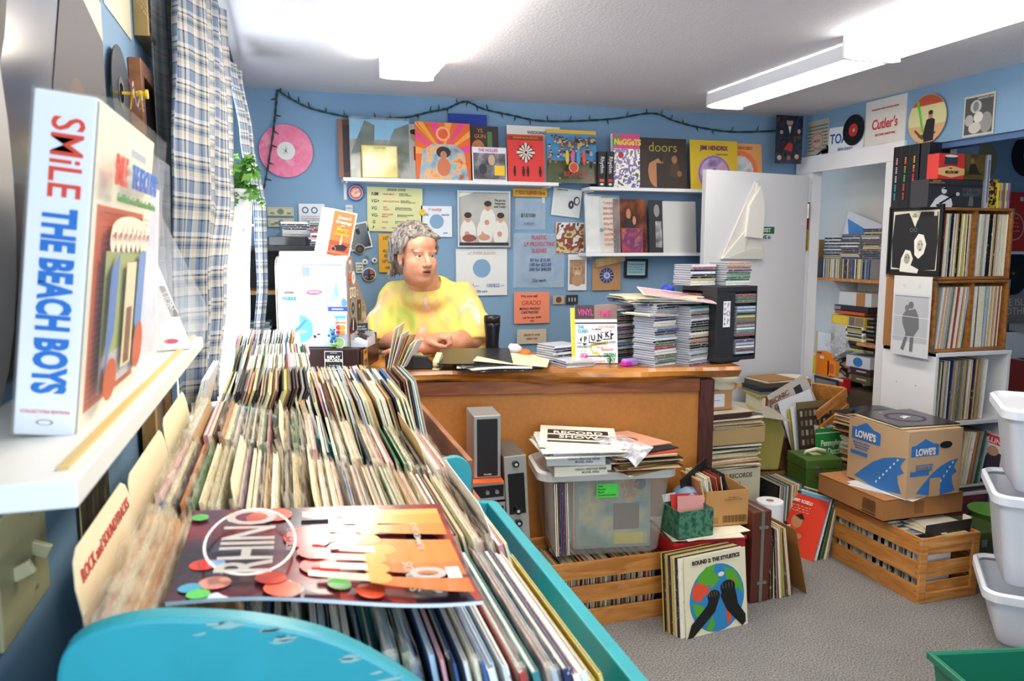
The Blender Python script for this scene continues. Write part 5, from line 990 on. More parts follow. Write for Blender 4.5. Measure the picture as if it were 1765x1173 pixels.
stk(.15, .05, .50, .36, [('c', .5, .5, .5, '#cfd8e8'), ('c', .5, .5, .46, '#9fd8e8'), ('p', cl(arcfill(R(-90), R(90))), '#58bfe0'), ('p', cl([(.2, .3), (.45, .45), (.8, .8), (.7, .84), (.4, .56), (.18, .4)]), '#3f7fb0'), ('e', .6, .4, .2, .05, '#b8e4f0')])
stk(.62, .22, .86, .36, [('e', .5, .5, .5, .5, '#b4c0da'), ('e', .5, .5, .42, .42, '#c2cce0')])
stk(.80, .15, .97, .355, [('r', 0, 0, 1, 1, '#f3f4f6'), ('r', .06, .84, .94, .98, '#48b8b4'), ('r', .06, .56, .94, .66, '#b58a4a'), ('e', .34, .35, .24, .14, '#d8342c'), ('e', .66, .35, .24, .14, '#eaa02c'), ('e', .34, .10, .24, .10, '#d8342c'), ('e', .66, .10, .24, .10, '#eaa02c')])
stk(.50, .055, .80, .165, [('p', [(0, .75), (.08, 1), (.35, .95), (1, .35), (.92, 0), (.3, .45)], '#eceef0'), ('p', [(.16, .9), (.32, .9), (.36, .74), (.2, .76)], '#23252c'), ('e', .09, .60, .06, .16, '#1c1c20'), ('e', .86, .08, .06, .14, '#1c1c20')], [('FORD', .6, .55, .2, '#c04a3a', HW)] if 0 else [])
stk(.76, .005, .96, .12, [('c', .5, .42, .40, '#e4f0e0'), ('c', .5, .42, .34, '#a8d088')])
fg = thing('figurine', 'tiny blue toy figure stuck on the back of the cash register', 'figurine', dpt(x0r+.79*BA, .014, .145), (0, 0, DR))
mb = MB()
for p_, r_ in (((0, 0, 0), .013), ((0, -.004, .020), .011), ((-.018, 0, .006), .006), ((.018, 0, .006), .006), ((-.009, 0, -.016), .007), ((.009, 0, -.016), .007), ((-.008, -.002, .032), .005), ((.008, -.002, .032), .005)):
    mb.lathe([(.001, -r_), (r_*.7, -r_*.7), (r_, 0), (r_*.7, r_*.7), (.001, r_)], M('#2f7ab0', .3), p_, 10)
part('toy_body', mb, fg, smooth=True); part('toy_base', MB().cyl((0, .002, -.040), .016, .008, M('#6a9a4a', .5), 'z', 16), fg)
def side(py0, pz0, py1, pz1, items, texts=(), lab=None):
    w_, h_ = py1-py0, pz1-pz0
    o = part('sticker', art_mb(items, w_, h_), rg, loc=(x1r+.0004, (py0+py1)/2, pz0), rot=(0, 0, PI/2), label=lab)
    for tx in texts: letter(o, tx[0], (tx[1]-.5)*w_, tx[2]*h_, tx[3]*h_, tx[4], off=.0022, **(tx[5] if len(tx) > 5 else {}))
side(.045, .30, .085, .365, [('r', 0, 0, 1, 1, '#d8d4cc'), ('e', .3, .5, .15, .3, '#5a4a44'), ('e', .65, .5, .15, .3, '#8a6a58')])
side(.04, .285, .09, .315, [('r', 0, 0, 1, 1, '#e85a28')]); side(.085, .262, .145, .318, [('e', .5, .5, .5, .5, '#e6e2da'), ('l', [(.3, .4), (.6, .8)], .06, '#3a3a40'), ('l', [(.4, .25), (.7, .65)], .06, '#3a3a40')])
side(.05, .205, .145, .25, [('r', 0, 0, 1, 1, '#dcd2b4'), ('e', .3, .5, .15, .35, '#4a4440'), ('e', .3, .45, .10, .26, '#c8b49c'), ('e', .7, .5, .15, .35, '#4a4440'), ('e', .7, .45, .10, .26, '#c8b49c')])
side(.045, .115, .145, .205, [('c', .5, .5, .5, '#8f8f8c'), ('ring', .5, .5, .5, .03, '#5a5a58'), ('c', .5, .5, .26, '#2c2c30'), ('r', .38, .42, .62, .58, '#8a8c90')])
side(.17, .10, .225, .19, [('r', 0, 0, 1, 1, '#26242a'), ('e', .5, .7, .16, .12, '#b8a090'), ('p', [(.3, .5), (.7, .5), (.6, .1), (.4, .1)], '#5a5458')])
side(.235, .095, .30, .165, [('r', 0, 0, 1, 1, '#a8987c'), ('r', .08, .55, .92, .92, '#8c7c64'), ('r', .08, .08, .92, .45, '#b8a88c')]); side(.27, .06, .318, .13, [('e', .5, .5, .5, .5, '#d8b08a')]); side(.165, .21, .19, .235, [('r', 0, 0, 1, 1, '#c8d0d8'), ('r', .2, .2, .8, .8, '#6a7a94')])
side(.035, .02, .15, .12, [('p', [(.1, .0), (0, .6), (.3, 1), (.8, 1), (1, .5), (.8, 0)], '#1c1a20'), ('p', [(.4, .5), (.5, .95), (.6, .95), (.55, .45)], '#d8d4cc'), ('p', [(.3, .1), (.9, .45), (.95, .3), (.4, .0)], '#c8b89c')])
side(.035, .03, .10, .085, [('p', [(0, .3), (.2, 1), (.8, .95), (1, .5), (.7, 0), (.2, .05)], '#d8472c')], lab='red torn sticker with pale lettering')
side(.175, .055, .22, .085, [('r', 0, 0, 1, 1, '#d8c8a4')])
# greeting card standing on the register
gc = thing('greeting_card', 'open white and orange christmas greeting card standing on the cash register', 'card', dpt(-.15, .07, .485), (0, 0, R(-8)))
T_ = Matrix.Rotation(R(12), 4, 'Y')
def tq(ps, m): return MB().add([T_ @ Vector(p) for p in ps], [(0, 1, 2, 3)], m)
m_ = MB(); a_ = [(0, 0, 0), (.098, .012, .0), (.098, .012, .198), (0, 0, .198)]
vs = [T_ @ Vector(p) for p in a_]+[T_ @ (Vector(p)+Vector((0, .0012, 0))) for p in a_]
m_.add(vs, [(0, 1, 2, 3), (7, 6, 5, 4), (0, 4, 5, 1), (1, 5, 6, 2), (2, 6, 7, 3), (3, 7, 4, 0)], '#f2f2f0'); part('front_leaf', m_, gc)
a_ = [(0, 0, 0), (-.055, .085, 0), (-.055, .085, .198), (0, 0, .198)]; vs = [T_ @ Vector(p) for p in a_]+[T_ @ (Vector(p)+Vector((.001, .001, 0))) for p in a_]
part('back_leaf', MB().add(vs, [(0, 1, 2, 3), (7, 6, 5, 4), (0, 4, 5, 1), (1, 5, 6, 2), (2, 6, 7, 3), (3, 7, 4, 0)], '#f4f4f2'), gc)
cp_ = part('printed_face', art_mb([('r', .05, .03, .95, .97, '#ee7a3c'), ('r', .05, .03, .95, .34, '#b8492a'), ('r', .05, .08, .95, .12, '#e8753a'), ('r', .05, .22, .95, .24, '#e0703a'), ('p', [(.3, .14), (.75, .16), (.85, .26), (.6, .30), (.3, .24)], '#23181a'), ('e', .3, .18, .12, .05, '#23181a'), ('ring', .28, .17, .10, .02, '#c8a080'), ('r', .50, .28, .57, .42, '#f2ead0'), ('p', [(.5, .42), (.57, .42), (.535, .49)], '#ffe9a0')], .098, .198), gc)
M4 = T_ @ Matrix.Rotation(math.atan2(.012, .098), 4, 'Z') @ Matrix.Translation((.049, -.0002, 0)); cp_.matrix_local = M4
for s_, z_, sz_, c_ in (("Season's", .168, .021, '#f6ead8'), ('Greetings', .149, .021, '#f6ead8'), ('and a', .135, .010, '#f6ead8'), ('Merry', .119, .025, '#f2c832'), ('Christmas', .099, .019, '#f2c832')):
    letter(cp_, s_, 0, z_, sz_, c_, off=.004, shear=.35, sx=.8, bold=.015)
solo('card_holder', MB().prism([(-.03, 0), (.03, 0), (.03, .04), (-.03, .065)], -.025, .025, M('#1d1c20', .4)), 'black card holder block on the right of the cash drawer', 'card holder', dpt(-.012, .235, .0995), (0, 0, DR), bev=.004)
tr_ = thing('card_tray', 'clear plastic tray of business cards on the corner of the cash drawer', 'tray', dpt(-.02, .10, .0995), (0, 0, DR))
CT = plastic('tray_plastic', '#dfe6f2', .45, .1, 0)
part('tray', MB().box((-.045+.022, -.06, 0), (.05, .075, .004), CT).box((.047, -.06, 0), (.05, .075, .04), CT).box((-.023, -.06, 0), (-.02, .075, .055), CT).box((-.02, -.06, 0), (.048, -.057, .03), CT).box((-.02, .072, 0), (.048, .075, .055), CT), tr_)
part('cards', MB().cbox((.015, .0, .02), (.055, .09, .012), '#e8e4de', (0, R(22), 0)).cbox((.012, .03, .038), (.05, .05, .004), '#3a2a28', (0, R(26), 0)), tr_)
bs_ = solo('sign', MB().box((-.032, 0, 0), (.032, .004, .05), '#8a8c90').box((-.029, -.0005, .003), (.029, 0, .047), '#141418'), 'small black sign with pale lettering leaning on the side of the cash register', 'sign', dpt(-.028, .165, .142), (R(-8), 0, DR+R(25))); letter(bs_, 'REPLAY\nRECORDS', 0, .026, .011, '#c8ccd4', off=.0015)

# ------------------------------------------------------------------ right of the register
def leaf_bundle():
    rr = random.Random(5)
    hold = solo('letter_rack', MB().box((-.06, -.035, 0), (.06, .035, .012), '#2c2422').box((-.06, -.035, 0), (-.055, .035, .06), '#2c2422').box((.055, -.035, 0), (.06, .035, .06), '#2c2422'), 'dark letter rack at the left end of the wooden counter', 'letter rack', (.475, 3.265, 1.001), (0, 0, R(-25)))
    for i, (c, n_) in enumerate((('white', '#e8e4de'), ('cream', '#e6dcb8'), ('red', '#a83a3c'), ('white', '#f0eeea'), ('brown', '#b98a58'), ('tan', '#d0ac78'), ('white', '#eeeeea'), ('green', '#b8c48a'), ('white', '#f0f0ee'))):
        h = rr.uniform(.14, .20)-.006*i; x = .435+.0085*i
        o = solo('envelope', MB().box((-.0012, -.09, 0), (.0012, .02, h), n_), '%s envelope or leaflet, %s from the left in the letter rack' % (c, nth(i+1)), 'envelope', (x, 3.27-.003*i, 1.014), (R(rr.uniform(-6, 6)), R(12+2.0*i), R(-22+rr.uniform(-4, 4))), 'papers in the letter rack')
leaf_bundle()
td = thing('tape_dispenser', 'black tape dispenser beside the stapler on the counter', 'tape dispenser', (.545, 3.235, 1.001), (0, 0, R(-10)))
part('body', MB().prism([(-.05, 0), (.06, 0), (.062, .022), (.035, .055), (-.03, .060), (-.05, .045)], -.025, .025, M('#1b1a1d', .35)), td, .004)
part('tape_roll', MB().cyl((0, -.012, .045), .024, .024, '#c8b88a', 'y', 20), td)
sp_ = thing('stapler', 'cream stapler on the counter', 'stapler', (.625, 3.21, 1.001), (0, 0, R(68)))
part('base', MB().box((-.055, -.016, 0), (.05, .016, .008), M('#d9cc9c', .4)), sp_, .003)
part('arm', MB().prism([(-.055, .018), (.05, .034), (.052, .060), (.03, .066), (-.055, .038)], -.013, .013, M('#dccfa2', .4)), sp_, .004); part('hinge', MB().box((.035, -.014, .004), (.052, .014, .04), '#8c8878'), sp_)
flat_pile(6, .86, 3.22, 1.001, R(-6), 'the spread pile before the seated man', 'records spread before the man', 51, .035, 14, pal=['grey', 'navy', 'cream', 'white', 'black'], t=.0042)
o = solo('record_sleeve', MB().add([(-.16, -.15, 0), (.16, -.16, 0), (.155, .15, .0), (-.16, .15, 0), (-.16, -.15, .004), (.16, -.16, .004), (.155, .15, .03), (-.16, .15, .03)], [(0, 3, 2, 1), (4, 5, 6, 7), (0, 1, 5, 4), (1, 2, 6, 5), (2, 3, 7, 6), (3, 0, 4, 7)], M('#1c1c20', .3)), 'open black gatefold record topmost on the pile before the man', 'record', (.80, 3.25, 1.028), (0, 0, R(-14)), 'records spread before the man')
o = solo('record_sleeve', MB().box((-.157, -.157, 0), (.157, .157, .003), '#e6dcae'), 'pale yellow paper sleeve lying askew on the pile before the man', 'record', (.96, 3.20, 1.030), (0, R(4), R(-22)), 'records spread before the man')
mgk = thing('travel_mug', 'dark blue-black travel mug on the counter beside the man', 'mug', (.960, 3.555, 1.001))
MET = M('#20232e', .25, .5)
part('mug_body', MB().lathe([(.001, 0), (.033, 0), (.034, .01), (.031, .055), (.034, .10), (.0385, .14), (.039, .158), (.001, .158)], MET), mgk, smooth=True)
part('lid', MB().lathe([(.001, .158), (.0405, .158), (.041, .178), (.039, .190), (.034, .190), (.033, .184), (.001, .183)], M('#17171b', .35)), mgk, smooth=True)
part('lid_latch', MB().lathe([(.006, 0), (.006, .003), (.001, .004)], '#8c8e96', T=Matrix.Translation((.036, -.018, .168)) @ Matrix.Rotation(PI/2, 4, 'X'), n=12), mgk)
solo('ball', MB().lathe([(.001, 0), (.017, .003), (.026, .012), (.030, .026), (.026, .041), (.016, .050), (.001, .053)], M('#ec6a1c', .5), n=24), 'orange foam ball beside the small pile of disc cases', 'ball', (1.055, 3.33, 1.001), smooth=True)
solo('headphones_case', MB().lathe([(.001, 0), (.022, .004), (.028, .03), (.020, .06), (.001, .066)], M('#e6e6e8', .4), T=Matrix.Translation((0, 0, .03)) @ Matrix.Rotation(R(-70), 4, 'Y'), n=18), 'white rounded plastic item behind the orange ball', 'case', (1.06, 3.41, 1.002), smooth=True)
x_, y_ = 1.165, 3.175
cd_stack(8, 1.185, 3.25, 1.001, R(20), 'the small pile left of the magazine', 'disc cases left of the magazine', 61, .006, 5, pal=['grey', 'white', 'navy', 'black', 'pale blue'])
cd_stack(3, 1.215, 3.125, 1.001, R(6), 'the low pile left of the magazine', 'disc cases left of the magazine', 62, .004, 6, pal=['white', 'grey'])
# the magazine on its wire stand
vt = disp  # (shelf helper reused below)
mz = thing('magazine', 'white music magazine with pink title standing upright on the counter', 'magazine', (1.330, 3.135, 1.004), (R(-12), 0, R(-14)))
mw, mh = .190, .262
part('pages', MB().box((-mw/2, 0, 0), (mw/2, .005, mh), '#e9e9ea'), mz)
its = [('r', 0, 0, 1, 1, '#f2f2f2'), ('r', 0, .755, .46, 1, '#3c3236'), ('r', .46, .755, 1, 1, '#8c7468'), ('r', 0, .675, 1, .70, '#2c2226'),
       ('p', [(.10, .40), (.16, .47), (.30, .46), (.34, .49), (.52, .49), (.56, .53), (.78, .54), (.86, .57), (.84, .52), (.93, .50), (.86, .46), (.88, .41), (.70, .40), (.5, .36), (.3, .34), (.2, .30), (.16, .36)], '#1c1a1c')]
for x, y_, r_ in ((.235, .40, .05), (.42, .43, -.04), (.58, .455, .05), (.75, .485, -.05)): its.append(('p', [(x-.085, y_-.06+r_*.2), (x+.08, y_-.065), (x+.088, y_+.065), (x-.078, y_+.07+r_*.2)], '#f4f4f4'))
its += [('l', [(.10, .12), (.35, .02)], .02, '#e84aa8'), ('l', [(.36, .27), (.42, .17), (.5, .19), (.6, .10)], .035, '#e0d020'), ('p', [(.36, .335), (.78, .375), (.78, .34), (.36, .29)], '#a8a020')]
pf = part('printed_face', art_mb(its, mw, mh), mz)
HB = {'bold': .04, 'sx': .8}
for s_, x, z, sz_, c_, kw in (('VINYL', .25, .865, .155, '#e0408c', {'sx': .62, 'bold': .01}), ('TIMES', .71, .85, .145, '#e0408c', {'sx': .64, 'bold': .01}), ('THE', .13, .62, .075, '#2fa0c0', HB), ('CLASH', .18, .55, .075, '#2fa0c0', HB), ('the Misfits', .50, .58, .045, '#2c2c2c', HW), ('BAD BRAINS', .74, .625, .055, '#d8a084', HW),
        ('P', .235, .405, .13, '#3a2c26', HB), ('U', .42, .43, .13, '#1c1a1c', HB), ('N', .58, .455, .13, '#1c1a1c', HB), ('K', .75, .485, .13, '#1c1a1c', HB), ('DEAD', .09, .345, .04, '#2c2c2c', HW), ('KENNEDYS', .20, .28, .055, '#2c2c2c', HW), ('THE ESSENTIALS', .57, .335, .035, '#5a4a10', HW), ('X-RAY', .87, .36, .045, '#2c2c2c', HW),
        ('damned', .57, .275, .045, '#e8a070', HW), ('Buzzcocks', .75, .235, .055, '#d8402c', HW), ('blondie', .18, .21, .05, '#a8d030', HW), ('SEX', .20, .13, .09, '#e84aa8', HB), ('GREEN', .80, .135, .085, '#1f9a5a', HB), ('PISTOLS', .26, .065, .05, '#e84aa8', HW), ('ADVERTS', .56, .025, .05, '#c88ac0', HW), ('DAY', .84, .05, .085, '#1f9a5a', HB)):
    letter(pf, s_, (x-.5)*mw, z*mh, sz_*mh, c_, off=.0058, rot=R(3) if s_ in 'PUNK' else 0, **kw)
ws = solo('wire_stand', MB().tube([(-.055, -.004, 0), (-.055, -.012, .004), (-.055, -.012, .034), (-.05, -.012, .038), (.05, -.012, .038), (.055, -.012, .034), (.055, -.012, .004), (.055, .06, .004)], .0022, M('#111114', .4)).tube([(-.055, -.012, .004), (-.055, .06, .004), (.055, .06, .004)], .0022, M('#111114', .4)), 'black wire stand holding up the white magazine', 'stand', (1.330, 3.128, 1.0005), (0, 0, R(-14)))
solo('magazine', MB().box((-.09, 0, 0), (.09, .008, .25), '#e6d23a').box((-.091, .008, 0), (.089, .010, .25), '#e4e4e8'), 'yellow-edged magazine just behind the white upright one', 'magazine', (1.318, 3.160, 1.002), (R(-12), 0, R(-10)))
mk = thing('wrist_band_box', 'small purple and magenta plastic holder by the foot of the disc piles', 'holder', (1.452, 3.055, 1.001), (0, 0, R(15)))
part('holder_body', MB().box((-.03, -.02, 0), (.035, .025, .03), M('#a888c8', .35)), mk, .008); part('magenta_front', MB().box((-.045, -.026, 0), (-.005, .01, .022), M('#c42ab0', .3)), mk, .006)
# tall piles of disc cases
PA = R(22)
cd_stack(24, 1.475, 3.28, 1.001, PA, 'the tall pile directly behind the magazine', 'disc cases in the rear pile', 71, .008, 5)
z1_ = cd_stack(21, 1.575, 3.06, 1.001, PA, 'the tall pile right of the magazine', 'disc cases in the middle pile', 72, .006, 3)
solo('record_sleeve', MB().box((-.11, -.07, 0), (.09, .09, .004), '#ece6d4').box((-.115, -.06, .004), (.085, .095, .007), '#c8b48c').box((-.1, -.07, .007), (.095, .08, .010), '#efeae0'), 'bent cream paper sleeve sticking out near the top of the middle disc pile', 'paper sleeve', (1.57, 3.06, z1_), (0, R(3), PA))
cd_stack(4, 1.58, 3.06, z1_+.012, PA, 'the short pile above the bent paper sleeve', 'disc cases in the middle pile', 73, .004, 4, pal=['black', 'grey', 'white'])
z2_ = cd_stack(25, 1.735, 3.045, 1.001, PA, 'the tall pile beside the black tower', 'disc cases beside the tower', 74, .005, 2.5)
flat_pile(7, 1.62, 3.16, 1.268, R(-4), 'the loose heap on the disc piles', 'records heaped on the disc piles', 75, .018, 16, pal=['white', 'pale blue', 'grey', 'navy', 'cream', 'black'], t=.0048)
solo('record_sleeve', MB().box((-.157, -.157, 0), (.157, .157, .004), '#f0eee6').box((-.15, -.1585, .004), (.157, .12, .0045), '#e0b0b4'), 'white record with dark capitals topmost on the disc piles', 'record', (1.69, 3.10, 1.303), (R(3), R(7), R(-20)), 'records heaped on the disc piles')
solo('ball', MB().lathe([(.001, 0), (.022, .006), (.033, .022), (.036, .038), (.031, .056), (.018, .068), (.001, .072)], M('#2342c8', .5), n=24), 'blue ball resting behind the heap of records', 'ball', (1.76, 3.30, 1.27), smooth=True)
# CD tower
tw_ = thing('disc_tower', 'black revolving disc tower filled with cases and a white handwritten strip', 'disc tower', (1.915, 3.095, 1.001), (0, 0, R(10)))
TB = M('#26272b', .55, bump=.1, nscale=200, name='black_tower_plastic'); hw_ = .118
part('foot', MB().cyl((0, 0, 0), .10, .012, TB, n=32), tw_)
part('frame', MB().box((-hw_, -hw_, .012), (hw_, hw_, .028), TB).box((-hw_, -hw_, .322), (hw_, hw_, .345), TB).box((-hw_+.002, -hw_+.002, .02), (-.012, -.02, .33), TB).box((-.012, -hw_+.02, .02), (hw_-.02, -.005, .33), TB).box((-hw_+.03, -.01, .02), (hw_-.002, .01, .33), TB).box((-.01, 0, .02), (hw_, hw_-.002, .33), TB).box((hw_-.004, -hw_, .02), (hw_, 0, .33), TB).box((-hw_, hw_-.004, .02), (0, hw_, .33), TB), tw_, .004)
lab_ = part('handwritten_strip', MB().box((-.018, 0, 0), (.022, .0006, .115), '#f0eef2'), tw_, loc=(-.060, -hw_+.0008, .165))
letter(lab_, 'P\nO\nW\nE\nR', -.009, .058, .017, '#3a3a3c', off=.0008, leading=1.3); letter(lab_, 'P\nO\nP', .010, .060, .034, '#8a7a96', off=.0008, sx=.75, leading=1.05)
def tw_cds(n, x, y, rz, lab, seed, w_=.118):
    rr = random.Random(seed); t = Matrix.Translation(tw_.location) @ tw_.rotation_euler.to_matrix().to_4x4()
    for i in range(n):
        if rr.random() < .08 and i > 2: continue
        c = rr.choice(CDP); o = link('cd_case', CDM, None); o.matrix_world = t @ Matrix.Translation((x, y, .040+.0136*i)) @ Matrix.Rotation(rz, 4, 'Z')
        o.scale = (.79, .9, 1)
        tag(o, '%s disc case, %s from the bottom %s of the tower' % (c, nth(i+1), lab), 'disc case', 'disc cases in the black tower'); l = link('spine_label', CDL, o); l.color = lin(CN[c])
tw_cds(20, .054, -.063, 0, 'in the right-hand column', 81); tw_cds(20, -.063, .055, -PI/2, 'in the left-hand column', 82)
cd_stack(9, 1.80, 3.12, 1.348, R(8), 'the left pile on top of the tower', 'disc cases on top of the tower', 85, .004, 3, pal=['white']*4+['grey', 'yellow', 'red', 'navy', 'black'])
cd_stack(10, 1.955, 3.08, 1.348, R(8), 'the right pile on top of the tower', 'disc cases on top of the tower', 86, .004, 3, pal=['white']*3+['grey', 'purple', 'orange', 'green', 'black'])
# ------------------------------------------------------------------ the seated man behind the counter
class SDF:
    def __init__(s, lo, hi, vx):
        s.lo = np.array(lo, float); s.vx = vx; s.n = (np.ceil((np.array(hi)-s.lo)/vx)).astype(int)+1; s.f = np.full(s.n, 1.0)
    def win(s, c0, c1, pad):
        a = np.clip(np.floor((np.minimum(c0, c1)-pad-s.lo)/s.vx).astype(int), 0, s.n-1); b = np.clip(np.ceil((np.maximum(c0, c1)+pad-s.lo)/s.vx).astype(int)+1, 1, s.n)
        g = np.meshgrid(*[s.lo[i]+s.vx*np.arange(a[i], b[i]) for i in range(3)], indexing='ij')
        return tuple(slice(a[i], b[i]) for i in range(3)), g
    def mix(s, sl, d, k, sub=False):
        f = s.f[sl]
        if sub: h = np.clip(.5-.5*(d+f)/k, 0, 1); s.f[sl] = f*(1-h)-d*h+k*h*(1-h)
        else: h = np.clip(.5+.5*(f-d)/k, 0, 1); s.f[sl] = f*(1-h)+d*h-k*h*(1-h)
    def ell(s, c, r, k=.012, rot=None, sub=False):
        c = np.array(c, float); r = np.array(r, float); sl, g = s.win(c-r.max(), c+r.max(), k*2+.01)
        p = [g[i]-c[i] for i in range(3)]
        if rot is not None:
            m = np.array(rot.to_3x3().inverted()); p = [m[i, 0]*p[0]+m[i, 1]*p[1]+m[i, 2]*p[2] for i in range(3)]
        k0 = np.sqrt(sum((p[i]/r[i])**2 for i in range(3))); k1 = np.sqrt(sum((p[i]/r[i]**2)**2 for i in range(3)))+1e-9
        s.mix(sl, k0*(k0-1)/k1, k, sub); return s
    def cap(s, a, b, ra, rb, k=.012, sub=False):
        a = np.array(a, float); b = np.array(b, float); m = max(ra, rb); sl, g = s.win(np.minimum(a, b)-m, np.maximum(a, b)+m, k*2+.01)
        ba = b-a; pa = [g[i]-a[i] for i in range(3)]; t = np.clip(sum(pa[i]*ba[i] for i in range(3))/max(ba.dot(ba), 1e-9), 0, 1)
        s.mix(sl, np.sqrt(sum((pa[i]-ba[i]*t)**2 for i in range(3)))-(ra+(rb-ra)*t), k, sub); return s
    def chain(s, pts, rs, k=.012):
        for i in range(len(pts)-1): s.cap(pts[i], pts[i+1], rs[i], rs[i+1], k)
        return s
    def mesh(s, name, mat, smooth_it=1):
        f = s.f; n = f.shape; ins = f < 0
        c = [ins[i:n[0]-1+i, j:n[1]-1+j, k:n[2]-1+k] for i in (0, 1) for j in (0, 1) for k in (0, 1)]
        cnt_ = sum(x.astype(np.int8) for x in c); act = (cnt_ > 0) & (cnt_ < 8)
        idx = -np.ones(act.shape, int); ii = np.argwhere(act); idx[act] = np.arange(len(ii))
        acc = np.zeros((len(ii), 3)); num = np.zeros(len(ii))
        off = [np.array((i, j, k)) for i in (0, 1) for j in (0, 1) for k in (0, 1)]
        for a in range(8):
            for b in range(a+1, 8):
                if np.abs(off[a]-off[b]).sum() != 1: continue
                A = ii+off[a]; B = ii+off[b]; fa = f[A[:, 0], A[:, 1], A[:, 2]]; fb = f[B[:, 0], B[:, 1], B[:, 2]]
                m = (fa < 0) != (fb < 0); t = np.where(m, fa/(fa-fb+1e-12), 0)[:, None]
                acc += np.where(m[:, None], A+(B-A)*t, 0); num += m
        V = acc/num[:, None]*s.vx+s.lo; F_ = []
        for ax in range(3):
            o = [0, 0, 0]; o[ax] = 1
            sl0 = tuple(slice(0, n[i]-o[i]) for i in range(3)); sl1 = tuple(slice(o[i], n[i]) for i in range(3))
            e = np.argwhere(ins[sl0] != ins[sl1]); u, v = (ax+1) % 3, (ax+2) % 3
            e = e[(e[:, u] > 0) & (e[:, v] > 0) & (e[:, u] < n[u]-1) & (e[:, v] < n[v]-1)]
            def ix(du, dv): q = e.copy(); q[:, u] -= du; q[:, v] -= dv; return idx[q[:, 0], q[:, 1], q[:, 2]]
            qd = np.stack([ix(1, 1), ix(0, 1), ix(0, 0), ix(1, 0)], 1); fl = ~ins[e[:, 0], e[:, 1], e[:, 2]]; qd[fl] = qd[fl][:, ::-1]; F_.append(qd[(qd >= 0).all(1)])
        F_ = np.concatenate(F_); me = bpy.data.meshes.new(name); me.from_pydata(V.tolist(), [], F_.tolist()); me.materials.append(mat)
        me.polygons.foreach_set('use_smooth', [True]*len(me.polygons)); me.update(); return me
def skinmat():
    m = bpy.data.materials.new('skin'); m.use_nodes = True; nt = m.node_tree; b = nt.nodes['Principled BSDF']; b.inputs['Roughness'].default_value = .5
    b.inputs['Subsurface Weight'].default_value = .12; b.inputs['Subsurface Radius'].default_value = (.02, .007, .004)
    tc = nt.nodes.new('ShaderNodeTexCoord'); n = nt.nodes.new('ShaderNodeTexNoise'); n.inputs['Scale'].default_value = 16; n.inputs['Detail'].default_value = 4
    r = nt.nodes.new('ShaderNodeValToRGB'); r.color_ramp.elements[0].position = .3; r.color_ramp.elements[1].position = .7; r.color_ramp.elements[0].color = lin('#cf8c6c'); r.color_ramp.elements[1].color = lin('#e6ad8c')
    nt.links.new(tc.outputs['Object'], n.inputs[0]); nt.links.new(n.outputs['Fac'], r.inputs[0]); nt.links.new(r.outputs[0], b.inputs['Base Color']); return m
SKIN = skinmat()
PD = 3.90; xm = (740-882.5)/FPX*PD
man = thing('person', 'grey-haired man in a yellow tie-dye t-shirt leaning with crossed arms on the counter', 'person', (math.cos(-YAW)*xm+PD*math.sin(YAW), -math.sin(YAW)*xm+PD*math.cos(YAW), 0), (0, 0, -YAW))
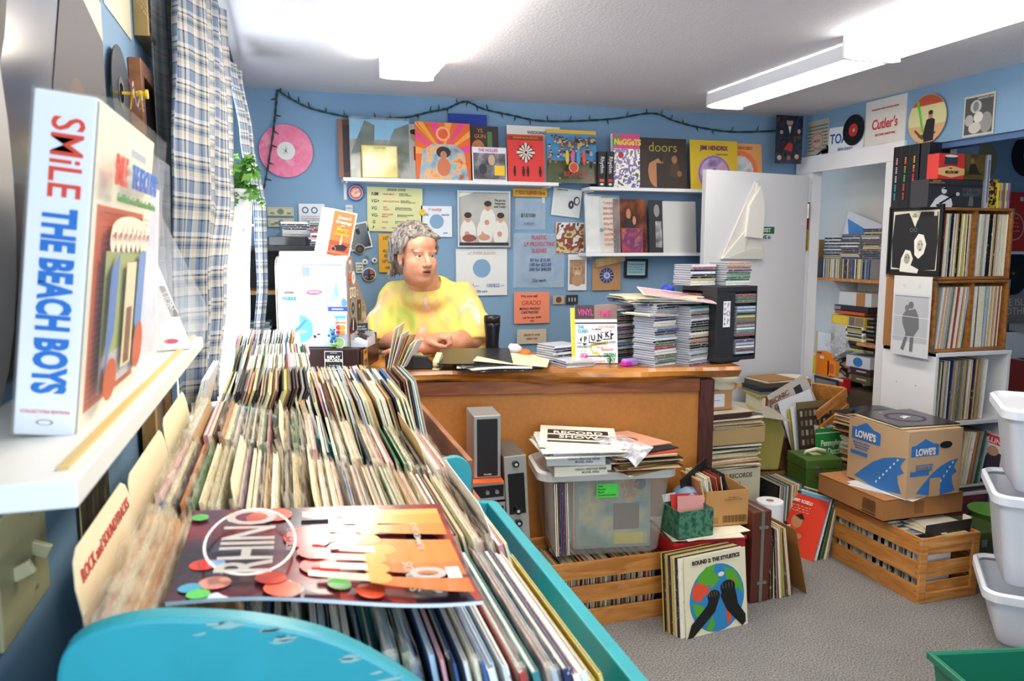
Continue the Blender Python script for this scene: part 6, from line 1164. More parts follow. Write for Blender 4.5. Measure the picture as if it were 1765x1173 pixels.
# local frame: x to the picture's right, −y towards the camera, z up
HC = Vector((-.036, -.215, 1.482)); HR = Matrix.Rotation(R(35), 4, 'Z') @ Matrix.Rotation(R(3), 4, 'X'); HS = 1.05
def hp(p): return tuple(HC+HR @ (Vector(p)*HS))
def body():
    s = SDF((-.36, -.50, .62), (.34, .24, 1.70), .0042)
    # trunk and neck
    s.ell((0, .02, 1.02), (.20, .15, .30), .03).ell((0, .02, .80), (.20, .17, .20), .03).cap((-.14, .01, 1.26), (.13, .01, 1.26), .075, .075, .04)
    s.cap((-.005, -.04, 1.27), (-.022, -.14, 1.41), .082, .070, .04)
    E_ = lambda c, r, k=.010, sub=False, a=0: s.ell(hp(c), tuple(v*HS for v in r), k, HR @ Matrix.Rotation(a, 4, 'Z'), sub)
    E_((0, .022, .042), (.076, .094, .078), .02); E_((0, -.026, -.020), (.067, .066, .072), .03); E_((0, -.024, .045), (.068, .070, .055), .03); E_((0, -.028, -.070), (.060, .056, .052), .03)
    E_((-.034, -.022, -.082), (.034, .046, .030), .03); E_((.034, -.022, -.082), (.034, .046, .030), .03); E_((0, -.070, -.103), (.030, .024, .021), .022); E_((0, -.015, -.112), (.056, .055, .028), .03)
    E_((-.040, -.060, -.030), (.026, .026, .022), .024); E_((.040, -.060, -.030), (.026, .026, .022), .024); E_((0, -.072, -.055), (.036, .024, .034), .02)
    E_((-.040, -.045, -.055), (.028, .032, .040), .03); E_((.040, -.045, -.055), (.028, .032, .040), .03); E_((0, -.050, .055), (.056, .040, .040), .03)
    E_((-.033, -.0955, .001), (.018, .012, .010), .012, True); E_((.033, -.0955, .001), (.018, .012, .010), .012, True)
    E_((-.030, -.083, .020), (.028, .012, .0085), .012); E_((.030, -.083, .020), (.028, .012, .0085), .012)
    E_((-.032, -.0790, .0070), (.0190, .0138, .0048), .005); E_((.032, -.0790, .0070), (.0190, .0138, .0048), .005); E_((-.032, -.077, -.0105), (.018, .0125, .0052), .006); E_((.032, -.077, -.0105), (.018, .0125, .0052), .006)
    s.cap(hp((0, -.090, .014)), hp((0, -.116, -.032)), .0085*HS, .0125*HS, .010); E_((0, -.119, -.037), (.0145, .012, .0115), .006); E_((-.0145, -.104, -.041), (.0095, .011, .008), .005); E_((.0145, -.104, -.041), (.0095, .011, .008), .005)
    E_((0, -.086, -.066), (.032, .015, .022), .014); E_((0, -.0985, -.0635), (.020, .0065, .0045), .004); E_((0, -.096, -.0795), (.018, .0075, .0055), .004); E_((0, -.104, -.0712), (.0165, .010, .0022), .003, True)
    for sx in (-1, 1):
        E_((sx*.077, .012, -.012), (.010, .018, .032), .006); E_((sx*.083, .006, -.010), (.006, .010, .020), .004, True); E_((sx*.081, -.002, -.038), (.008, .009, .010), .004)
    # arms: the picture's left arm lies over the other
    s.chain([(-.205, .02, 1.22), (-.235, -.06, 1.06)], [.058, .052], .02); s.chain([(-.235, -.06, 1.06), (-.08, -.20, 1.048), (.025, -.262, 1.075)], [.050, .044, .031], .018)
    s.chain([(.205, .02, 1.22), (.225, -.09, 1.07)], [.058, .054], .02); s.chain([(.225, -.09, 1.07), (.10, -.215, 1.052), (-.055, -.285, 1.040)], [.054, .047, .031], .018)
    # upper hand: palm, four unequal curled fingers over the other forearm, thumb at its side
    wv = Vector((.025, -.262, 1.075)); dx = Vector((.90, -.18, .10)).normalized(); up = Vector((0, -.15, 1)).normalized(); fr_ = dx.cross(up).normalized()
    if fr_.y > 0: fr_ = -fr_
    def hq(a, b, c): return tuple(wv+dx*a+fr_*b+up*c)
    s.cap(hq(.0, -.010, .0), hq(.062, -.016, .014), .024, .019, .012); s.cap(hq(.0, .014, .0), hq(.058, .020, .012), .023, .018, .012); s.cap(hq(.03, 0, .006), hq(.062, .0, .014), .023, .021, .012)
    for i, (b, L_) in enumerate(((.030, .9), (.010, 1.0), (-.011, .95), (-.030, .78))):
        k0 = hq(.066, b*.9, .016); k1 = hq(.066+.036*L_, b, .008); k2 = hq(.066+.044*L_, b*1.05, -.018*L_); k3 = hq(.066+.028*L_, b*1.05, -.034*L_)
        s.chain([k0, k1, k2, k3], [.0108, .0098, .0090, .0080], .0035)
    s.chain([hq(.014, .030, -.002), hq(.044, .047, -.010), hq(.070, .050, -.020), hq(.088, .044, -.026)], [.015, .012, .0105, .009], .006)
    # lower hand, tucked under the forearm
    wv = Vector((-.055, -.285, 1.040)); dx = Vector((-.92, -.10, -.06)).normalized(); up = Vector((0, -.1, 1)); fr_ = Vector((0, -1, 0))
    s.cap(hq(0, 0, 0), hq(.06, 0, -.002), .026, .024, .012)
    for b, L_ in ((.028, .9), (.010, 1.0), (-.010, .94), (-.028, .76)): s.chain([hq(.07, b, 0), hq(.07+.038*L_, b, -.002), hq(.07+.064*L_, b, -.008)], [.0105, .0095, .0082], .0035)
    s.chain([hq(.01, .026, 0), hq(.045, .046, -.003), (hq(.075, .05, -.006))], [.014, .0115, .0095], .006)
    return s.mesh('body', SKIN)
part('body', body(), man)
def tiedye():
    m = bpy.data.materials.new('yellow_tie_dye'); m.use_nodes = True; nt = m.node_tree; b = nt.nodes['Principled BSDF']; b.inputs['Roughness'].default_value = .85
    tc = nt.nodes.new('ShaderNodeTexCoord'); n = nt.nodes.new('ShaderNodeTexNoise'); n.inputs['Scale'].default_value = 6.5; n.inputs['Detail'].default_value = 2.5; n.inputs['Distortion'].default_value = 1.0
    mp = nt.nodes.new('ShaderNodeMapping'); mp.inputs['Scale'].default_value = (1.3, 1, .6); mp.inputs['Rotation'].default_value = (0, .5, 0)
    r = nt.nodes.new('ShaderNodeValToRGB'); st = [(.30, '#b9d24c'), (.40, '#dfe070'), (.47, '#f4e276'), (.54, '#f6d87c'), (.60, '#f3c48c'), (.66, '#f7edd8'), (.72, '#f2e07a')]
    while len(r.color_ramp.elements) < len(st): r.color_ramp.elements.new(.5)
    for i, (p, c) in enumerate(st): r.color_ramp.elements[i].position = p; r.color_ramp.elements[i].color = lin(c)
    nt.links.new(tc.outputs['Object'], mp.inputs[0]); nt.links.new(mp.outputs[0], n.inputs[0]); nt.links.new(n.outputs['Fac'], r.inputs[0]); nt.links.new(r.outputs[0], b.inputs['Base Color']); return m
def shirt():
    s = SDF((-.40, -.36, .62), (.38, .27, 1.42), .0055)
    s.ell((0, .02, 1.02), (.225, .175, .33), .03).ell((0, .02, .80), (.225, .19, .22), .03).cap((-.155, .01, 1.255), (.145, .01, 1.255), .088, .088, .05).cap((-.05, -.02, 1.30), (.03, -.02, 1.30), .078, .078, .04)
    s.chain([(-.17, .01, 1.25), (-.235, -.03, 1.12), (-.25, -.06, 1.07)], [.088, .083, .080], .03); s.chain([(.165, .01, 1.25), (.225, -.05, 1.13), (.240, -.085, 1.085)], [.088, .083, .080], .03)
    g = np.meshgrid(*[s.lo[i]+s.vx*np.arange(s.n[i]) for i in range(3)], indexing='ij')
    s.f += .0035*np.sin(g[0]*34+g[2]*22+2*np.sin(g[2]*11))*np.clip((1.34-g[2])*3, 0, 1)+.003*np.sin(g[2]*46-g[0]*30+g[1]*20)+.002*np.sin(g[0]*80+g[2]*30)
    s.ell((-.01, -.085, 1.262), (.105, .095, .060), .04)
    # neckline, sleeve ends, hem, hollow inside
    s.cap((-.008, -.045, 1.328), (-.03, -.14, 1.45), .074, .082, .006, True)
    for c, r_ in (((-.262, -.13, 1.02), .062), ((.262, -.165, 1.03), .062)): s.ell(c, (r_+.02, r_, r_*.75), .012, None, True)
    return s.mesh('t_shirt', tiedye())
ts = part('t_shirt', shirt(), man, label='yellow, green and peach tie-dye short-sleeved shirt')
nk = [Vector((-.012+.084*math.cos(a), -.060+.088*math.sin(a), 1.326+.046*math.sin(a))) for a in [2*PI*i/36 for i in range(37)]]
part('collar', MB().tube(nk, .0055, M('#efd673', .85), 8), man, smooth=True)
TR = M('#2c3446', .85, name='dark_trousers')
tr = SDF((-.30, -.56, .40), (.30, .30, .92), .009); tr.ell((0, .03, .72), (.20, .17, .16), .03).cap((-.10, .02, .64), (-.12, -.36, .60), .09, .07, .03).cap((.10, .02, .64), (.12, -.36, .60), .09, .07, .03)
tr = tr.mesh('trousers', TR)
for v in tr.vertices: v.co.y = v.co.y*.55+.03
part('trousers', tr, man)
for sx in (-1, 1):
    part('trouser_leg', MB().tube([(sx*.12, -.13, .62), (sx*.12, -.12, .35), (sx*.12, -.10, .08)], [.07, .055, .045], TR, 14), man, smooth=True)
    part('shoe', MB().lathe([(.001, 0), (.048, .003), (.05, .03), (.035, .07), (.001, .08)], '#1c1a1a', T=Matrix.Translation((sx*.12, -.13, 0)) @ Matrix.Diagonal((1, 2.2, 1, 1))), man, smooth=True)
sto = thing('stool', 'dark wooden stool under the seated man, hidden by the counter', 'stool', man.location, (0, 0, -YAW))
part('seat', MB().cyl((0, .04, .50), .17, .035, DKW), sto)
for a in (45, 135, 225, 315): part('leg', MB().tube([(.12*math.cos(R(a)), .04+.10*math.sin(R(a)), .50), (.17*math.cos(R(a)), .04+.13*math.sin(R(a)), 0)], .014, DKW), sto)
# face details
def onhead(name, mb, smooth=True, label=None):
    o = part(name, mb, man, smooth=smooth, label=label); o.matrix_local = Matrix.Translation(HC) @ HR @ Matrix.Diagonal((HS, HS, HS, 1)); return o
for sx in (-1, 1):
    def ball(c, r, m, n=16): return MB().lathe([(max(.0003, r*math.sin(PI*i/10)), -r*math.cos(PI*i/10)) for i in range(11)], m, c, n)
    e = onhead('eye', ball((sx*.032, -.0755, -.001), .0122, M('#e6e0da', .2)))
    lk = Vector((.45, -1, .06)).normalized() if 0 else Vector((.12, -1, .04)).normalized()
    T = Matrix.Translation(Vector((sx*.032, -.0755, -.001))+lk*.0108) @ lk.to_track_quat('Z', 'Y').to_matrix().to_4x4()
    onhead('iris', MB().lathe([(.0056, 0), (.0052, .0010), (.0026, .0018), (.0003, .0019)], M('#5c6a70', .2), T=T)); onhead('pupil', MB().lathe([(.0025, .0018), (.0003, .0024)], M('#0c0c0e', .1), T=T))
    br_ = MB(); rr = random.Random(3+sx)
    for k in range(34):
        t = k/33; x = sx*(.012+.042*t); z = .0215+.007*math.sin(t*PI*.8); y = -.0945+.024*t*t; br_.tube([(x, y, z), (x+sx*.007, y-.001, z+rr.uniform(-.001, .004)), (x+sx*.012, y+.003, z+rr.uniform(-.002, .002))], [.0016, .0013, .0004], '#857465', 4)
    onhead('eyebrow', br_)
LIP = M('#b5685a', .45, name='lips')
def lip(n_, xs, zs, y0, rs, m): onhead(n_, MB().tube([(x, y0+16*x*x*(.9 if abs(x) < .03 else 1), z) for x, z in zip(xs, zs)], rs, m, 8))
XS = (-.030, -.020, -.010, -.004, 0, .004, .010, .020, .030)
lip('upper_lip', XS, (-.0695, -.0670, -.0640, -.0630, -.0640, -.0630, -.0640, -.0670, -.0695), -.1050, [.0008, .0022, .0030, .0032, .0030, .0032, .0030, .0022, .0008], LIP)
lip('lower_lip', XS, (-.0715, -.0765, -.0795, -.0802, -.0804, -.0802, -.0795, -.0765, -.0715), -.1040, [.0008, .0028, .0040, .0044, .0044, .0044, .0040, .0028, .0008], LIP)
lip('mouth_opening', XS, (-.0705, -.0712, -.0716, -.0716, -.0716, -.0716, -.0716, -.0712, -.0705), -.1015, [.0006, .0028, .0040, .0042, .0042, .0042, .0040, .0028, .0006], '#3a1a18')
def hair():
    s = SDF((-.14, -.13, -.15), (.14, .17, .18), .0034)
    s.ell((0, .034, .055), (.088, .104, .088), .01); s.ell((0, .075, -.02), (.078, .060, .085), .02)
    rr = random.Random(21)
    def lock(p0, p1, p2, r0, r1): s.chain([p0, tuple((Vector(p0)+Vector(p1))/2+Vector((rr.uniform(-.004, .004),)*3)), p1, p2], [r0, r0*1.05, (r0+r1)/2, r1], .004)
    for i in range(170):     # crown and top, swept up and forward in waves
        a = rr.uniform(-PI, PI); e = rr.uniform(.15, 1.4); d_ = Vector((math.sin(a)*math.cos(e), -math.cos(a)*math.cos(e), math.sin(e)))
        if d_.y < -.72: continue
        p = Vector((d_.x*.087, .034+d_.y*.103, .053+d_.z*.088)); tdir = Vector((rr.uniform(-.6, .6), rr.uniform(-.4, .7), -.5)); tdir -= d_*tdir.dot(d_); tdir.normalize()
        lock(tuple(p), tuple(p+tdir*.026+d_*.006), tuple(p+tdir*.048+d_*rr.uniform(-.002, .006)), rr.uniform(.005, .0075), .003)
    for i in range(26):     # fringe over the forehead
        x = -.066+.0053*i; z = .100-.22*x*x*4; p = (x, -.050-.012*(1-abs(x)/.07), z); sw = rr.uniform(.004, .016)
        lock(p, (x+sw, -.082+.2*abs(x), z-.012+rr.uniform(-.004, .008)), (x+sw*1.8, -.080+.3*abs(x), z-.026+rr.uniform(-.004, .010)), .0065, .003)
    for sx in (-1, 1):      # sides over the tops of the ears, long tufts at the nape
        for i in range(24):
            y = -.045+.006*i; x = sx*(.066+.02*math.sin((y+.05)*14)); lock((x, y, .075), (sx*.090, y+.008, .035), (sx*(.086+rr.uniform(0, .01)), y+.018, .004 if y < .03 else -.035), .0075, .0035)
    for i in range(44):
        a = -1.35+2.7*i/43; x = .078*math.sin(a); y = .050+.070*math.cos(a); lock((x, y, -.01), (x*1.08, y+.010, -.060), (x*1.30, y+.022+rr.uniform(-.01, .012), -.098+rr.uniform(-.022, .012)), .0085, .0035)
    for sx in (-1, 1): s.ell((sx*.094, -.002, -.020), (.016, .020, .034), .005, None, True)
    s.ell((0, -.105, .012), (.060, .040, .052), .012, None, True)
    m = bpy.data.materials.new('grey_hair'); m.use_nodes = True; nt = m.node_tree; b = nt.nodes['Principled BSDF']; b.inputs['Roughness'].default_value = .6
    tc = nt.nodes.new('ShaderNodeTexCoord'); n = nt.nodes.new('ShaderNodeTexNoise'); n.inputs['Scale'].default_value = 26; n.inputs['Detail'].default_value = 5; n.inputs['Distortion'].default_value = 2.5
    r = nt.nodes.new('ShaderNodeValToRGB'); r.color_ramp.elements[0].position = .36; r.color_ramp.elements[1].position = .64; r.color_ramp.elements[0].color = lin('#554c45'); r.color_ramp.elements[1].color = lin('#a39a92')
    w_ = nt.nodes.new('ShaderNodeTexNoise'); w_.inputs['Scale'].default_value = 120; w_.inputs['Detail'].default_value = 3; bp = nt.nodes.new('ShaderNodeBump'); bp.inputs['Strength'].default_value = .7; bp.inputs['Distance'].default_value = .004
    mp = nt.nodes.new('ShaderNodeMapping'); mp.inputs['Scale'].default_value = (1, 1, .3); nt.links.new(tc.outputs['Object'], mp.inputs[0]); nt.links.new(mp.outputs[0], w_.inputs[0]); nt.links.new(w_.outputs['Fac'], bp.inputs['Height']); nt.links.new(bp.outputs[0], b.inputs['Normal'])
    nt.links.new(mp.outputs[0], n.inputs[0]); nt.links.new(n.outputs['Fac'], r.inputs[0]); nt.links.new(r.outputs[0], b.inputs['Base Color'])
    return s.mesh('hair', m)
onhead('hair', hair(), label='wavy grey collar-length hair')
# ------------------------------------------------------------------ crates and boxes on the floor
def slat_crate(label, x0, x1, y0, y1, z0, h, rz=0, endframe=False, wd=PINE, group='wooden slatted crates', long='x'):
    cx, cy = (x0+x1)/2, (y0+y1)/2; a, b = (x1-x0)/2, (y1-y0)/2
    o = thing('wooden_crate', label, 'crate', (cx, cy, z0), (0, 0, rz), group); t = .012
    def slat(u0, u1, z_, w_, side):
        wd_ = wd if long == 'x' else PINEY
        return MB().box((-a, side*b-(t if side > 0 else 0), z_), (a, side*b+(0 if side > 0 else t), z_+w_), wd) if long == 'x' else MB().box((side*a-(t if side > 0 else 0), -b, z_), (side*a+(0 if side > 0 else t), b, z_+w_), wd_)
    for side in (-1, 1):
        for z_ in (0, h*.37, h*.74): part('slat', slat(0, 0, z_, h*.26, side), o, .002)
    for e in (-1, 1):
        mb = MB()
        if long == 'x':
            mb.box((e*a-(t*1.4 if e > 0 else 0), -b+t, 0), (e*a+(0 if e > 0 else t*1.4), b-t, h), wd)
        else:
            y_ = -b if e < 0 else b-t; s_ = -1 if e < 0 else 1
            for z_ in (.02, h*.37, h*.72): mb.box((-a+t, y_+t*.2, z_), (a-t, y_+t*.8, z_+h*.24), wd)
            ya, yb_ = (y_-t*.6, y_+t*.4) if e < 0 else (y_+t*.6, y_+t*1.6)
            mb.box((-a, ya, 0), (-a+.04, yb_, h), wd).box((a-.04, ya, 0), (a, yb_, h), wd).box((-a+.04, ya, h-.045), (a-.04, yb_, h), wd).box((-a+.04, ya, 0), (a-.04, yb_, .045), wd)
        part('end_board', mb, o, .003)
    part('base', MB().box((-a+t, -b+t, .002), (a-t, b-t, .012), wd), o)
    if long == 'y': part('nails', MB().cyl((-a-.0006, -b+.012, h*.82), .003, .001, '#5a3a1c', 'x', 8).cyl((-a-.0006, -b+.012, h*.92), .003, .001, '#5a3a1c', 'x', 8).cyl((-a-.0006, -b+.012, h*.45), .003, .001, '#5a3a1c', 'x', 8).cyl((-a-.0006, -b+.012, h*.55), .003, .001, '#5a3a1c', 'x', 8).cyl((-a-.0006, -b+.012, h*.08), .003, .001, '#5a3a1c', 'x', 8).cyl((-a-.0006, -b+.012, h*.18), .003, .001, '#5a3a1c', 'x', 8), o)
    return o
OAK = wood('#b06c2c', '#cf924c', 5, (1, 6, 6), .45, 'orange_crate_wood')
slat_crate('orange wooden crate of singles in front of the counter, carrying the clear tub', .915, 1.50, 2.715, 3.02, 0, .275, wd=OAK)
slat_crate('orange wooden crate of singles half hidden by the teal bin', .56, .900, 2.72, 3.02, 0, .275, wd=OAK)
psg = ['cream']*4+['tan']*3+['brown']*3+['white', 'grey', 'black', 'red', 'olive']
record_row(.935, 1.48, 2.745, .013, 0, 'in the crate under the clear tub', 'singles in the crate under the clear tub', n=88, pal=psg, h=.235, d_=.185, seed=31, kind='single', name='single_sleeve', cat='record', th=(.003, .004), leanj=.6, zj=.012)
record_row(.60, .89, 2.745, .013, 4, 'in the crate half hidden by the teal bin', 'singles in the half hidden crate', n=30, pal=psg+['red', 'white'], h=.25, d_=.185, seed=32, kind='single', name='single_sleeve', cat='record', th=(.003, .005), leanj=3)
# clear storage tub
def tub(label, loc, rz, w0_, w1_, d0_, d1_, h, mat, rim, group=None, lid=False, name='storage_tub'):
    o = thing(name, label, 'storage tub', loc, (0, 0, rz), group)
    def ring(w_, d_, z, r=.04, n=6):
        out = []
        for cx, cy, a0 in ((w_/2-r, d_/2-r, 0), (-w_/2+r, d_/2-r, 90), (-w_/2+r, -d_/2+r, 180), (w_/2-r, -d_/2+r, 270)):
            for i in range(n+1): a = R(a0+90*i/n); out.append((cx+r*math.cos(a), cy+r*math.sin(a), z))
        return out
    rs = [ring(w0_-.02, d0_-.02, 0), ring(w0_, d0_, .012)]+[ring(w0_+(w1_-w0_)*t, d0_+(d1_-d0_)*t, h*t) for t in (.3, .62, .66, 1)]
    N = len(rs[0]); mb = MB(); fs = [tuple(range(N-1, -1, -1))]
    for k in range(len(rs)-1): fs += [(k*N+i, k*N+(i+1) % N, (k+1)*N+(i+1) % N, (k+1)*N+i) for i in range(N)]
    mb.add([p for r_ in rs for p in r_], fs, mat); part('tub_body', mb, o, smooth=True)
    a, b, c, d_ = ring(w1_+.045, d1_+.045, h-.012, .06), ring(w1_+.045, d1_+.045, h+.018, .06), ring(w1_+.02, d1_+.02, h+.026, .05), ring(w1_+.0, d1_+.0, h+.012, .045)
    mb = MB(); fs = []
    for k in range(3): fs += [(k*N+i, k*N+(i+1) % N, (k+1)*N+(i+1) % N, (k+1)*N+i) for i in range(N)]
    fs += [(i, 3*N+i, 3*N+(i+1) % N, (i+1) % N)for i in range(N)]
    if lid: fs.append(tuple(3*N+i for i in range(N)))
    mb.add([p for r_ in (a, b, c, d_) for p in r_], fs, rim); part('lid' if lid else 'rim', mb, o, smooth=False); return o
TR_ = R(-9)
tb = tub('frosted clear storage tub of records with a green note, on the wooden crate', (1.245, 2.885, .276), TR_, .45, .53, .26, .28, .335, TUB, M('#dcdad4', .4), lid=True)
nt_ = part('green_note', art_mb([('r', 0, 0, 1, 1, '#4fe04a')], .088, .056, off=0), tb, loc=(-.005, -.1435, .245), rot=(R(-2), 0, 0))
letter(nt_, 'Beatles\nElton John\nBilly Joel\nJanis Joplin/ Jimi Hendrix', -.040, .029, .0105, '#2c4a2c', off=.002, align='LEFT', shear=.12, leading=1.15, sx=.72)
wl = cover('album_cover', 'record with orange script facing out inside the clear storage tub', 'record', (1.265, 2.787, .290), (R(-2), 0, TR_), .315, .30, '#7a9088', [('r', .04, .04, .96, .96, mottle(['#4a6a68', '#7a9a90', '#b8b07a', '#5a7a8a'], 9, .3)), ('r', .5, .25, .85, .62, '#4a3434'), ('r', .52, .05, .9, .2, '#c8b83a'), ('c', .86, .88, .08, '#3a4a6a')], [('Wild\nLife', .70, .80, .13, '#d8683a', {'bold': .03, 'shear': .3})])
for i in range(15):
    c = random.Random(90+i).choice(['cream', 'white', 'tan', 'brown', 'red', 'ivory', 'blue'])
    o = link('record_sleeve', jm(.004), None, (1.245+.002*i-.20*0, 2.875, .29), (0, R(-2), TR_)); o.location = (1.235-.205+.0075*i if i < 8 else 1.235+.0, 2.885, .29); o.color = lin(CN[c])
    if i >= 8: o.location = (1.262+.0022*(i-8), 2.806+.0135*(i-8), .29); o.rotation_euler = (R(-1), 0, TR_+PI/2)
    o.scale = (1, .78 if i < 8 else 1, .95); tag(o, '%s record inside the clear tub, %s %s' % (c, nth(i+1 if i < 8 else i-6), 'from its left end' if i < 8 else 'behind its front'), 'record', 'records inside the clear tub')
zl = .276+.335+.022
for k, (z_, dx_, a) in enumerate(((0, 0, -6), (.043, -.018, -12))):
    gb = solo('headphone_box', MB().box((-.115, -.10, 0), (.115, .10, .040), M('#e2e1cf' if k == 0 else '#dfe2e0', .5)), 'pale cream product box on the clear tub, %s of two' % ('lower' if k == 0 else 'upper'), 'box', (1.105+dx_, 2.80+.0, zl+z_), (0, 0, R(a)), 'product boxes on the clear tub', bev=.002)
    letter(gb, 'GRADO PRESTIGE SERIES\nMODEL SR60x', .03, .021, .0115, '#4a4a44', off=.1012, bold=.01)
flat_pile(6, 1.12, 2.83, zl+.084, R(-12), 'the loose pile over the product boxes', 'records over the product boxes', 33, .02, 9, pal=['white', 'pale blue', 'cream', 'grey', 'white'], t=.004)
lw = solo('record_sleeve', MB().box((-.157, -.157, 0), (.157, .157, .005), '#ebe6d2'), 'cream record with black block lettering topmost on the left of the clear tub', 'record', (1.135, 2.86, zl+.110), (R(2), R(2), R(-20)))
lwp = part('printed_face', art_mb([('r', .08, .62, .92, .82, '#2a2826'), ('r', .08, .36, .92, .56, '#2a2826'), ('r', .08, .2, .92, .28, '#4a4640')], .3, .3, z0=-.15, off=.0056), lw, rot=(-PI/2, 0, 0))
letter(lwp, 'RECORD\nSHOW', 0, .015, .052, '#e8e4d4', off=.008, bold=.02, leading=1.25)
flat_pile(17, 1.355, 2.80, zl, R(6), 'the right pile on the clear tub', 'records in the right pile on the clear tub', 34, .018, 13, pal=['cream', 'white', 'brown', 'red', 'tan', 'black', 'olive', 'orange', 'cream', 'grey'], scale=.86, t=.0048)
o = solo('record_sleeve', MB().box((-.13, -.13, 0), (.13, .13, .004), '#dda084').cyl((0, 0, .004), .045, .0006, '#8a4a3a', n=28), 'salmon pink sleeve topmost on the right pile of the clear tub', 'record', (1.355, 2.86, zl+.085), (0, R(3), R(20)))
solo('plastic_bag', MB().add([(-.12, -.1, .02), (.02, -.14, .0), (.14, -.12, .03), (.1, .1, .03), (-.1, .1, .03), (.0, 0, .045), (.04, -.17, -.03)], [(0, 1, 5), (1, 2, 5), (2, 3, 5), (3, 4, 5), (4, 0, 5), (1, 6, 2)], plastic('milky_bag', '#dfe2ea', .7, .2, .5, 30)), 'milky plastic bag draped between the two piles on the clear tub', 'plastic bag', (1.235, 2.78, zl+.075), bev=0)

# ------------------------------------------------------------------ hi-fi in front of the counter
SV = M('#a9a8a4', .35, .4, name='silver_plastic')
def speaker(label, x0, x1, y0, y1, z0, z1, txt=True):
    o = thing('speaker', label, 'speaker', ((x0+x1)/2, y0, z0), (0, 0, R(-4)), 'small silver speakers'); w_ = x1-x0; h = z1-z0
    part('cabinet', MB().box((-w_/2, 0, 0), (w_/2, y1-y0, h), SV), o, .004)
    part('grille', MB().box((-w_/2+.014, -.004, .008), (w_/2-.014, .001, h-.014), M('#1b1b1e', .8, bump=.3, nscale=400)), o, .002)
    if txt: letter(o, 'PIONEER', 0, .016, .008, '#d8d8dc', off=.0055, bold=.02)
    return o
speaker('silver speaker with a black grille on the receivers, in front of the brown counter panel', .692, .802, 2.845, 3.02, .613, .865)
speaker('silver speaker with a black grille farther left, half hidden by the bin', .420, .535, 2.86, 3.04, .613, .862, False)
ob = solo('record_sleeve', MB().box((-.157, -.13, 0), (.157, .15, .005), '#e0642c'), 'orange record lying on the receivers under the speaker', 'record', (.655, 2.93, .607), (0, 0, R(-6)))
def receiver(label, x0, x1, y0, y1, z0, z1, seed):
    o = thing('receiver', label, 'receiver', ((x0+x1)/2, y0, z0), (0, 0, 0), 'silver receivers under the speaker'); w_ = x1-x0; h = z1-z0
    part('case', MB().box((-w_/2, 0, 0), (w_/2, y1-y0, h), M('#4a3a30', .4)), o, .002); part('front_plate', MB().box((-w_/2, -.006, 0), (w_/2, 0, h), M('#b8b6b0', .3, .5)), o, .001); part('dark_panel', MB().box((-w_/2+.01, -.008, h*.18), (w_/2-.008, -.006, h*.82), M('#17171a', .3)), o)
    for u in (.22, .34, .62, .80, .9): part('knob', MB().cyl((-w_/2+w_*u, -.022, h*.5), .008+.004*(u == .34), .014, M('#a8a6a0', .3, .7), 'y', 16), o)
    return o
receiver('upper silver receiver under the speaker', .43, .812, 2.82, 3.05, .530, .605, 1); receiver('middle silver receiver under the speaker', .43, .812, 2.82, 3.05, .440, .520, 2); receiver('lowest silver receiver, just above the half hidden crate', .43, .800, 2.84, 3.05, .345, .430, 3)
solo('stand', MB().box((.40, 2.84, .0), (.55, 3.06, .345), M('#5a3420', .5)).box((.40, 2.84, .325), (.80, 3.06, .344), M('#5a3420', .5)), 'dark wooden stand carrying the receivers in front of the counter', 'stand')
ts_ = thing('tuner', 'tall silver tuner standing on its end beside the speaker', 'tuner', (.868, 2.80, .283), (R(0), R(-3), R(-4)))
part('case', MB().box((-.045, .004, 0), (.045, .24, .425), M('#5c564e', .5)), ts_, .003); part('front_plate', MB().box((-.045, -.004, 0), (.045, .004, .425), M('#b4b2aa', .3, .5)), ts_, .002); part('dial_window', MB().box((-.033, -.006, .19), (.033, -.004, .355), M('#121215', .15)), ts_)
for z_ in (.395, .205, .155, .115, .075): part('knob', MB().cyl((0, -.022, z_), .014 if z_ < .3 else .013, .018, M('#141416', .3), 'y', 18).cyl((0, -.023, z_), .006, .001, '#c8c8c4', 'y', 12), ts_)
part('screw', MB().cyl((0, -.007, .03), .005, .004, '#2a2a2c', 'y', 10), ts_)

# ------------------------------------------------------------------ red crate group
rc = thing('plastic_crate', 'red plastic crate behind the record with the globe', 'crate', (1.645, 2.815, 0))
RED = M('#b81e24', .4, name='red_plastic'); a, b, h = .165, .145, .325
mb = MB()
for s_ in (-1, 1):
    mb.box((-a, s_*b-.004, h-.07), (a, s_*b+.004, h), RED).box((-a, s_*b-.004, 0), (a, s_*b+.004, .06), RED).box((s_*a-.004, -b, h-.07), (s_*a+.004, b, h), RED).box((s_*a-.004, -b, 0), (s_*a+.004, b, .06), RED)
    for i in range(9): mb.box((-a+i*.041-.004, s_*b-.004, .05), (-a+i*.041+.004, s_*b+.004, h-.06), RED); mb.box((s_*a-.004, -b+i*.036-.004, .05), (s_*a+.004, -b+i*.036+.004, h-.06), RED)
    for z_ in (.10, .15, .2): mb.box((-a, s_*b-.003, z_), (a, s_*b+.003, z_+.006), RED)
part('crate_body', mb.box((-a, -b, 0), (a, b, .006), RED).box((-a-.006, -b-.008, h-.012), (a+.006, -b+.002, h+.002), RED), rc, .001)
part('white_label', MB().box((-.10, -b-.0052, h-.064), (.06, -b-.0042, h-.022), '#d8cfcc'), rc)
record_row(1.50, 1.79, 2.69, .01, 0, 'in the red crate', 'records in the red crate', n=40, pal=['cream', 'white', 'tan', 'red'], h=.30, d_=.24, seed=36, stuff=True)
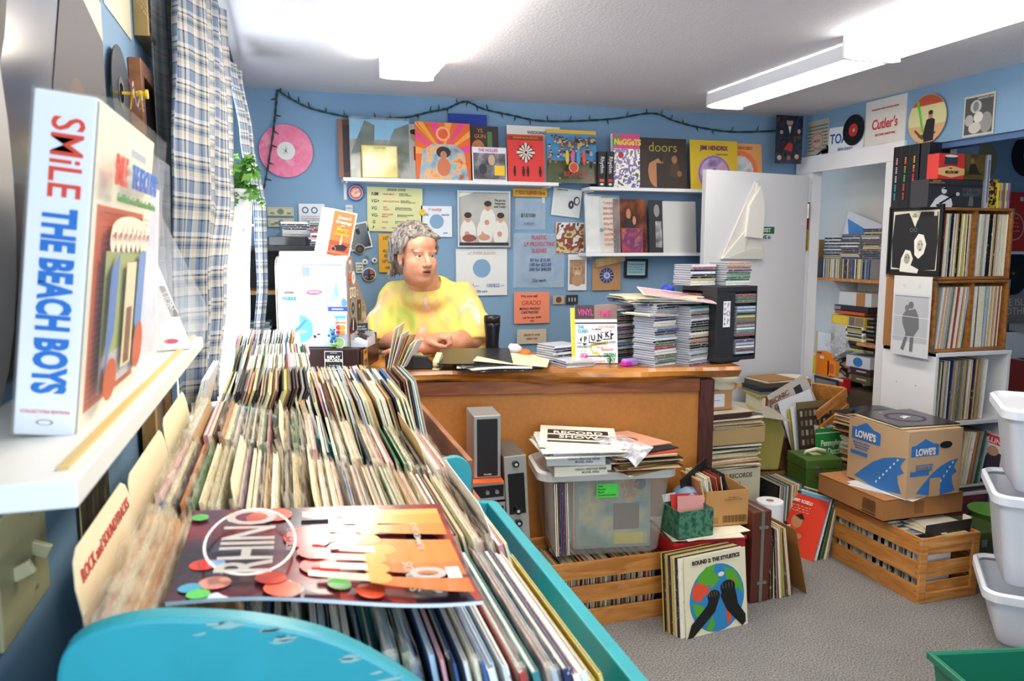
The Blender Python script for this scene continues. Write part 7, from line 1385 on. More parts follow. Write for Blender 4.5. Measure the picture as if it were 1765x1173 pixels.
for i, (c, z_, a_, dx_, dy_) in enumerate((('#2a2a2c', .330, 3, .01, .02), ('#e9e4cc', .334, -8, .0, .0), ('#f0ead2', .338, 6, .02, .01))):
    solo('record_sleeve', MB().box((-.155, -.15, 0), (.155, .13, .0035), c), '%s sleeve lying flat on the red crate, %s' % (('black', 'cream', 'ivory')[i], ('lowest', 'middle', 'topmost')[i]), 'record', (1.65+dx_, 2.80+dy_, z_), (0, 0, R(a_)), 'sleeves on the red crate')
def carton(label, x0, x1, y0, y1, z0, h, col, rz=0, texts=(), items=(), name='cardboard_box', group=None, flaps=0, t=.004, mat=None):
    w_, d_ = x1-x0, y1-y0; mt = mat or M(col, .75, noise=.08, nscale=12, name='cardboard'); o = thing(name, label, 'box', ((x0+x1)/2, (y0+y1)/2, z0), (0, 0, rz), group)
    mb = MB().box((-w_/2, -d_/2, 0), (w_/2, -d_/2+t, h), mt).box((-w_/2, d_/2-t, 0), (w_/2, d_/2, h), mt).box((-w_/2, -d_/2+t, 0), (-w_/2+t, d_/2-t, h), mt).box((w_/2-t, -d_/2+t, 0), (w_/2, d_/2-t, h), mt).box((-w_/2, -d_/2, 0), (w_/2, d_/2, t), mt)
    part('walls', mb, o)
    if flaps:
        part('flap', MB().cbox((w_/2+.03, 0, h+.01), (.07, d_, .003), mt, (0, R(-20), 0)), o); part('flap', MB().cbox((0, d_/2+.02, h+.02), (w_, .05, .003), mt, (R(35), 0, 0)), o)
    if items or texts:
        f = part('printing', art_mb(items or [('r', 0, 0, .001, .001, col)], w_, h), o, loc=(0, -d_/2, 0))
        for tx in texts: letter(f, tx[0], (tx[1]-.5)*w_, tx[2]*h, tx[3]*h, tx[4], off=.0022+.0002*len(items), **(tx[5] if len(tx) > 5 else {}))
    return o
GM = mottle(['#1c4a38', '#2f6a50', '#5a8a70', '#24543e'], 40, .3, 4, name='green_marbled_card')
carton('green marbled box of singles on the red crate', 1.492, 1.655, 2.665, 2.80, .343, .115, '#2f6a50', R(4), mat=GM)
for i, (c, a_) in enumerate((('#e8e4e0', -8), ('#d83a34', 6), ('#e2a098', 12))):
    solo('single_sleeve', MB().box((-.065, 0, 0), (.065, .003, .15), c), '%s small sleeve leaning in the green marbled box' % ('white', 'red', 'pink')[i], 'record', (1.575+.004*i, 2.765-.028*i, .348), (R(-22+5*i), R(a_*.4), R(4)), 'sleeves in the green marbled box')
solo('cloth', MB().lathe([(.001, 0), (.05, .01), (.062, .03), (.04, .055), (.001, .06)], M('#9ab0cc', .9), n=9), 'crumpled pale blue cloth behind the green marbled box', 'cloth', (1.615, 2.83, .343+.10), smooth=True, kind=None)
cb2 = carton('tan cardboard box of singles and small boxes on the red crate', 1.68, 1.875, 2.745, 2.95, .343, .155, '#c08c50', R(-4), [('THIS SIDE UP\nHANDLE WITH CARE', .62, .78, .055, '#7a5428')], [('r', .04, .08, .30, .26, '#a97840')]+[('r', .40+.028*i, .10, .412+.028*i+.006*(i % 3), .30, '#6a4820') for i in range(20)])
psm = ['cream', 'white', 'tan', 'black', 'red', 'brown', 'orange', 'grey']
record_row(1.695, 1.80, 2.762, .35, -14, 'in the tan box on the red crate', 'singles in the tan box', n=16, pal=psm, h=.19, d_=.16, seed=37, kind='single', name='single_sleeve', leanj=5, zj=.03)
solo('record_sleeve', MB().box((-.09, -.002, 0), (.09, .002, .20), '#1e1c1e'), 'black sleeve leaning out of the back of the tan box', 'record', (1.715, 2.90, .40), (R(12), R(-24), R(20)))
solo('box', MB().box((-.035, -.05, 0), (.035, .05, .17), '#8a8f3c').box((.034, -.051, 0), (.042, .051, .17), '#3c3c3e'), 'olive and grey box leaning in the tan box', 'box', (1.835, 2.85, .352), (0, R(-34+62), R(-4)), bev=.002) if 0 else solo('box', MB().box((-.035, -.05, 0), (.035, .05, .15), '#8a8f3c').box((.034, -.051, 0), (.042, .051, .15), '#3c3c3e'), 'olive and grey box leaning in the tan box', 'box', (1.815, 2.86, .37), (0, R(-20), R(-4)), bev=.002)
# record with the globe in front
GLB = [('c', .51, .43, .445, '#2f86c0'), ('p', [(.20, .72), (.34, .84), (.50, .86), (.46, .78), (.56, .66), (.44, .56), (.36, .62), (.24, .58)], '#58a82c'), ('p', [(.10, .52), (.14, .66), (.24, .66), (.36, .60), (.40, .52), (.28, .48), (.24, .42), (.14, .46)], '#e8502c'), ('p', [(.64, .80), (.80, .74), (.90, .58), (.94, .42), (.84, .50), (.72, .58), (.66, .66)], '#58a82c'),
       ('p', [(.62, .44), (.78, .46), (.80, .62), (.66, .62), (.58, .54)], '#e8502c'), ('p', [(.10, .42), (.20, .40), (.30, .34), (.22, .20), (.14, .28)], '#58a82c'), ('p', [(.64, .32), (.72, .30), (.72, .10), (.66, .06)], '#e8502c'), ('p', [(.30, .06), (.42, .22), (.46, .10), (.40, .02)], '#58a82c'), ('e', .58, .72, .05, .03, '#e8e4d4'),
       ('p', [(.02, .02), (.0, .0), (.10, .0), (.46, .26), (.54, .42), (.40, .50), (.34, .36), (.08, .16)], '#141210'), ('p', [(.96, .04), (.90, .0), (.66, .24), (.56, .44), (.62, .58), (.78, .58), (.82, .42), (.84, .30), (.96, .14)], '#141210'), ('e', .45, .46, .10, .08, '#141210'), ('e', .68, .54, .12, .09, '#141210')]
GLB += [('l', [(.37+.04*i, .52), (.38+.04*i, .46)], .006, '#8a8478') for i in range(4)]+[('l', [(.59+.05*i, .60), (.60+.05*i, .53)], .006, '#8a8478') for i in range(4)]
sty = cover('album_cover', 'cream record with a globe and raised black hands, frontmost on the floor', 'record', (1.612, 2.535, 0), (R(-6), 0, R(8)), .305, .315, '#ece2c0', GLB, [('ROUND 2: THE STYLISTICS', .5, .925, .068, '#161412', {'bold': .045, 'sx': .92})])
for i in range(13):
    c = random.Random(300+i).choice(['cream', 'tan', 'yellow', 'cream', 'black', 'ivory', 'navy', 'white', 'brown'])
    o = link('record_sleeve', jm(.0045), None, (1.595-.0028*i, 2.545+.0062*i, 0), (R(-6), 0, R(8)+PI/2)); o.rotation_euler = (Matrix.Rotation(R(8), 4, 'Z') @ Matrix.Rotation(R(-6), 4, 'X') @ Matrix.Rotation(PI/2, 4, 'Z')).to_euler(); o.color = lin(CN[c])
    tag(o, '%s record leaning on the red crate, %s behind the globe record' % (c, nth(i+1)), 'record', 'records behind the globe record')
case = thing('hard_case', 'brown hard case standing on end with a metal closing strip', 'case', (1.912, 2.865, 0), (0, 0, R(3)))
BRC = M('#5f2e20', .45, noise=.06, nscale=60, name='brown_vinyl_case')
part('case_half', MB().box((-.050, -.16, 0), (-.006, .16, .405), BRC), case, .005); part('case_half', MB().box((.006, -.16, 0), (.046, .16, .405), BRC), case, .005)
MTL = M('#a8a69c', .3, .8); part('metal_strip', MB().box((-.008, -.163, 0), (.008, .163, .408), MTL), case)
for z_ in (.09, .335): part('latch', MB().box((-.022, -.168, z_-.006), (.022, -.16, z_+.006), MTL).cyl((-.018, -.17, z_), .006, .006, MTL, 'y', 12).cyl((.018, -.17, z_), .006, .006, MTL, 'y', 12), case)
record_row(1.975, 2.095, 2.71, 0, lambda f: -2-7*f, 'beside the brown hard case on the floor', 'records beside the brown case', n=17, pal=['tan', 'cream', 'olive', 'white', 'red', 'brown', 'green', 'black', 'yellow'], seed=41, leanj=.8)
solo('record_sleeve', MB().box((-.0015, -.157, 0), (.0015, .157, .315), '#9a6a34'), 'brown board sleeve leaning at the right end of the row by the brown case', 'record', (2.155, 2.87, 0), (0, R(-14), R(4)))
pt = thing('paper_towel_roll', 'white roll of paper towels standing on the floor', 'paper towels', (2.225, 3.085, 0))
part('paper', MB().lathe([(.019, 0), (.062, 0), (.064, .004), (.064, .296), (.062, .30), (.019, .30)], M('#eceef2', .9, bump=.3, nscale=60), n=40), pt, smooth=False); part('core', MB().lathe([(.0165, .002), (.019, .002), (.019, .301), (.0165, .301)], '#a8865a'), pt)
bos = cover('album_cover', 'orange-red record with a man in a dark suit leaning on a row', 'record', (2.372, 3.150, 0), (0, 0, 0), .315, .315, '#e23c22', [('r', 0, .955, .5, 1, '#2c3a4a'), ('r', .5, .955, 1, 1, '#58a8cc'), ('p', [(.20, .0), (.12, .3), (.3, .46), (.55, .52), (.72, .38), (.6, .1), (.5, 0)], '#e23c22'), ('p', [(.16, .34), (.34, .50), (.50, .36), (.46, .14), (.34, .18)], '#1c2430'), ('e', .56, .52, .10, .11, '#c88a5c'), ('p', [(.5, .6), (.62, .66), (.68, .58), (.62, .56)], '#1c1a1c'), ('p', [(.38, .40), (.48, .44), (.44, .26)], '#e8e4dc'), ('e', .34, .18, .05, .04, '#c88a5c'), ('e', .66, .30, .05, .04, '#c88a5c'), ('r', .20, .04, .30, .08, '#e8e0d8')]+scribble(.1, .66, .75, .78, 3, '#f2c8b4', .008, 4), [('The Best of', .27, .85, .07, '#4a4a9a', {'bold': .03}), ('JIMMY ROSELLI', .58, .84, .075, '#f6ead8', {'bold': .02, 'sx': .75})])
bos.rotation_euler = (Matrix.Rotation(R(-72), 4, 'Z') @ Matrix.Rotation(R(-22), 4, 'X')).to_euler()
for i, c in enumerate(('pale blue', 'white', 'black', 'green', 'brown', 'cream', 'grey')):
    o = link('record_sleeve', jm(.004), None, (2.385+.013*i, 3.155, 0)); o.rotation_euler = (Matrix.Rotation(R(-72), 4, 'Z') @ Matrix.Rotation(R(-22+1.5*i), 4, 'X') @ Matrix.Rotation(PI/2, 4, 'Z')).to_euler(); o.color = lin(CN[c])
    tag(o, '%s record leaning behind the orange-red one, %s in the row' % (c, nth(i+1)), 'record', 'records behind the orange-red record')
# ------------------------------------------------------------------ stack at the counter end
carton('worn cream box with black handwriting at the bottom of the tall stack', 1.985, 2.315, 3.30, 3.62, 0, .40, '#c6bfa4', 0, [('EMI RECORDS\nREAL\nVINYL', .56, .80, .085, '#4a463c', dict(HW, leading=1.3))])
def hstack(n, x, y, z, rz, where, seed, t=.0045, **k): return flat_pile(n, x, y, z, rz, where, 'records in the stack at the counter end', seed, .012, 6, t=t, **k)
def hs_stuff(n, x, y, z, rz, seed, t=.005, jit=.012, jr=5, pal=None):
    rr = random.Random(seed)
    for i in range(n):
        T = Matrix.Translation((x+rr.uniform(-jit, jit), y+rr.uniform(-jit, jit), z+t*i)) @ Matrix.Rotation(rz+R(rr.uniform(-jr, jr)), 4, 'Z'); q = M(CN[rr.choice(pal or ['cream', 'white', 'tan', 'brown', 'black', 'red', 'olive', 'grey', 'cream'])], .6, noise=.25, nscale=90)
        STUFF.box((-.157, -.157, 0), (.157, .157, t*.8), q, T)
    return z+t*n
z_ = hs_stuff(26, 2.15, 3.46, .40, 0, 51); carton('flat tan box in the middle of the tall stack', 1.975, 2.325, 3.29, 3.63, z_, .085, '#b99a68', R(1))
z_ = hs_stuff(9, 2.16, 3.46, z_+.086, R(3), 52)
fb_ = solo('record_sleeve', MB().box((-.157, -.157, 0), (.157, .157, .004), '#4c4c58'), 'dark grey sleeve near the top of the tall stack', 'record', (2.17, 3.48, z_), (0, 0, R(8)))
solo('book', MB().box((-.13, -.10, 0), (.13, .10, .003), '#2a1c1a').box((-.128, -.098, .003), (.128, .098, .024), '#4a2c20').box((-.13, -.10, .024), (.13, .10, .027), '#d8c8b0'), 'dark brown and cream book on the tall stack under the small carton', 'book', (2.125, 3.40, z_+.005), (0, 0, R(4)))
kc = carton('small open carton with a white label, on top of the tall stack', 1.99, 2.17, 3.36, 3.56, z_+.034, .10, '#b98a54', R(3), [], [('r', .15, .18, .75, .85, '#e6e6ea'), ('r', .22, .5, .6, .54, '#9aa0b0')], flaps=1)
solo('cloth', MB().lathe([(.001, 0), (.09, .005), (.12, .035), (.10, .06), (.125, .085), (.07, .105), (.001, .10)], M('#e2d5b8', .9, bump=.4, nscale=30), n=11), 'crumpled cream cloth bag lying on the small carton', 'cloth', (2.12, 3.47, z_+.125), (R(6), R(8), 0), smooth=True)
# ------------------------------------------------------------------ right: slatted crate with the moving box
slat_crate('long wooden slatted crate of singles on the carpet at the right', 2.555, 2.875, 2.50, 3.06, 0, .29, long='y', group='wooden slatted crates')
record_row(2.55, 3.02, 2.585, .013, 0, 'in the long crate at the right', 'singles in the long crate', n=58, pal=['white']*4+['grey', 'black', 'cream', 'navy', 'pale blue', 'tan', 'brown', 'black'], h=.245, d_=.185, seed=61, kind='single', name='single_sleeve', cat='record', axis='y', frm='from the front', leanj=3, th=(.004, .006), zj=.015)
for i, (c, n_, a) in enumerate((('#ece2c4', 'cream', 8), ('#e2d2a8', 'tan', -6), ('#efe6cc', 'ivory', 14), ('#d8d0bc', 'pale', -12), ('#e8e0cc', 'off-white', 3))):
    solo('single_sleeve', MB().box((-.09, -.09, 0), (.09, .09, .004), c), '%s small sleeve lying on the contents of the long crate' % n_, 'record', (2.74+.01*i, 2.60+.015*i, .276+.005*i), (0, 0, R(a)), 'sleeves lying in the long crate')
solo('record_sleeve', MB().box((-.13, -.002, 0), (.13, .003, .10), '#2a2624'), 'dark brown sleeve wedged upright at the near end of the long crate', 'record', (2.735, 2.535, .235), (R(4), 0, R(3)))
solo('card', MB().box((-.004, -.02, 0), (.004, .02, .12), '#e8e2d0'), 'white card edge upright beside the dark sleeve in the long crate', 'card', (2.868, 2.56, .22), (0, 0, 0))
fl = carton('shallow brown carton lying on the long crate under the moving box', 2.50, 2.94, 2.655, 3.085, .315, .095, '#a8703c', R(0), [], [('r', .38, .2, .5, .8, '#8a5a2c')])
part('lid', MB().box((-.22, -.215, .093), (.22, .215, .097), M('#ad7642', .75)), fl)
f2 = part('printing', art_mb([('r', .70+.014*i, .25, .706+.014*i+.004*(i % 2), .8, '#5a3a1c') for i in range(14)]+[('r', .70, .12, .9, .2, '#5a3a1c')], .43, .095), fl, loc=(-.22, 0, 0), rot=(0, 0, -PI/2))
for i, (a, z_, c) in enumerate(((20, .412, '#e6e4de'), (12, .4155, '#d4d8dc'))):
    solo('paper_sheet', MB().box((-.15, -.15, 0), (.15, .15, .0025), c), '%s sheet sticking out from under the moving box' % ('white', 'pale blue-grey')[i], 'paper', (2.70, 2.80, z_), (0, 0, R(a)), 'sheets under the moving box')
lb = thing('moving_box', 'tan cardboard moving box printed in blue with a store logo and a winding road', 'box', (2.735, 2.81, .419), (0, 0, R(1)))
CBM = M('#bd9a74', .75, noise=.06, nscale=10, name='moving_box_card'); bw, bd, bh = .305, .36, .30; LB = '#2d6fb2'
part('walls', MB().box((-bw/2, -bd/2, 0), (bw/2, bd/2, bh-.004), CBM), lb, .002); part('top_flap', MB().box((-bw/2, -bd/2, bh-.004), (bw/2, bd/2, bh), CBM).cbox((0, bd/2, bh+.003), (bw, .06, .004), CBM, (R(-12), 0, 0)), lb)
house = lambda x0, y0, x1, y1: ('p', [(x0, y0), (x1, y0), (x1, y0+(y1-y0)*.62), (x0+(x1-x0)*.86, y0+(y1-y0)*.70), (x0+(x1-x0)*.80, y0+(y1-y0)*.62+.02), (x0+(x1-x0)*.5, y1), (x0+(x1-x0)*.16, y0+(y1-y0)*.66), (x0, y0+(y1-y0)*.62)], LB)
road = [('p', [(.14, .08), (.30, .28), (.46, .46), (.62, .58), (.80, .66), (.98, .70), (.92, .60), (.90, .52), (.96, .44), (.86, .36), (.88, .22), (.94, .06), (.62, .0), (.40, .02)], LB)]+[('l', [(.52+.055*i, .10+.085*i), (.535+.055*i, .14+.085*i)], .022, '#e6ddd0') for i in range(7)]
road = [(q[0], [(x, min(.66, y*.86)) for x, y in q[1]], *q[2:]) for q in road]
lf_ = part('printing', art_mb([house(.06, .66, .56, .96)]+road+[('r', .06, .42, .36, .48, LB)], bd, bh), lb, loc=(-bw/2, 0, 0), rot=(0, 0, -PI/2), label='blue printed side with the store logo')
letter(lf_, "LOWE'S", -.068, .225, .046, '#e6ddd0', off=.004, bold=.04, sx=.8); letter(lf_, 'Moving Box, Medium\nCaja para mudanza\nBoite moyenne', -.125+.035, .172, .0125, LB, off=.004, bold=.02)
ff_ = part('printing', art_mb([house(.06, .62, .56, .88)]+[(q[0], [(x*.9+.06, y*.9) for x, y in q[1]], *q[2:]) for q in road]+[('r', .06, .33, .40, .40, LB), ('r', .42, .0, .62, .28, '#b8946c')], bw, bh), lb, loc=(0, -bd/2, 0))
letter(ff_, "LOWE'S", -.058, .205, .042, '#e6ddd0', off=.004, bold=.04, sx=.75); letter(ff_, 'Accessories for Bath,\nLibros, Vasellas, Etc.\nBOITE MOYENNE', -.095+.035, .135, .0115, LB, off=.004, bold=.02)
part('hand_hole', art_mb([('e', .5, .5, .5, .5, '#100e0c')], .07, .032, off=.004), lb, loc=(.055, -bd/2, .215))
o = solo('record_sleeve', MB().box((-.157, -.157, 0), (.157, .157, .004), M('#26242c', .2)), 'black record with a white ornament topmost on the moving box', 'record', (2.755, 2.83, .728), (0, 0, R(-4)))
part('printed_face', art_mb([('ring', .5, .5, .30, .05, '#4a2c58'), ('e', .52, .52, .10, .035, '#e8e6ea'), ('e', .46, .46, .06, .02, '#e8e6ea', .6), ('e', .56, .58, .05, .018, '#e8e6ea', -.5), ('e', .34, .86, .025, .02, '#d8d8d8')], .3, .3, z0=-.15, off=.0046), o, rot=(-PI/2, 0, 0))
solo('record_sleeve', MB().box((-.157, -.157, 0), (.157, .157, .004), '#d8c39a'), 'tan sleeve directly under the black record on the moving box', 'record', (2.745, 2.82, .7225), (0, 0, R(-1)))
# green cases
GRN = M('#4a6b28', .5, noise=.05, nscale=40, name='green_vinyl')
g1 = thing('record_case', 'green single carrying case with a cream handle left of the moving box', 'record case', (2.715, 3.395, .155), (0, 0, R(-8)))
part('case_body', MB().box((-.10, -.10, 0), (.10, .10, .20), GRN), g1, .006); part('lid', MB().box((-.103, -.103, .20), (.103, .103, .255), GRN), g1, .006); part('latch', MB().box((-.05, -.107, .165), (-.028, -.102, .215), MTL), g1, .002)
part('handle', MB().tube([(-.06, 0, .255), (-.055, -.01, .275), (0, -.015, .288), (.055, -.01, .275), (.06, 0, .255)], [.007, .009, .010, .009, .007], M('#e4dcc2', .4), 10), g1, smooth=True); part('paper_label', MB().box((-.02, -.02, .256), (.03, .03, .2565), '#d8cfa0'), g1)
hs_stuff(30, 2.72, 3.40, 0, R(-6), 71)
g2 = thing('record_case', 'dark green metal box on the floor behind the end of the long crate', 'record case', (3.075, 2.735, 0), (0, 0, R(-6)))
GR2 = M('#44592c', .4); part('case_body', MB().box((-.125, -.11, 0), (.125, .11, .17), GR2), g2, .004); part('lid', MB().box((-.128, -.113, .17), (.128, .113, .215), GR2), g2, .004); part('latch', MB().box((-.03, -.118, .15), (.0, -.112, .185), MTL), g2)
solo('bin', MB().lathe([(.001, 0), (.09, 0), (.11, .235), (.115, .24), (.110, .245), (.085, .01), (.001, .01)], M('#5f9440', .35)), 'light green plastic bin beside the dark green metal box', 'bin', (3.30, 2.80, 0), smooth=True)

# ------------------------------------------------------------------ white shelf unit with crates on top
su = thing('shelf_unit', 'white painted shelf unit of records at the right, carrying two wooden crates', 'shelf unit', (3.395, 3.06, 0))
part('side', MB().box((-.245, 0, 0), (-.225, .36, .985), WHITE), su, .002); part('side', MB().box((.225, 0, 0), (.245, .36, .985), WHITE), su, .002); part('back', MB().box((-.225, .35, 0), (.225, .36, .985), WHITE), su)
part('top_board', MB().box((-.245, -.004, .965), (.245, .36, .985), WHITE), su, .002)
for z_ in (.10, .615-.012, .22): part('shelf_board', MB().box((-.225, -.002, z_), (.225, .35, z_+.018), WHITE), su)
part('screw', MB().cyl((-.2455, .12, .80), .003, .001, '#5a5a5c', 'x', 8).cyl((-.2455, .25, .80), .003, .001, '#5a5a5c', 'x', 8).cyl((-.2455, .12, .52), .003, .001, '#5a5a5c', 'x', 8).cyl((-.2455, .05, .94), .003, .001, '#5a5a5c', 'x', 8), su)
psh = ['cream']*5+['white']*5+['ivory']*2+['tan']*2+['grey', 'pale blue', 'brown', 'blue', 'yellow', 'red', 'pink', 'black']
record_row(3.18, 3.50, 3.075, .622, lambda f: 2, 'on the upper shelf of the white unit', 'records on the upper shelf of the white unit', n=24, pal=['tan', 'cream', 'cream', 'grey', 'white', 'brown', 'tan', 'navy', 'olive'], seed=71, leanj=1)
record_row(3.20, 3.52, 3.075, .239, lambda f: 6+4*f, 'on the middle shelf of the white unit', 'records on the middle shelf of the white unit', n=14, pal=['yellow', 'orange', 'black', 'green', 'white', 'grey', 'pale blue', 'navy', 'cream'], seed=72, th=(.006, .008, .010), leanj=1)
cover('magazine', 'white and red magazine leaning at the right of the middle shelf of the white unit', 'magazine', (3.555, 3.10, .24), (0, 0, 0), .30, .30, '#e6e2e4', [('r', 0, .84, 1, 1, '#d8384c'), ('p', [(.3, .1), (.5, .75), (.7, .7), (.75, .1)], '#3a3440'), ('e', .55, .72, .1, .09, '#c09478')], [('ROLLING', .5, .90, .12, '#f2e6e8', {'bold': .02})], t=.01).rotation_euler = (0, R(8), R(-80))
record_row(3.19, 3.40, 3.08, .12-.0, 0, 'on the lowest shelf of the white unit', 'records on the lowest shelf', n=10, pal=['black', 'brown'], h=.09, d_=.25, seed=73, stuff=True)
cover('album_cover', 'dark blue and red record leaning at the foot of the white unit', 'record', (3.40, 3.03, .0), (R(-8), 0, R(0)), .30, .28, '#20243a', [('r', .05, .05, .95, .9, mottle(['#1c2444', '#7a2a34', '#2c3a6a'], 9, .2)), ('r', 0, .95, 1, 1, '#d8cfae')], [])
CRW = wood('#8a5424', '#b87c3c', 5, (1, 6, 6), .5, 'old_crate_wood')
def lp_crate(label, x0, x1, z0, z1, y0, y1):
    o = thing('wooden_crate', label, 'crate', ((x0+x1)/2, y0, z0), (0, 0, 0), 'wooden record crates on the white unit'); w_, h, d_ = x1-x0, z1-z0, y1-y0
    part('side_board', MB().box((-w_/2, 0, 0), (-w_/2+.014, d_, h), CRW), o, .002); part('side_board', MB().box((w_/2-.014, 0, 0), (w_/2, d_, h), CRW), o, .002); part('bottom_board', MB().box((-w_/2+.014, 0, 0), (w_/2-.014, d_, .014), CRW), o, .002); part('top_board', MB().box((-w_/2+.014, 0, h-.014), (w_/2-.014, d_, h), CRW), o, .002)
    part('divider', MB().box((-.010, .004, .014), (.008, d_-.01, h-.014), CRW), o); part('back', MB().box((-w_/2+.014, d_-.008, .014), (w_/2-.014, d_, h-.014), CRW), o)
    [part('corner_bracket', MB().box((x-.006, -.001, z), (x+.006, .001, z+.04), M('#8a8472', .4, .6)), o) for x, z in ((-w_/2+.006, h-.04), (w_/2-.006, h-.04), (-w_/2+.006, 0))]; return o
lp_crate('lower wooden crate of records on the white shelf unit', 3.135, 3.615, .988, 1.352, 3.075, 3.41)
lp_crate('upper wooden crate of records on the white shelf unit', 3.13, 3.605, 1.355, 1.715, 3.075, 3.41)
for (x0, x1, z_, sd, nm, ln) in ((3.152, 3.352, 1.370, 81, 'left half of the upper crate', 1), (3.382, 3.585, 1.370, 82, 'right half of the upper crate', 1), (3.155, 3.352, 1.003, 83, 'left half of the lower crate', 5), (3.382, 3.575, 1.003, 84, 'right half of the lower crate', 1)):
    record_row(x0+.005, x1-.012*(ln > 2), 3.088, z_, ln, 'in the '+nm, 'records in the '+nm, n=19, pal=psh if sd != 83 else psh+['pink', 'orange', 'red'], seed=sd, leanj=.8, th=(.005, .006, .009), zj=.0, stuff=sd > 82)
# framed record on the crate's left side, print hung below
fr3 = cover('framed_record', 'black framed record of two pale heads hung on the side of the upper crate', 'framed record', (3.118, 3.215, 1.385), (0, R(0), -PI/2), .33, .335, '#17171a', [('r', .05, .05, .95, .95, '#d8d0b8'), ('p', [(.07, .08), (.05, .5), (.08, .9), (.5, .93), (.55, .8), (.6, .93), (.93, .92), (.95, .5), (.93, .06), (.5, .04)], '#1c1c1f'), ('p', [(.36, .93), (.60, .93), (.56, .84), (.50, .70), (.42, .84)], '#ddd6c0'),
    ('p', [(.52, .28), (.50, .50), (.58, .60), (.68, .58), (.74, .44), (.70, .30), (.60, .22)], '#e6e2d8'), ('e', .62, .42, .06, .09, '#b8b0a4'), ('e', .60, .44, .012, .01, '#1c1c1f'), ('e', .66, .44, .012, .01, '#1c1c1f'), ('e', .63, .36, .02, .01, '#3a3a3c'), ('p', [(.24, .02), (.26, .22), (.34, .36), (.44, .34), (.50, .22), (.46, .12), (.62, .06), (.6, .0)], '#e6e2d8'), ('e', .38, .22, .06, .08, '#a8a096'), ('e', .36, .24, .012, .01, '#1c1c1f'), ('e', .42, .24, .012, .01, '#1c1c1f'), ('r', .86, .86, .92, .93, '#d8d0b8'), ('ring', .44, .66, .03, .006, '#8a8a88'), ('ring', .52, .66, .03, .006, '#8a8a88')], [('ON\nTOUR', .49, .88, .03, '#4a463c')], t=.012)
addframe(fr3, .33, .335, .010, .008, M('#121214', .35))
pr_ = cover('poster', 'pale creased photo print of two embracing people hanging below the framed record', 'poster', (3.110, 3.20, .955), (0, R(0), -PI/2), .25, .415, '#d3d4d8', [('r', .0, .78, 1, 1, '#dcdcda'), ('r', .05, .18, .95, .74, '#b9bbc0'), ('r', .05, .74, .95, .755, '#8e9096'), ('e', .50, .64, .07, .045, '#6c6e74'), ('e', .40, .60, .06, .04, '#74767c'), ('p', [(.36, .56), (.62, .60), (.72, .50), (.74, .36), (.62, .26), (.60, .06), (.52, .06), (.52, .24), (.46, .24), (.36, .06), (.28, .08), (.40, .28), (.30, .40), (.28, .50)], '#707278'), ('l', [(0, .50), (1, .49)], .006, '#eceef0'), ('l', [(0, .24), (1, .25)], .006, '#eceef0')]+[('ring', .3, .88, .03, .008, '#a8a8a6'), ('ring', .7, .88, .03, .008, '#a8a8a6')], t=.0015)
bb_ = cover('poster', 'brown lettered board on the side of the lower crate behind the pale print', 'board', (3.130, 3.30, .99), (0, 0, -PI/2), .20, .36, '#a06e3c', [], [('A', -.06+.5, .72, .12, '#3c2814', {'bold': .03}), ('ST', .42, .10, .10, '#3c2814', {'bold': .03})], t=.004)
bb2 = solo('poster', MB().box((0, 0, 0), (.002, .10, .28), mottle(['#b0508a', '#c46a9a', '#8a3a6a'], 14, .4)), 'magenta print on the wall edge left of the white shelf unit', 'poster', (3.240, 3.43, .68))
# box sets on the upper crate
zt2 = 1.716
def boxset(label, x0, x1, y0, d_, h, col, z0=zt2, items=(), texts=(), rz=0, name='box_set', cat='box set', group=None, side=None, sidetx=()):
    w_ = x1-x0; o = thing(name, label, cat, ((x0+x1)/2, y0, z0), (0, 0, rz), group); part('box_body', MB().box((-w_/2, 0, 0), (w_/2, d_, h), M(col, .4) if isinstance(col, str) else col), o, .0015)
    f = part('printed_front', art_mb(list(items) or [('r', 0, 0, .001, .001, '#000000')], w_, h), o)
    for tx in texts: letter(f, tx[0], (tx[1]-.5)*w_, tx[2]*h, tx[3]*h, tx[4], off=.003+.0002*len(items), **(tx[5] if len(tx) > 5 else {}))
    if side:
        s_ = part('printed_side', art_mb(side, d_, h), o, loc=(-w_/2, d_/2, 0), rot=(0, 0, -PI/2))
        for tx in sidetx: letter(s_, tx[0], (tx[1]-.5)*d_, tx[2]*h, tx[3]*h, tx[4], off=.003+.0002*len(side), **(tx[5] if len(tx) > 5 else {}))
    return o
def q3(px, y): return W(px, 330, y=y).x
DK = '#15151c'
for i, (c1, c2, c3) in enumerate((('#e8a0b8', '#c8ccd4', '#3aa8a0'), ('#f08a2c', '#58c048', '#e84a2c'), ('#f0a838', '#e84a3c', '#3c5ac4'))):
    boxset('tall black box set with upright coloured lettering, %s from the left on the crate' % ('first', 'second', 'third')[i], 0, .056, 0, .20, .328, DK, items=[('r', .42, .80-.028*k, .60, .817-.028*k, c1 if k < 7 else c2 if k < 14 else c3) for k in range(24) if k % 5 != 4]).matrix_world = Matrix.Translation((3.137, 3.385-.0585*i, zt2)) @ Matrix.Rotation(-PI/2, 4, 'Z')
boxset('dark box set turned wider beside the three coloured ones', 3.137, 3.215, 3.175, .055, .328, '#1c1e24', items=[('r', .05, .05, .95, .3, '#3a6a9a')])
boxset('white box set lettered in dark brown, standing behind the red box', q3(1589, 3.34), q3(1634, 3.34), 3.30, .05, .345, '#dedfe6', items=[('e', .32, .25, .12, .05, '#b8202c')], texts=[('ELVIS', .55, .62, .16, '#5a3a2c', {'bold': .02, 'sx': .9}), ('HIS LIFE', .38, .44, .05, '#8a8a90')])
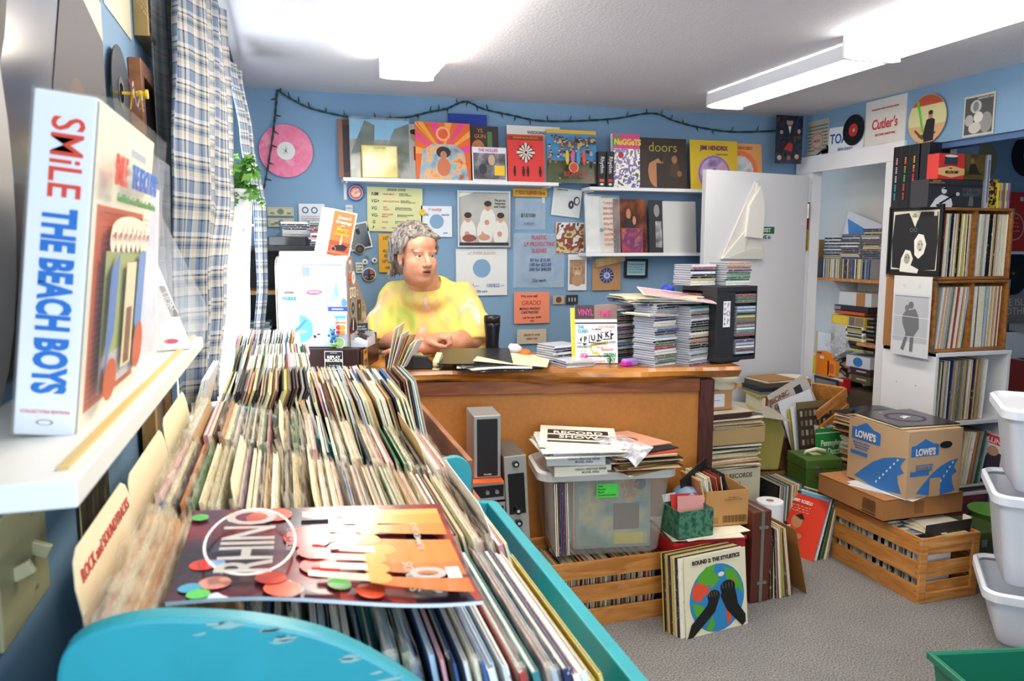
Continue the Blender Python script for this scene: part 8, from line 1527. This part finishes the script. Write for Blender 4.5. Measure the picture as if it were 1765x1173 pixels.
kb = boxset('dark grey box set with a guitarist in white on its front', q3(1587, 3.12)+.01, q3(1683, 3.12), 3.085, .11, .135, '#34343a', items=[('p', [(.05, .0), (.14, .30), (.24, .45), (.30, .42), (.42, .34), (.46, .1), (.44, .0)], '#dcdcde'), ('e', .29, .60, .05, .12, '#d2d2d4'), ('p', [(.24, .68), (.34, .72), (.34, .62)], '#1a1a1c'), ('l', [(.22, .12), (.52, .50)], .05, '#141416'), ('e', .54, .48, .035, .07, '#c8c8ca'), ('l', [(.58, .0), (.58, 1)], .004, '#4a4a50'), ('p', [(.74, .05), (.76, .4), (.82, .45), (.84, .05)], '#6c6c70'), ('e', .79, .54, .022, .08, '#c0c0c2'), ('r', .62, .4, .97, .7, mottle(['#34343a', '#5a5a60'], 60, .4)), ('r', 0, .78, 1, .80, '#1c1c20')], texts=[('JOHN FAHEY\nTHE BOX COLLECTION', .14, .90, .065, '#b8a050')])
rb = boxset('red box set with a cream name panel, lying on the dark grey one', q3(1606, 3.12), q3(1651, 3.12), 3.09, .07, .125, '#d03a34', z0=zt2+.137, items=[('r', .22, .56, .72, .92, '#3a3e46'), ('e', .47, .90, .25, .05, '#e4e2dc'), ('p', [(.0, .18), (.0, .42), (.5, .52), (1, .42), (1, .18), (.5, .06)], '#e8b47a')], texts=[('MELLENCAMP', .5, .27, .15, '#2c1a14', {'bold': .02, 'shear': .15, 'sx': .7}), ('John', .45, .43, .08, '#2c1a14', {'shear': .3})])
boxset('olive brown box face with a seated figure beside the red box', q3(1651, 3.12)+.002, q3(1686, 3.12), 3.09, .07, .128, '#4c3f20', z0=zt2+.137, items=[('r', .02, .02, .98, .98, mottle(['#3a3018', '#6a5a2c', '#4c3f20'], 12, .3)), ('e', .35, .72, .10, .10, '#8a6a48'), ('p', [(.15, .2), (.25, .6), (.5, .62), (.7, .3), (.9, .2)], '#2c2418')])
boxset('tall pale spined book at the right of the red box set', q3(1684, 3.15), q3(1690, 3.15), 3.10, .22, .265, '#c8c8cc', items=[('r', .3, .1, .7, .9, '#6a7ab0')], name='book', cat='book')
boxset('box printed in yellow, red and black patches on the crate top', q3(1690, 3.14), q3(1712, 3.14), 3.11, .14, .145, '#22222a', items=[('r', 0, 0, 1, 1, mottle(['#1c1c22', '#d8b02c', '#1c1c22', '#d8444c', '#e8e4dc'], 28, .3, interp='CONSTANT'))])
for i, (c, n_) in enumerate((('#d8dc3c', 'yellow-green'), ('#e0b0a0', 'salmon'), ('#8a7a5c', 'olive'), ('#e2d8b0', 'cream'), ('#a878a8', 'mauve'))):
    x_ = q3(1715+4.4*i, 3.12); boxset('narrow %s disc case spine at the right end of the crate top' % n_, x_, x_+.0125, 3.10, .14, .128, c, items=[('r', .3, .3, .7, .7, '#7a6a5a')], name='cd_case', cat='disc case', group='disc cases at the right end of the crate top')
# ------------------------------------------------------------------ alcove beyond the crates
YA = YB-.004
o = thing('vinyl_record', 'clear yellowish record hung on the alcove wall behind the box sets', 'record', W(1690, 278, y=YA-.01), (PI/2, 0, 0)); disc(o, .150, plastic('clear_label', '#d8cfa0', .8, .3, 0), .05, .004, .0022, M('#a9a080', .15, .25))
o = thing('vinyl_record', 'black record cut by the right edge of the photo, high in the alcove', 'record', W(1772, 268, y=YA-.01), (PI/2, 0, 0)); disc(o, .150, '#3c3a8a', .05, .004)
ash = thing('wall_shelf', 'white shelf in the alcove under the red record', 'shelf', (5.05, YB, W(1750, 433, y=4.25).z)); part('shelf_board', MB().box((-.35, -.16, -.02), (.5, 0, 0), WHITE), ash)
zs = W(1750, 433, y=4.25).z+.001
a_, b_ = W(1735, 380, y=4.26), W(1790, 380, y=4.26)
cover('album_cover', 'bright red record with a pale circle on the alcove shelf', 'record', ((a_.x+b_.x)/2, 4.26, zs), (R(-5), 0, 0), b_.x-a_.x, W(1750, 330, y=4.27).z-zs, '#cc2f28', [('ring', .28, .42, .34, .03, '#d8b0a8'), ('c', .28, .42, .30, '#c22c26'), ('r', .5, .85, .6, .92, '#e4dcd8')]+scribble(.1, .3, .45, .6, 4, '#d8b0a8', .015, 6), [])
o = thing('vinyl_record', 'black record with a dark label hung below the alcove shelf', 'record', W(1746, 471, y=YA-.01), (PI/2, 0, 0)); disc(o, .160, '#1c1c1e', .05, .004); part('gold_mark', art_mb([('e', .5, .5, .5, .5, '#8a742c')], .03, .02, z0=-.01, off=.003), o, rot=(-PI/2, 0, 0))
a_, b_ = W(1722, 560, y=4.05), W(1800, 560, y=4.05); z0_ = W(1745, 612, y=4.05).z
cover('album_cover', 'mauve-grey record with thin white outlined lettering in the alcove', 'record', ((a_.x+b_.x)/2, 4.05, z0_), (R(-6), 0, 0), b_.x-a_.x, W(1745, 508, y=4.07).z-z0_, '#8f7f7c', [('r', .48, .14, .78, .5, '#2c2624')]+[('e', .54+.08*i, .34, .03, .05, '#a87a5c') for i in range(3)], [('THE ISLEY\nBROTHERS', .42, .80, .17, '#e6e0dc', {'bold': -.012, 'leading': .85})])
wb = thing('record_bin', 'white sloping record bin in the alcove at the right edge of the photo', 'record bin', (4.98, 3.60, 0))
part('side_panel', MB().prism([(-.42, 0), (-.42, .70), (.10, .40), (.5, .30), (.5, 0)], 0, .02, WHITE), wb); part('back_panel', MB().box((-.42, .35, 0), (.5, .37, .95), WHITE), wb); part('shelf_board', MB().box((-.42, .02, .55), (.5, .35, .57), WHITE), wb); part('body', MB().box((-.41, .02, 0), (.49, .35, .30), WHITE), wb)
record_row(4.60, 5.2, 3.63, .575, 8, 'in the alcove bin', 'records in the alcove bin', n=40, pal=['blue', 'grey', 'cream', 'red', 'white', 'black', 'pink'], h=.20, d_=.28, seed=95, stuff=True)
solo('equipment', MB().box((-.18, -.08, 0), (.2, .10, .05), '#c4c2c0').box((-.16, -.081, .012), (.18, -.08, .036), '#6a6664'), 'flat grey appliance on the alcove bin before the mauve-grey record', 'appliance', (4.90, 3.90, .955), bev=.003)
# ------------------------------------------------------------------ white tubs and green bin at the right edge
TW = M('#e6eaf2', .4, name='white_rim_plastic')
G_ = 'stacked white storage tubs'
for k, (z_, lab) in enumerate(((0, 'frosted white storage tub on the carpet, bottom of the stack of three'), (.235, 'frosted white storage tub in the middle of the stack of three'), (.60, 'frosted white storage tub on top of the stack of three'))):
    tub(lab, (2.88+.012*k, 2.09, z_+.001), R(-42), .50, .58, .34, .40, (.20, .34, .30)[k], TUBW, TW, G_, lid=(k == 2))
solo('paper_sheet', MB().box((-.12, -.10, 0), (.12, .10, .006), '#dfd8c4').cbox((.02, .03, .010), (.2, .16, .003), '#eee9da', (0, 0, .3)), 'cream papers lying on the lid of the top white tub', 'paper', (2.91, 2.07, .930))
tr2 = thing('blue_folder', 'pale blue folder with a pink disc inside the top white tub', 'folder', (2.82, 2.03, .615), (0, 0, R(-42))); part('sheet', MB().box((-.20, 0, 0), (.20, .012, .21), '#7fb0cc'), tr2); part('pink_disc', MB().cyl((-.02, -.003, .11), .045, .003, '#e0a08c', 'y', 28), tr2)
def open_bin(name, label, x0, x1, y0, y1, h, m):
    w_, d_ = (x1-x0)/2, (y1-y0)/2; t = .006; o = thing(name, label, 'bin', ((x0+x1)/2, (y0+y1)/2, 0), (0, 0, R(-12))); k = .86
    mb = MB(); Q_ = lambda s_, z, i: [(-w_*s_+i, -d_*s_+i, z), (w_*s_-i, -d_*s_+i, z), (w_*s_-i, d_*s_-i, z), (-w_*s_+i, d_*s_-i, z)]
    vs = Q_(k, 0, 0)+Q_(1, h, 0)+Q_(1, h, t)+Q_(k, t, t); fs = [(3, 2, 1, 0)]+[(4*r+i, 4*r+(i+1) % 4, 4*r+4+(i+1) % 4, 4*r+4+i) for r in range(3) for i in range(4)]+[(12, 13, 14, 15)]
    part('bin_body', mb.add(vs, fs, m), o, .004); r_ = MB()
    r_.box((-w_-.012, -d_-.012, h-.02), (w_+.012, -d_+.002, h+.002), m).box((-w_-.012, d_-.002, h-.02), (w_+.012, d_+.012, h+.002), m).box((-w_-.012, -d_, h-.02), (-w_+.002, d_, h+.002), m).box((w_-.002, -d_, h-.02), (w_+.012, d_, h+.002), m); part('rim', r_, o, .004); return o
open_bin('storage_bin', 'empty dark green plastic bin at the bottom right corner of the photo', 1.72, 2.32, 1.22, 1.60, .35, M('#1f7a5c', .35, name='green_bin_plastic'))

# ------------------------------------------------------------------ closet shelves and heap
XC = 3.43
for nm, z_, y0, y1 in (('upper wooden closet shelf of disc cases', 1.318, 3.49, 4.93), ('lower wooden closet shelf at the right', .925, 3.49, 3.95)):
    o = thing('closet_shelf', nm, 'shelf', (XC, (y0+y1)/2, z_)); h_ = (y1-y0)/2; part('shelf_board', MB().box((0, -h_, -.018), (.214, h_, 0), PINE), o)
    if z_ > 1: part('shelf_bracket', MB().prism([(.02, -.019), (.21, -.019), (.21, -.20), (.195, -.20)], 0, .012, M('#c8cacc', .4)), o, loc=(0, .0, 0))
CDU = MB().box((-.0005, -.0049, 0), (.140, .0049, .124), M('#a9adb6', .25)).mesh('upright_case'); CDS = MB().box((-.0012, -.0043, .001), (-.0004, .0043, .123), OCS).mesh('spine_label')
rr = random.Random(12); ys = [4.30-.0112*i for i in range(38)]
solo('box', MB().box((0, -.06, 0), (.15, .06, .125), '#141416'), 'black box at the left end of the upper closet shelf', 'box', (XC+.012, 4.375, 1.319))
for i, y_ in enumerate(ys):
    c = rr.choice(['purple', 'navy', 'tan', 'cream', 'red', 'grey', 'black', 'white', 'blue', 'brown', 'yellow', 'black']); o = link('cd_case', CDU, None, (XC+.01+rr.uniform(0, .006), y_, 1.319))
    tag(o, 'upright %s disc case on the closet shelf, %s from the left' % (c, nth(i+1)), 'disc case', 'upright disc cases in the closet'); l = link('spine_label', CDS, o); l.color = lin(CN[c])
pk_ = ['black']*5+['grey', 'white', 'navy', 'brown', 'yellow', 'pale blue']
cd_stack(14, 3.53, 4.27, 1.445, -PI/2+R(14), 'the left pile on the closet shelf', 'disc cases piled in the closet', 101, .006, 4, pal=pk_+['white', 'white']); cd_stack(15, 3.53, 4.11, 1.445, -PI/2+R(10), 'the middle pile on the closet shelf', 'disc cases piled in the closet', 102, .010, 6, pal=pk_); cd_stack(18, 3.55, 3.94, 1.445, -PI/2+R(4), 'the right pile on the closet shelf', 'disc cases piled in the closet', 103, .010, 6, pal=pk_)
solo('cardboard_sign', MB().box((0, -.16, 0), (.004, .16, .17), '#dcdde0').prism([(-.15, .02), (.1, .02), (.15, .12), (-.05, .10)], -.0012, -.0002, '#3f86c8', 'x'), 'white and blue card leaning behind the closet disc piles', 'sign', (3.60, 4.18, 1.545), (R(18), 0, 0))
solo('record_sleeve', MB().box((0, -.05, 0), (.12, -.046, .25), '#d8a060').box((0, -.045, 0), (.12, -.041, .22), '#b02c2c').box((0, -.04, 0), (.12, -.036, .2), '#e8e4dc'), 'orange and red sleeves at the left end of the upper closet shelf', 'record', (3.45, 4.50, 1.319))
def cbx(name, label, cat, px0, py0, px1, py1, x, d_, col, items=(), texts=(), tilt=0, group=None):
    a, b = W(px0, (py0+py1)/2, x=x), W(px1, (py0+py1)/2, x=x); z0, z1 = W((px0+px1)/2, py1, x=x).z, W((px0+px1)/2, py0, x=x).z
    w_ = abs(a.y-b.y); o = thing(name, label, cat, (x, (a.y+b.y)/2, z0), (R(tilt), 0, 0), group); part('box_body', MB().box((0, -w_/2, 0), (d_, w_/2, z1-z0), M(col, .5) if isinstance(col, str) else col), o, .001)
    if items or texts:
        f = part('printed_face', art_mb(items or [('r', 0, 0, .001, .001, '#000000')], w_, z1-z0), o, rot=(0, 0, -PI/2))
        for tx in texts: letter(f, tx[0], (tx[1]-.5)*w_, tx[2]*(z1-z0), tx[3]*(z1-z0), tx[4], off=.003, **(tx[5] if len(tx) > 5 else {}))
    return o
cbx('box', 'white and brown striped carton high in the lower closet pile', 'box', 1446, 504, 1502, 527, 3.46, .16, '#d2d3d8', [('r', .55, 0, .82, 1, '#b07a4a')])
cbx('box', 'black tape box under the white carton in the closet', 'box', 1438, 527, 1496, 537, 3.45, .14, '#26242a', [('r', .0, .2, .2, .8, '#8a8c90')]); cbx('box', 'orange and red tape box in the lower closet pile', 'box', 1439, 535, 1490, 542, 3.45, .14, '#c8542c'); 
cbx('box', 'yellow and grey box in the lower closet pile', 'box', 1433, 544, 1490, 561, 3.45, .15, '#d8b830', [('r', .55, .05, .72, .95, '#6a6a6c'), ('r', .74, .05, .98, .95, '#8a7a60'), ('r', .05, .1, .5, .9, '#e8c83c')])
for k, (py, pc) in enumerate(((566, 'white'), (571, 'black'), (576, 'white'), (581, 'grey'), (586, 'white'), (592, 'black'), (598, 'black'), (604, 'grey'))):
    cbx('cassette_tape', '%s cassette case in the lower closet pile, %s from its top' % (pc, nth(k+1)), 'cassette', 1438+k % 3, py-5, 1488, py, 3.45, .12, CN[pc], [('r', 0, 0, .4, 1, '#c8c8ca'), ('r', .45, .2, .95, .8, ['#3a3a3e', '#c8b83a', '#2c2c30'][k % 3])], group='cassettes in the closet')
for k in range(9): cbx('cassette_tape', 'dark cassette case in the right closet pile, %s from its top' % nth(k+1), 'cassette', 1489, 546+7.2*k, 1510, 551.5+7.2*k, 3.47, .12, '#201e22', [('r', .1, .2, .8, .7, ['#8a8a8c', '#3a3a3e', '#b0a040'][k % 3])], group='cassettes at the right of the closet')
cbx('box', 'white box with a blue picture under the lower closet shelf', 'box', 1458, 614, 1500, 634, 3.45, .15, '#d4d8e0', [('e', .5, .5, .2, .4, '#2f7ac4')]); cbx('box', 'dark maroon box under the white and blue one in the closet', 'box', 1466, 634, 1500, 646, 3.45, .15, '#3c2430', [('r', .3, .4, .8, .6, '#c8c0c0')]); cbx('box', 'olive box lower in the closet', 'box', 1466, 647, 1500, 660, 3.45, .15, '#5c5838', [('r', .3, .4, .8, .6, '#c8c4b0')])
solo('support', MB().box((0, -.28, 0), (.20, .28, .62), '#5a4a3a').box((0, .28, 0), (.20, .56, .42), '#4a4440'), 'dark low cabinet holding the lower closet piles', 'cabinet', (3.44, 3.78, 0))
zc_ = W(1480, 661, x=3.45).z
cyl_ = thing('bottle', 'yellow bottle with a white cap by the closet door frame', 'bottle', W(1398, 642, x=3.36)); part('bottle_body', MB().cyl((0, 0, 0), .03, .12, '#d8d22c', n=20), cyl_); part('cap', MB().cyl((0, 0, .12), .024, .025, '#ece8e0', n=20), cyl_)
cbx('case', 'bright orange plastic case in the closet heap', 'case', 1406, 606, 1429, 648, 3.40, .05, '#f08418', [('r', .3, .72, .6, .84, '#e8e4d8'), ('r', .1, .92, .4, .97, '#3a2a18')]); cbx('case', 'smaller orange and yellow packet right of the bright orange case', 'packet', 1426, 622, 1440, 648, 3.40, .03, '#e8902c', [('r', .2, .2, .8, .8, '#d8582c')])
cbx('paper_sheet', 'white card standing behind the orange case in the closet', 'card', 1405, 572, 1432, 612, 3.56, .01, '#dedcd8', [('r', 0, 0, .15, 1, '#d8a868')])
cbx('plastic_box', 'clear plastic box tilted above the closet heap', 'box', 1430, 582, 1462, 612, 3.42, .08, plastic('clear_box', '#e2e6ee', .5, .1, .3), [('r', .2, .2, .6, .5, '#a8aab4')], tilt=-28)
cbx('box', 'red box in the middle of the closet heap', 'box', 1439, 652, 1453, 674, 3.38, .06, '#b81c24', [('r', 0, .8, 1, 1, '#e0dcd8')])
ry = thing('tray', 'grey metal tray leaning in the closet heap', 'tray', W(1424, 694, x=3.25), (0, R(-8), 0)); part('tray_body', MB().box((0, -.12, 0), (.01, .10, .165), M('#3c4048', .3, .5)).box((-.002, -.105, .015), (0, .085, .15), M('#a8acb0', .25, .6)), ry, .006)
for k in range(14): 
    c = ['black', 'grey', 'brown', 'olive'][k % 4]; cbx('cassette_tape', '%s case in the heap below the tilted plastic box, %s of the heap' % (c, nth(k+1)), 'cassette', 1440+(k*7) % 22, 618+(k*5) % 44, 1458+(k*7) % 24, 626+(k*5) % 44, 3.47+.004*k, .09, CN[c], [('r', .1, .2, .7, .8, ['#8a8a8c', '#b08a50', '#c85a6a'][k % 3])], tilt=(k*37) % 50-25, group='cases in the closet heap')
# heap before the closet
YH = 3.70
carton('brown carton of records under the pile beside the door', 2.60, 2.92, 3.76, 4.0, 0, .45, '#8a5a30', R(-6))
def hpx(px, py, y): return W(px, py, y=y)
a_, b_ = hpx(1312, 735, 3.78), hpx(1350, 735, 3.78)
record_row(a_.x, b_.x+.06, 3.77, .46, 2, 'in the pile beside the open door', 'singles in the pile beside the door', n=14, pal=['red', 'yellow', 'navy', 'cream', 'white', 'tan', 'black', 'pale blue'], h=.185, d_=.185, seed=110, kind='single', name='single_sleeve', leanj=1.5, th=(.005, .007))
zq = .655
for k, (c, h, w_, nm) in enumerate((('#c8a23c', .012, .24, 'ochre'), ('#6c7078', .016, .24, 'grey'), ('#1f1d20', .022, .25, 'black'), ('#4c4438', .028, .22, 'dark patterned'), ('#d8cfb8', .008, .21, 'cream'), ('#a07238', .006, .21, 'brown-topped'))):
    solo('book', MB().box((-w_/2, -.10, 0), (w_/2, .10, h), c), '%s flat box or book in the pile beside the open door' % nm, 'book', (2.745+.004*k, 3.87, zq), (0, 0, R(-8+3*k)), 'books in the pile beside the door', bev=.001); zq += h+.0005
pp = solo('paper_plate', MB().lathe([(.001, 0), (.07, 0), (.10, .008), (.102, .008), (.07, -.002), (.001, -.002)], '#e2dfd4'), 'round white paper disc lying beside the pile near the closet', 'paper', (2.94, 3.92, zq-.02), smooth=True)
solo('box', MB().box((-.09, -.08, 0), (.09, .08, .08), '#c8882c').box((-.091, -.081, .02), (.091, -.08, .05), '#3c5a9a'), 'orange and blue box under the white paper disc', 'box', (2.94, 3.93, zq-.104), (0, 0, R(10)))
solo('cabinet_box', MB().box((-.14, -.12, 0), (.14, .12, zq-.104), '#5c5048'), 'dark carton holding up the orange and blue box', 'box', (2.98, 3.95, 0))
def lean_cover(label, px0, px1, py0, py1, y, base, items, texts, lean=8, rz=0, tilt=0, group='large sleeves leaning before the closet', t=.004):
    a, b = hpx(px0, (py0+py1)/2, y), hpx(px1, (py0+py1)/2, y); z0, z1 = hpx((px0+px1)/2, py1, y).z, hpx((px0+px1)/2, py0, y).z
    o = cover('album_cover', label, 'record', ((a.x+b.x)/2, y, z0), (0, 0, 0), b.x-a.x, z1-z0, base, items, texts, t, group); o.rotation_euler = (Matrix.Rotation(R(rz), 4, 'Z') @ Matrix.Rotation(R(-lean), 4, 'X') @ Matrix.Rotation(R(tilt), 4, 'Y')).to_euler(); return o
lean_cover('purple edged sleeve leaning before the closet', 1340, 1398, 690, 775, 3.79, '#8a3a7a', [('r', .1, .0, 1, .95, '#c8b098')], [], tilt=-20)
lean_cover('grey tilted record with rounded brown lettering before the closet', 1352, 1424, 655, 735, 3.72, '#b9b0a8', [('r', .62, .62, .80, .86, '#2c2c30')]+[('e', .35+.13*i, .50, .05, .07, '#b0784c') for i in range(4)]+[('e', .35+.13*i, .51, .035, .05, '#5a3c28') for i in range(4)]+[('r', .1, .2, .95, .3, '#d88a6c')], [('BIONIC\nGOLD', .24, .76, .15, '#7a4a2c', {'bold': .02})], tilt=-24)
lean_cover('white tilted sleeve in front of the grey one before the closet', 1366, 1424, 678, 765, 3.66, '#d4d6dc', [], [], tilt=-16)
lean_cover('yellow sleeve edge between the white ones before the closet', 1370, 1430, 700, 780, 3.63, '#c8b040', [], [], tilt=-6); lean_cover('white sleeve directly behind the dark windowed one', 1374, 1438, 697, 785, 3.60, '#e4e6e8', [], [], tilt=-4)
lean_cover('dark brown record with rows of small pale windows before the closet', 1382, 1440, 692, 786, 3.56, '#3c3024', [('r', 0, .88, 1, 1, '#6a5c38')]+[('r', .08+.13*i, .74-.17*j, .15+.13*i, .82-.17*j+.02, ['#a89c84', '#6a604c', '#8a7a5c'][(i+j) % 3]) for i in range(7) for j in range(4)], [], tilt=-2)
pb = carton('brown carton of records behind the green carrying case', 2.86, 3.13, 3.50, 3.68, 0, .44, '#a8743c', R(-4))
record_row(2.88, 3.12, 3.51, .20, -6, 'in the carton', 'x', n=20, pal=['cream', 'white', 'red', 'pale blue', 'grey'], h=.315, d_=.16, seed=120, stuff=True)
lean_cover('green record with white blackletter title behind the green carrying case', 1409, 1466, 738, 800, 3.47, '#1f8a3c', [('r', 0, .86, 1, .89, '#d8e4d8'), ('r', .9, .8, .97, .84, '#d8e4d8')], [('Pennsylvania\nDutch', .52, .48, .23, '#e8efe4', {'bold': .02, 'sx': .72, 'shear': .1})], lean=6, group=None)
sl = thing('wooden_crate', 'wooden slatted crate on its side between the sleeves and the dark record pile', 'crate', (3.02, 3.60, .42), (0, R(-18), R(20)))
for k in range(3): part('slat', MB().box((-.15, -.01, .10*k), (.16, 0, .10*k+.055), OAK), sl, .002)
part('end_board', MB().box((.14, 0, 0), (.16, .20, .26), OAK), sl)
z_ = hs_stuff(34, 3.09, 3.30, .0, R(6), 131, t=.0155, jit=.01, jr=4); z_ = hs_stuff(18, 3.04, 3.30, z_, R(6), 132, t=.006, jit=.008, jr=7, pal=['black', 'tan', 'cream', 'black', 'brown', 'white', 'orange'])
for k in range(3): o = thing('vinyl_record', 'bare black record on top of the pile against the white unit, %s of three' % ('lowest', 'middle', 'topmost')[k], 'record', (3.04+.008*k, 3.30-.006*k, z_+.003+.0045*k), group='bare records on the pile'); disc(o, .150, '#3c3a3c', .05, .0035)
yb = solo('paper_bag', MB().prism([(-.11, 0), (.11, 0), (.14, .22), (.10, .30), (-.06, .36), (-.14, .24)], -.07, .07, M('#a99a4a', .8, noise=.1, nscale=12)), 'crumpled ochre paper bag between the tall stack and the closet heap', 'paper bag', (2.53, 3.66, .28), (0, 0, R(-15)), bev=.01)
solo('paper_sheet', MB().add([(-.15, -.12, .0), (.12, -.14, -.05), (.15, .1, -.02), (-.12, .12, .03), (-.15, -.12, -.003), (.12, -.14, -.053), (.15, .1, -.023), (-.12, .12, .027)], [(0, 1, 2, 3), (7, 6, 5, 4), (0, 4, 5, 1), (1, 5, 6, 2), (2, 6, 7, 3), (3, 7, 4, 0)], '#b0a898'), 'grey paper sheet sagging over the ochre bag', 'paper', (2.50, 3.62, .63))
carton('torn brown carton under the ochre paper bag', 2.40, 2.68, 3.58, 3.80, 0, .275, '#8a6234', R(-10))
record_row(2.34, 2.50, 3.20, 0, 2, 'behind the paper towels', 'x', n=16, pal=['black', 'brown', 'teal', 'navy', 'tan', 'white', 'grey', 'cream'], seed=140, stuff=True, h=.315, d_=.20)
o = solo('records', STUFF, 'crowd of further record sleeves in the cabinet rows, boxes and stacks round the shop', 'records', kind='stuff')
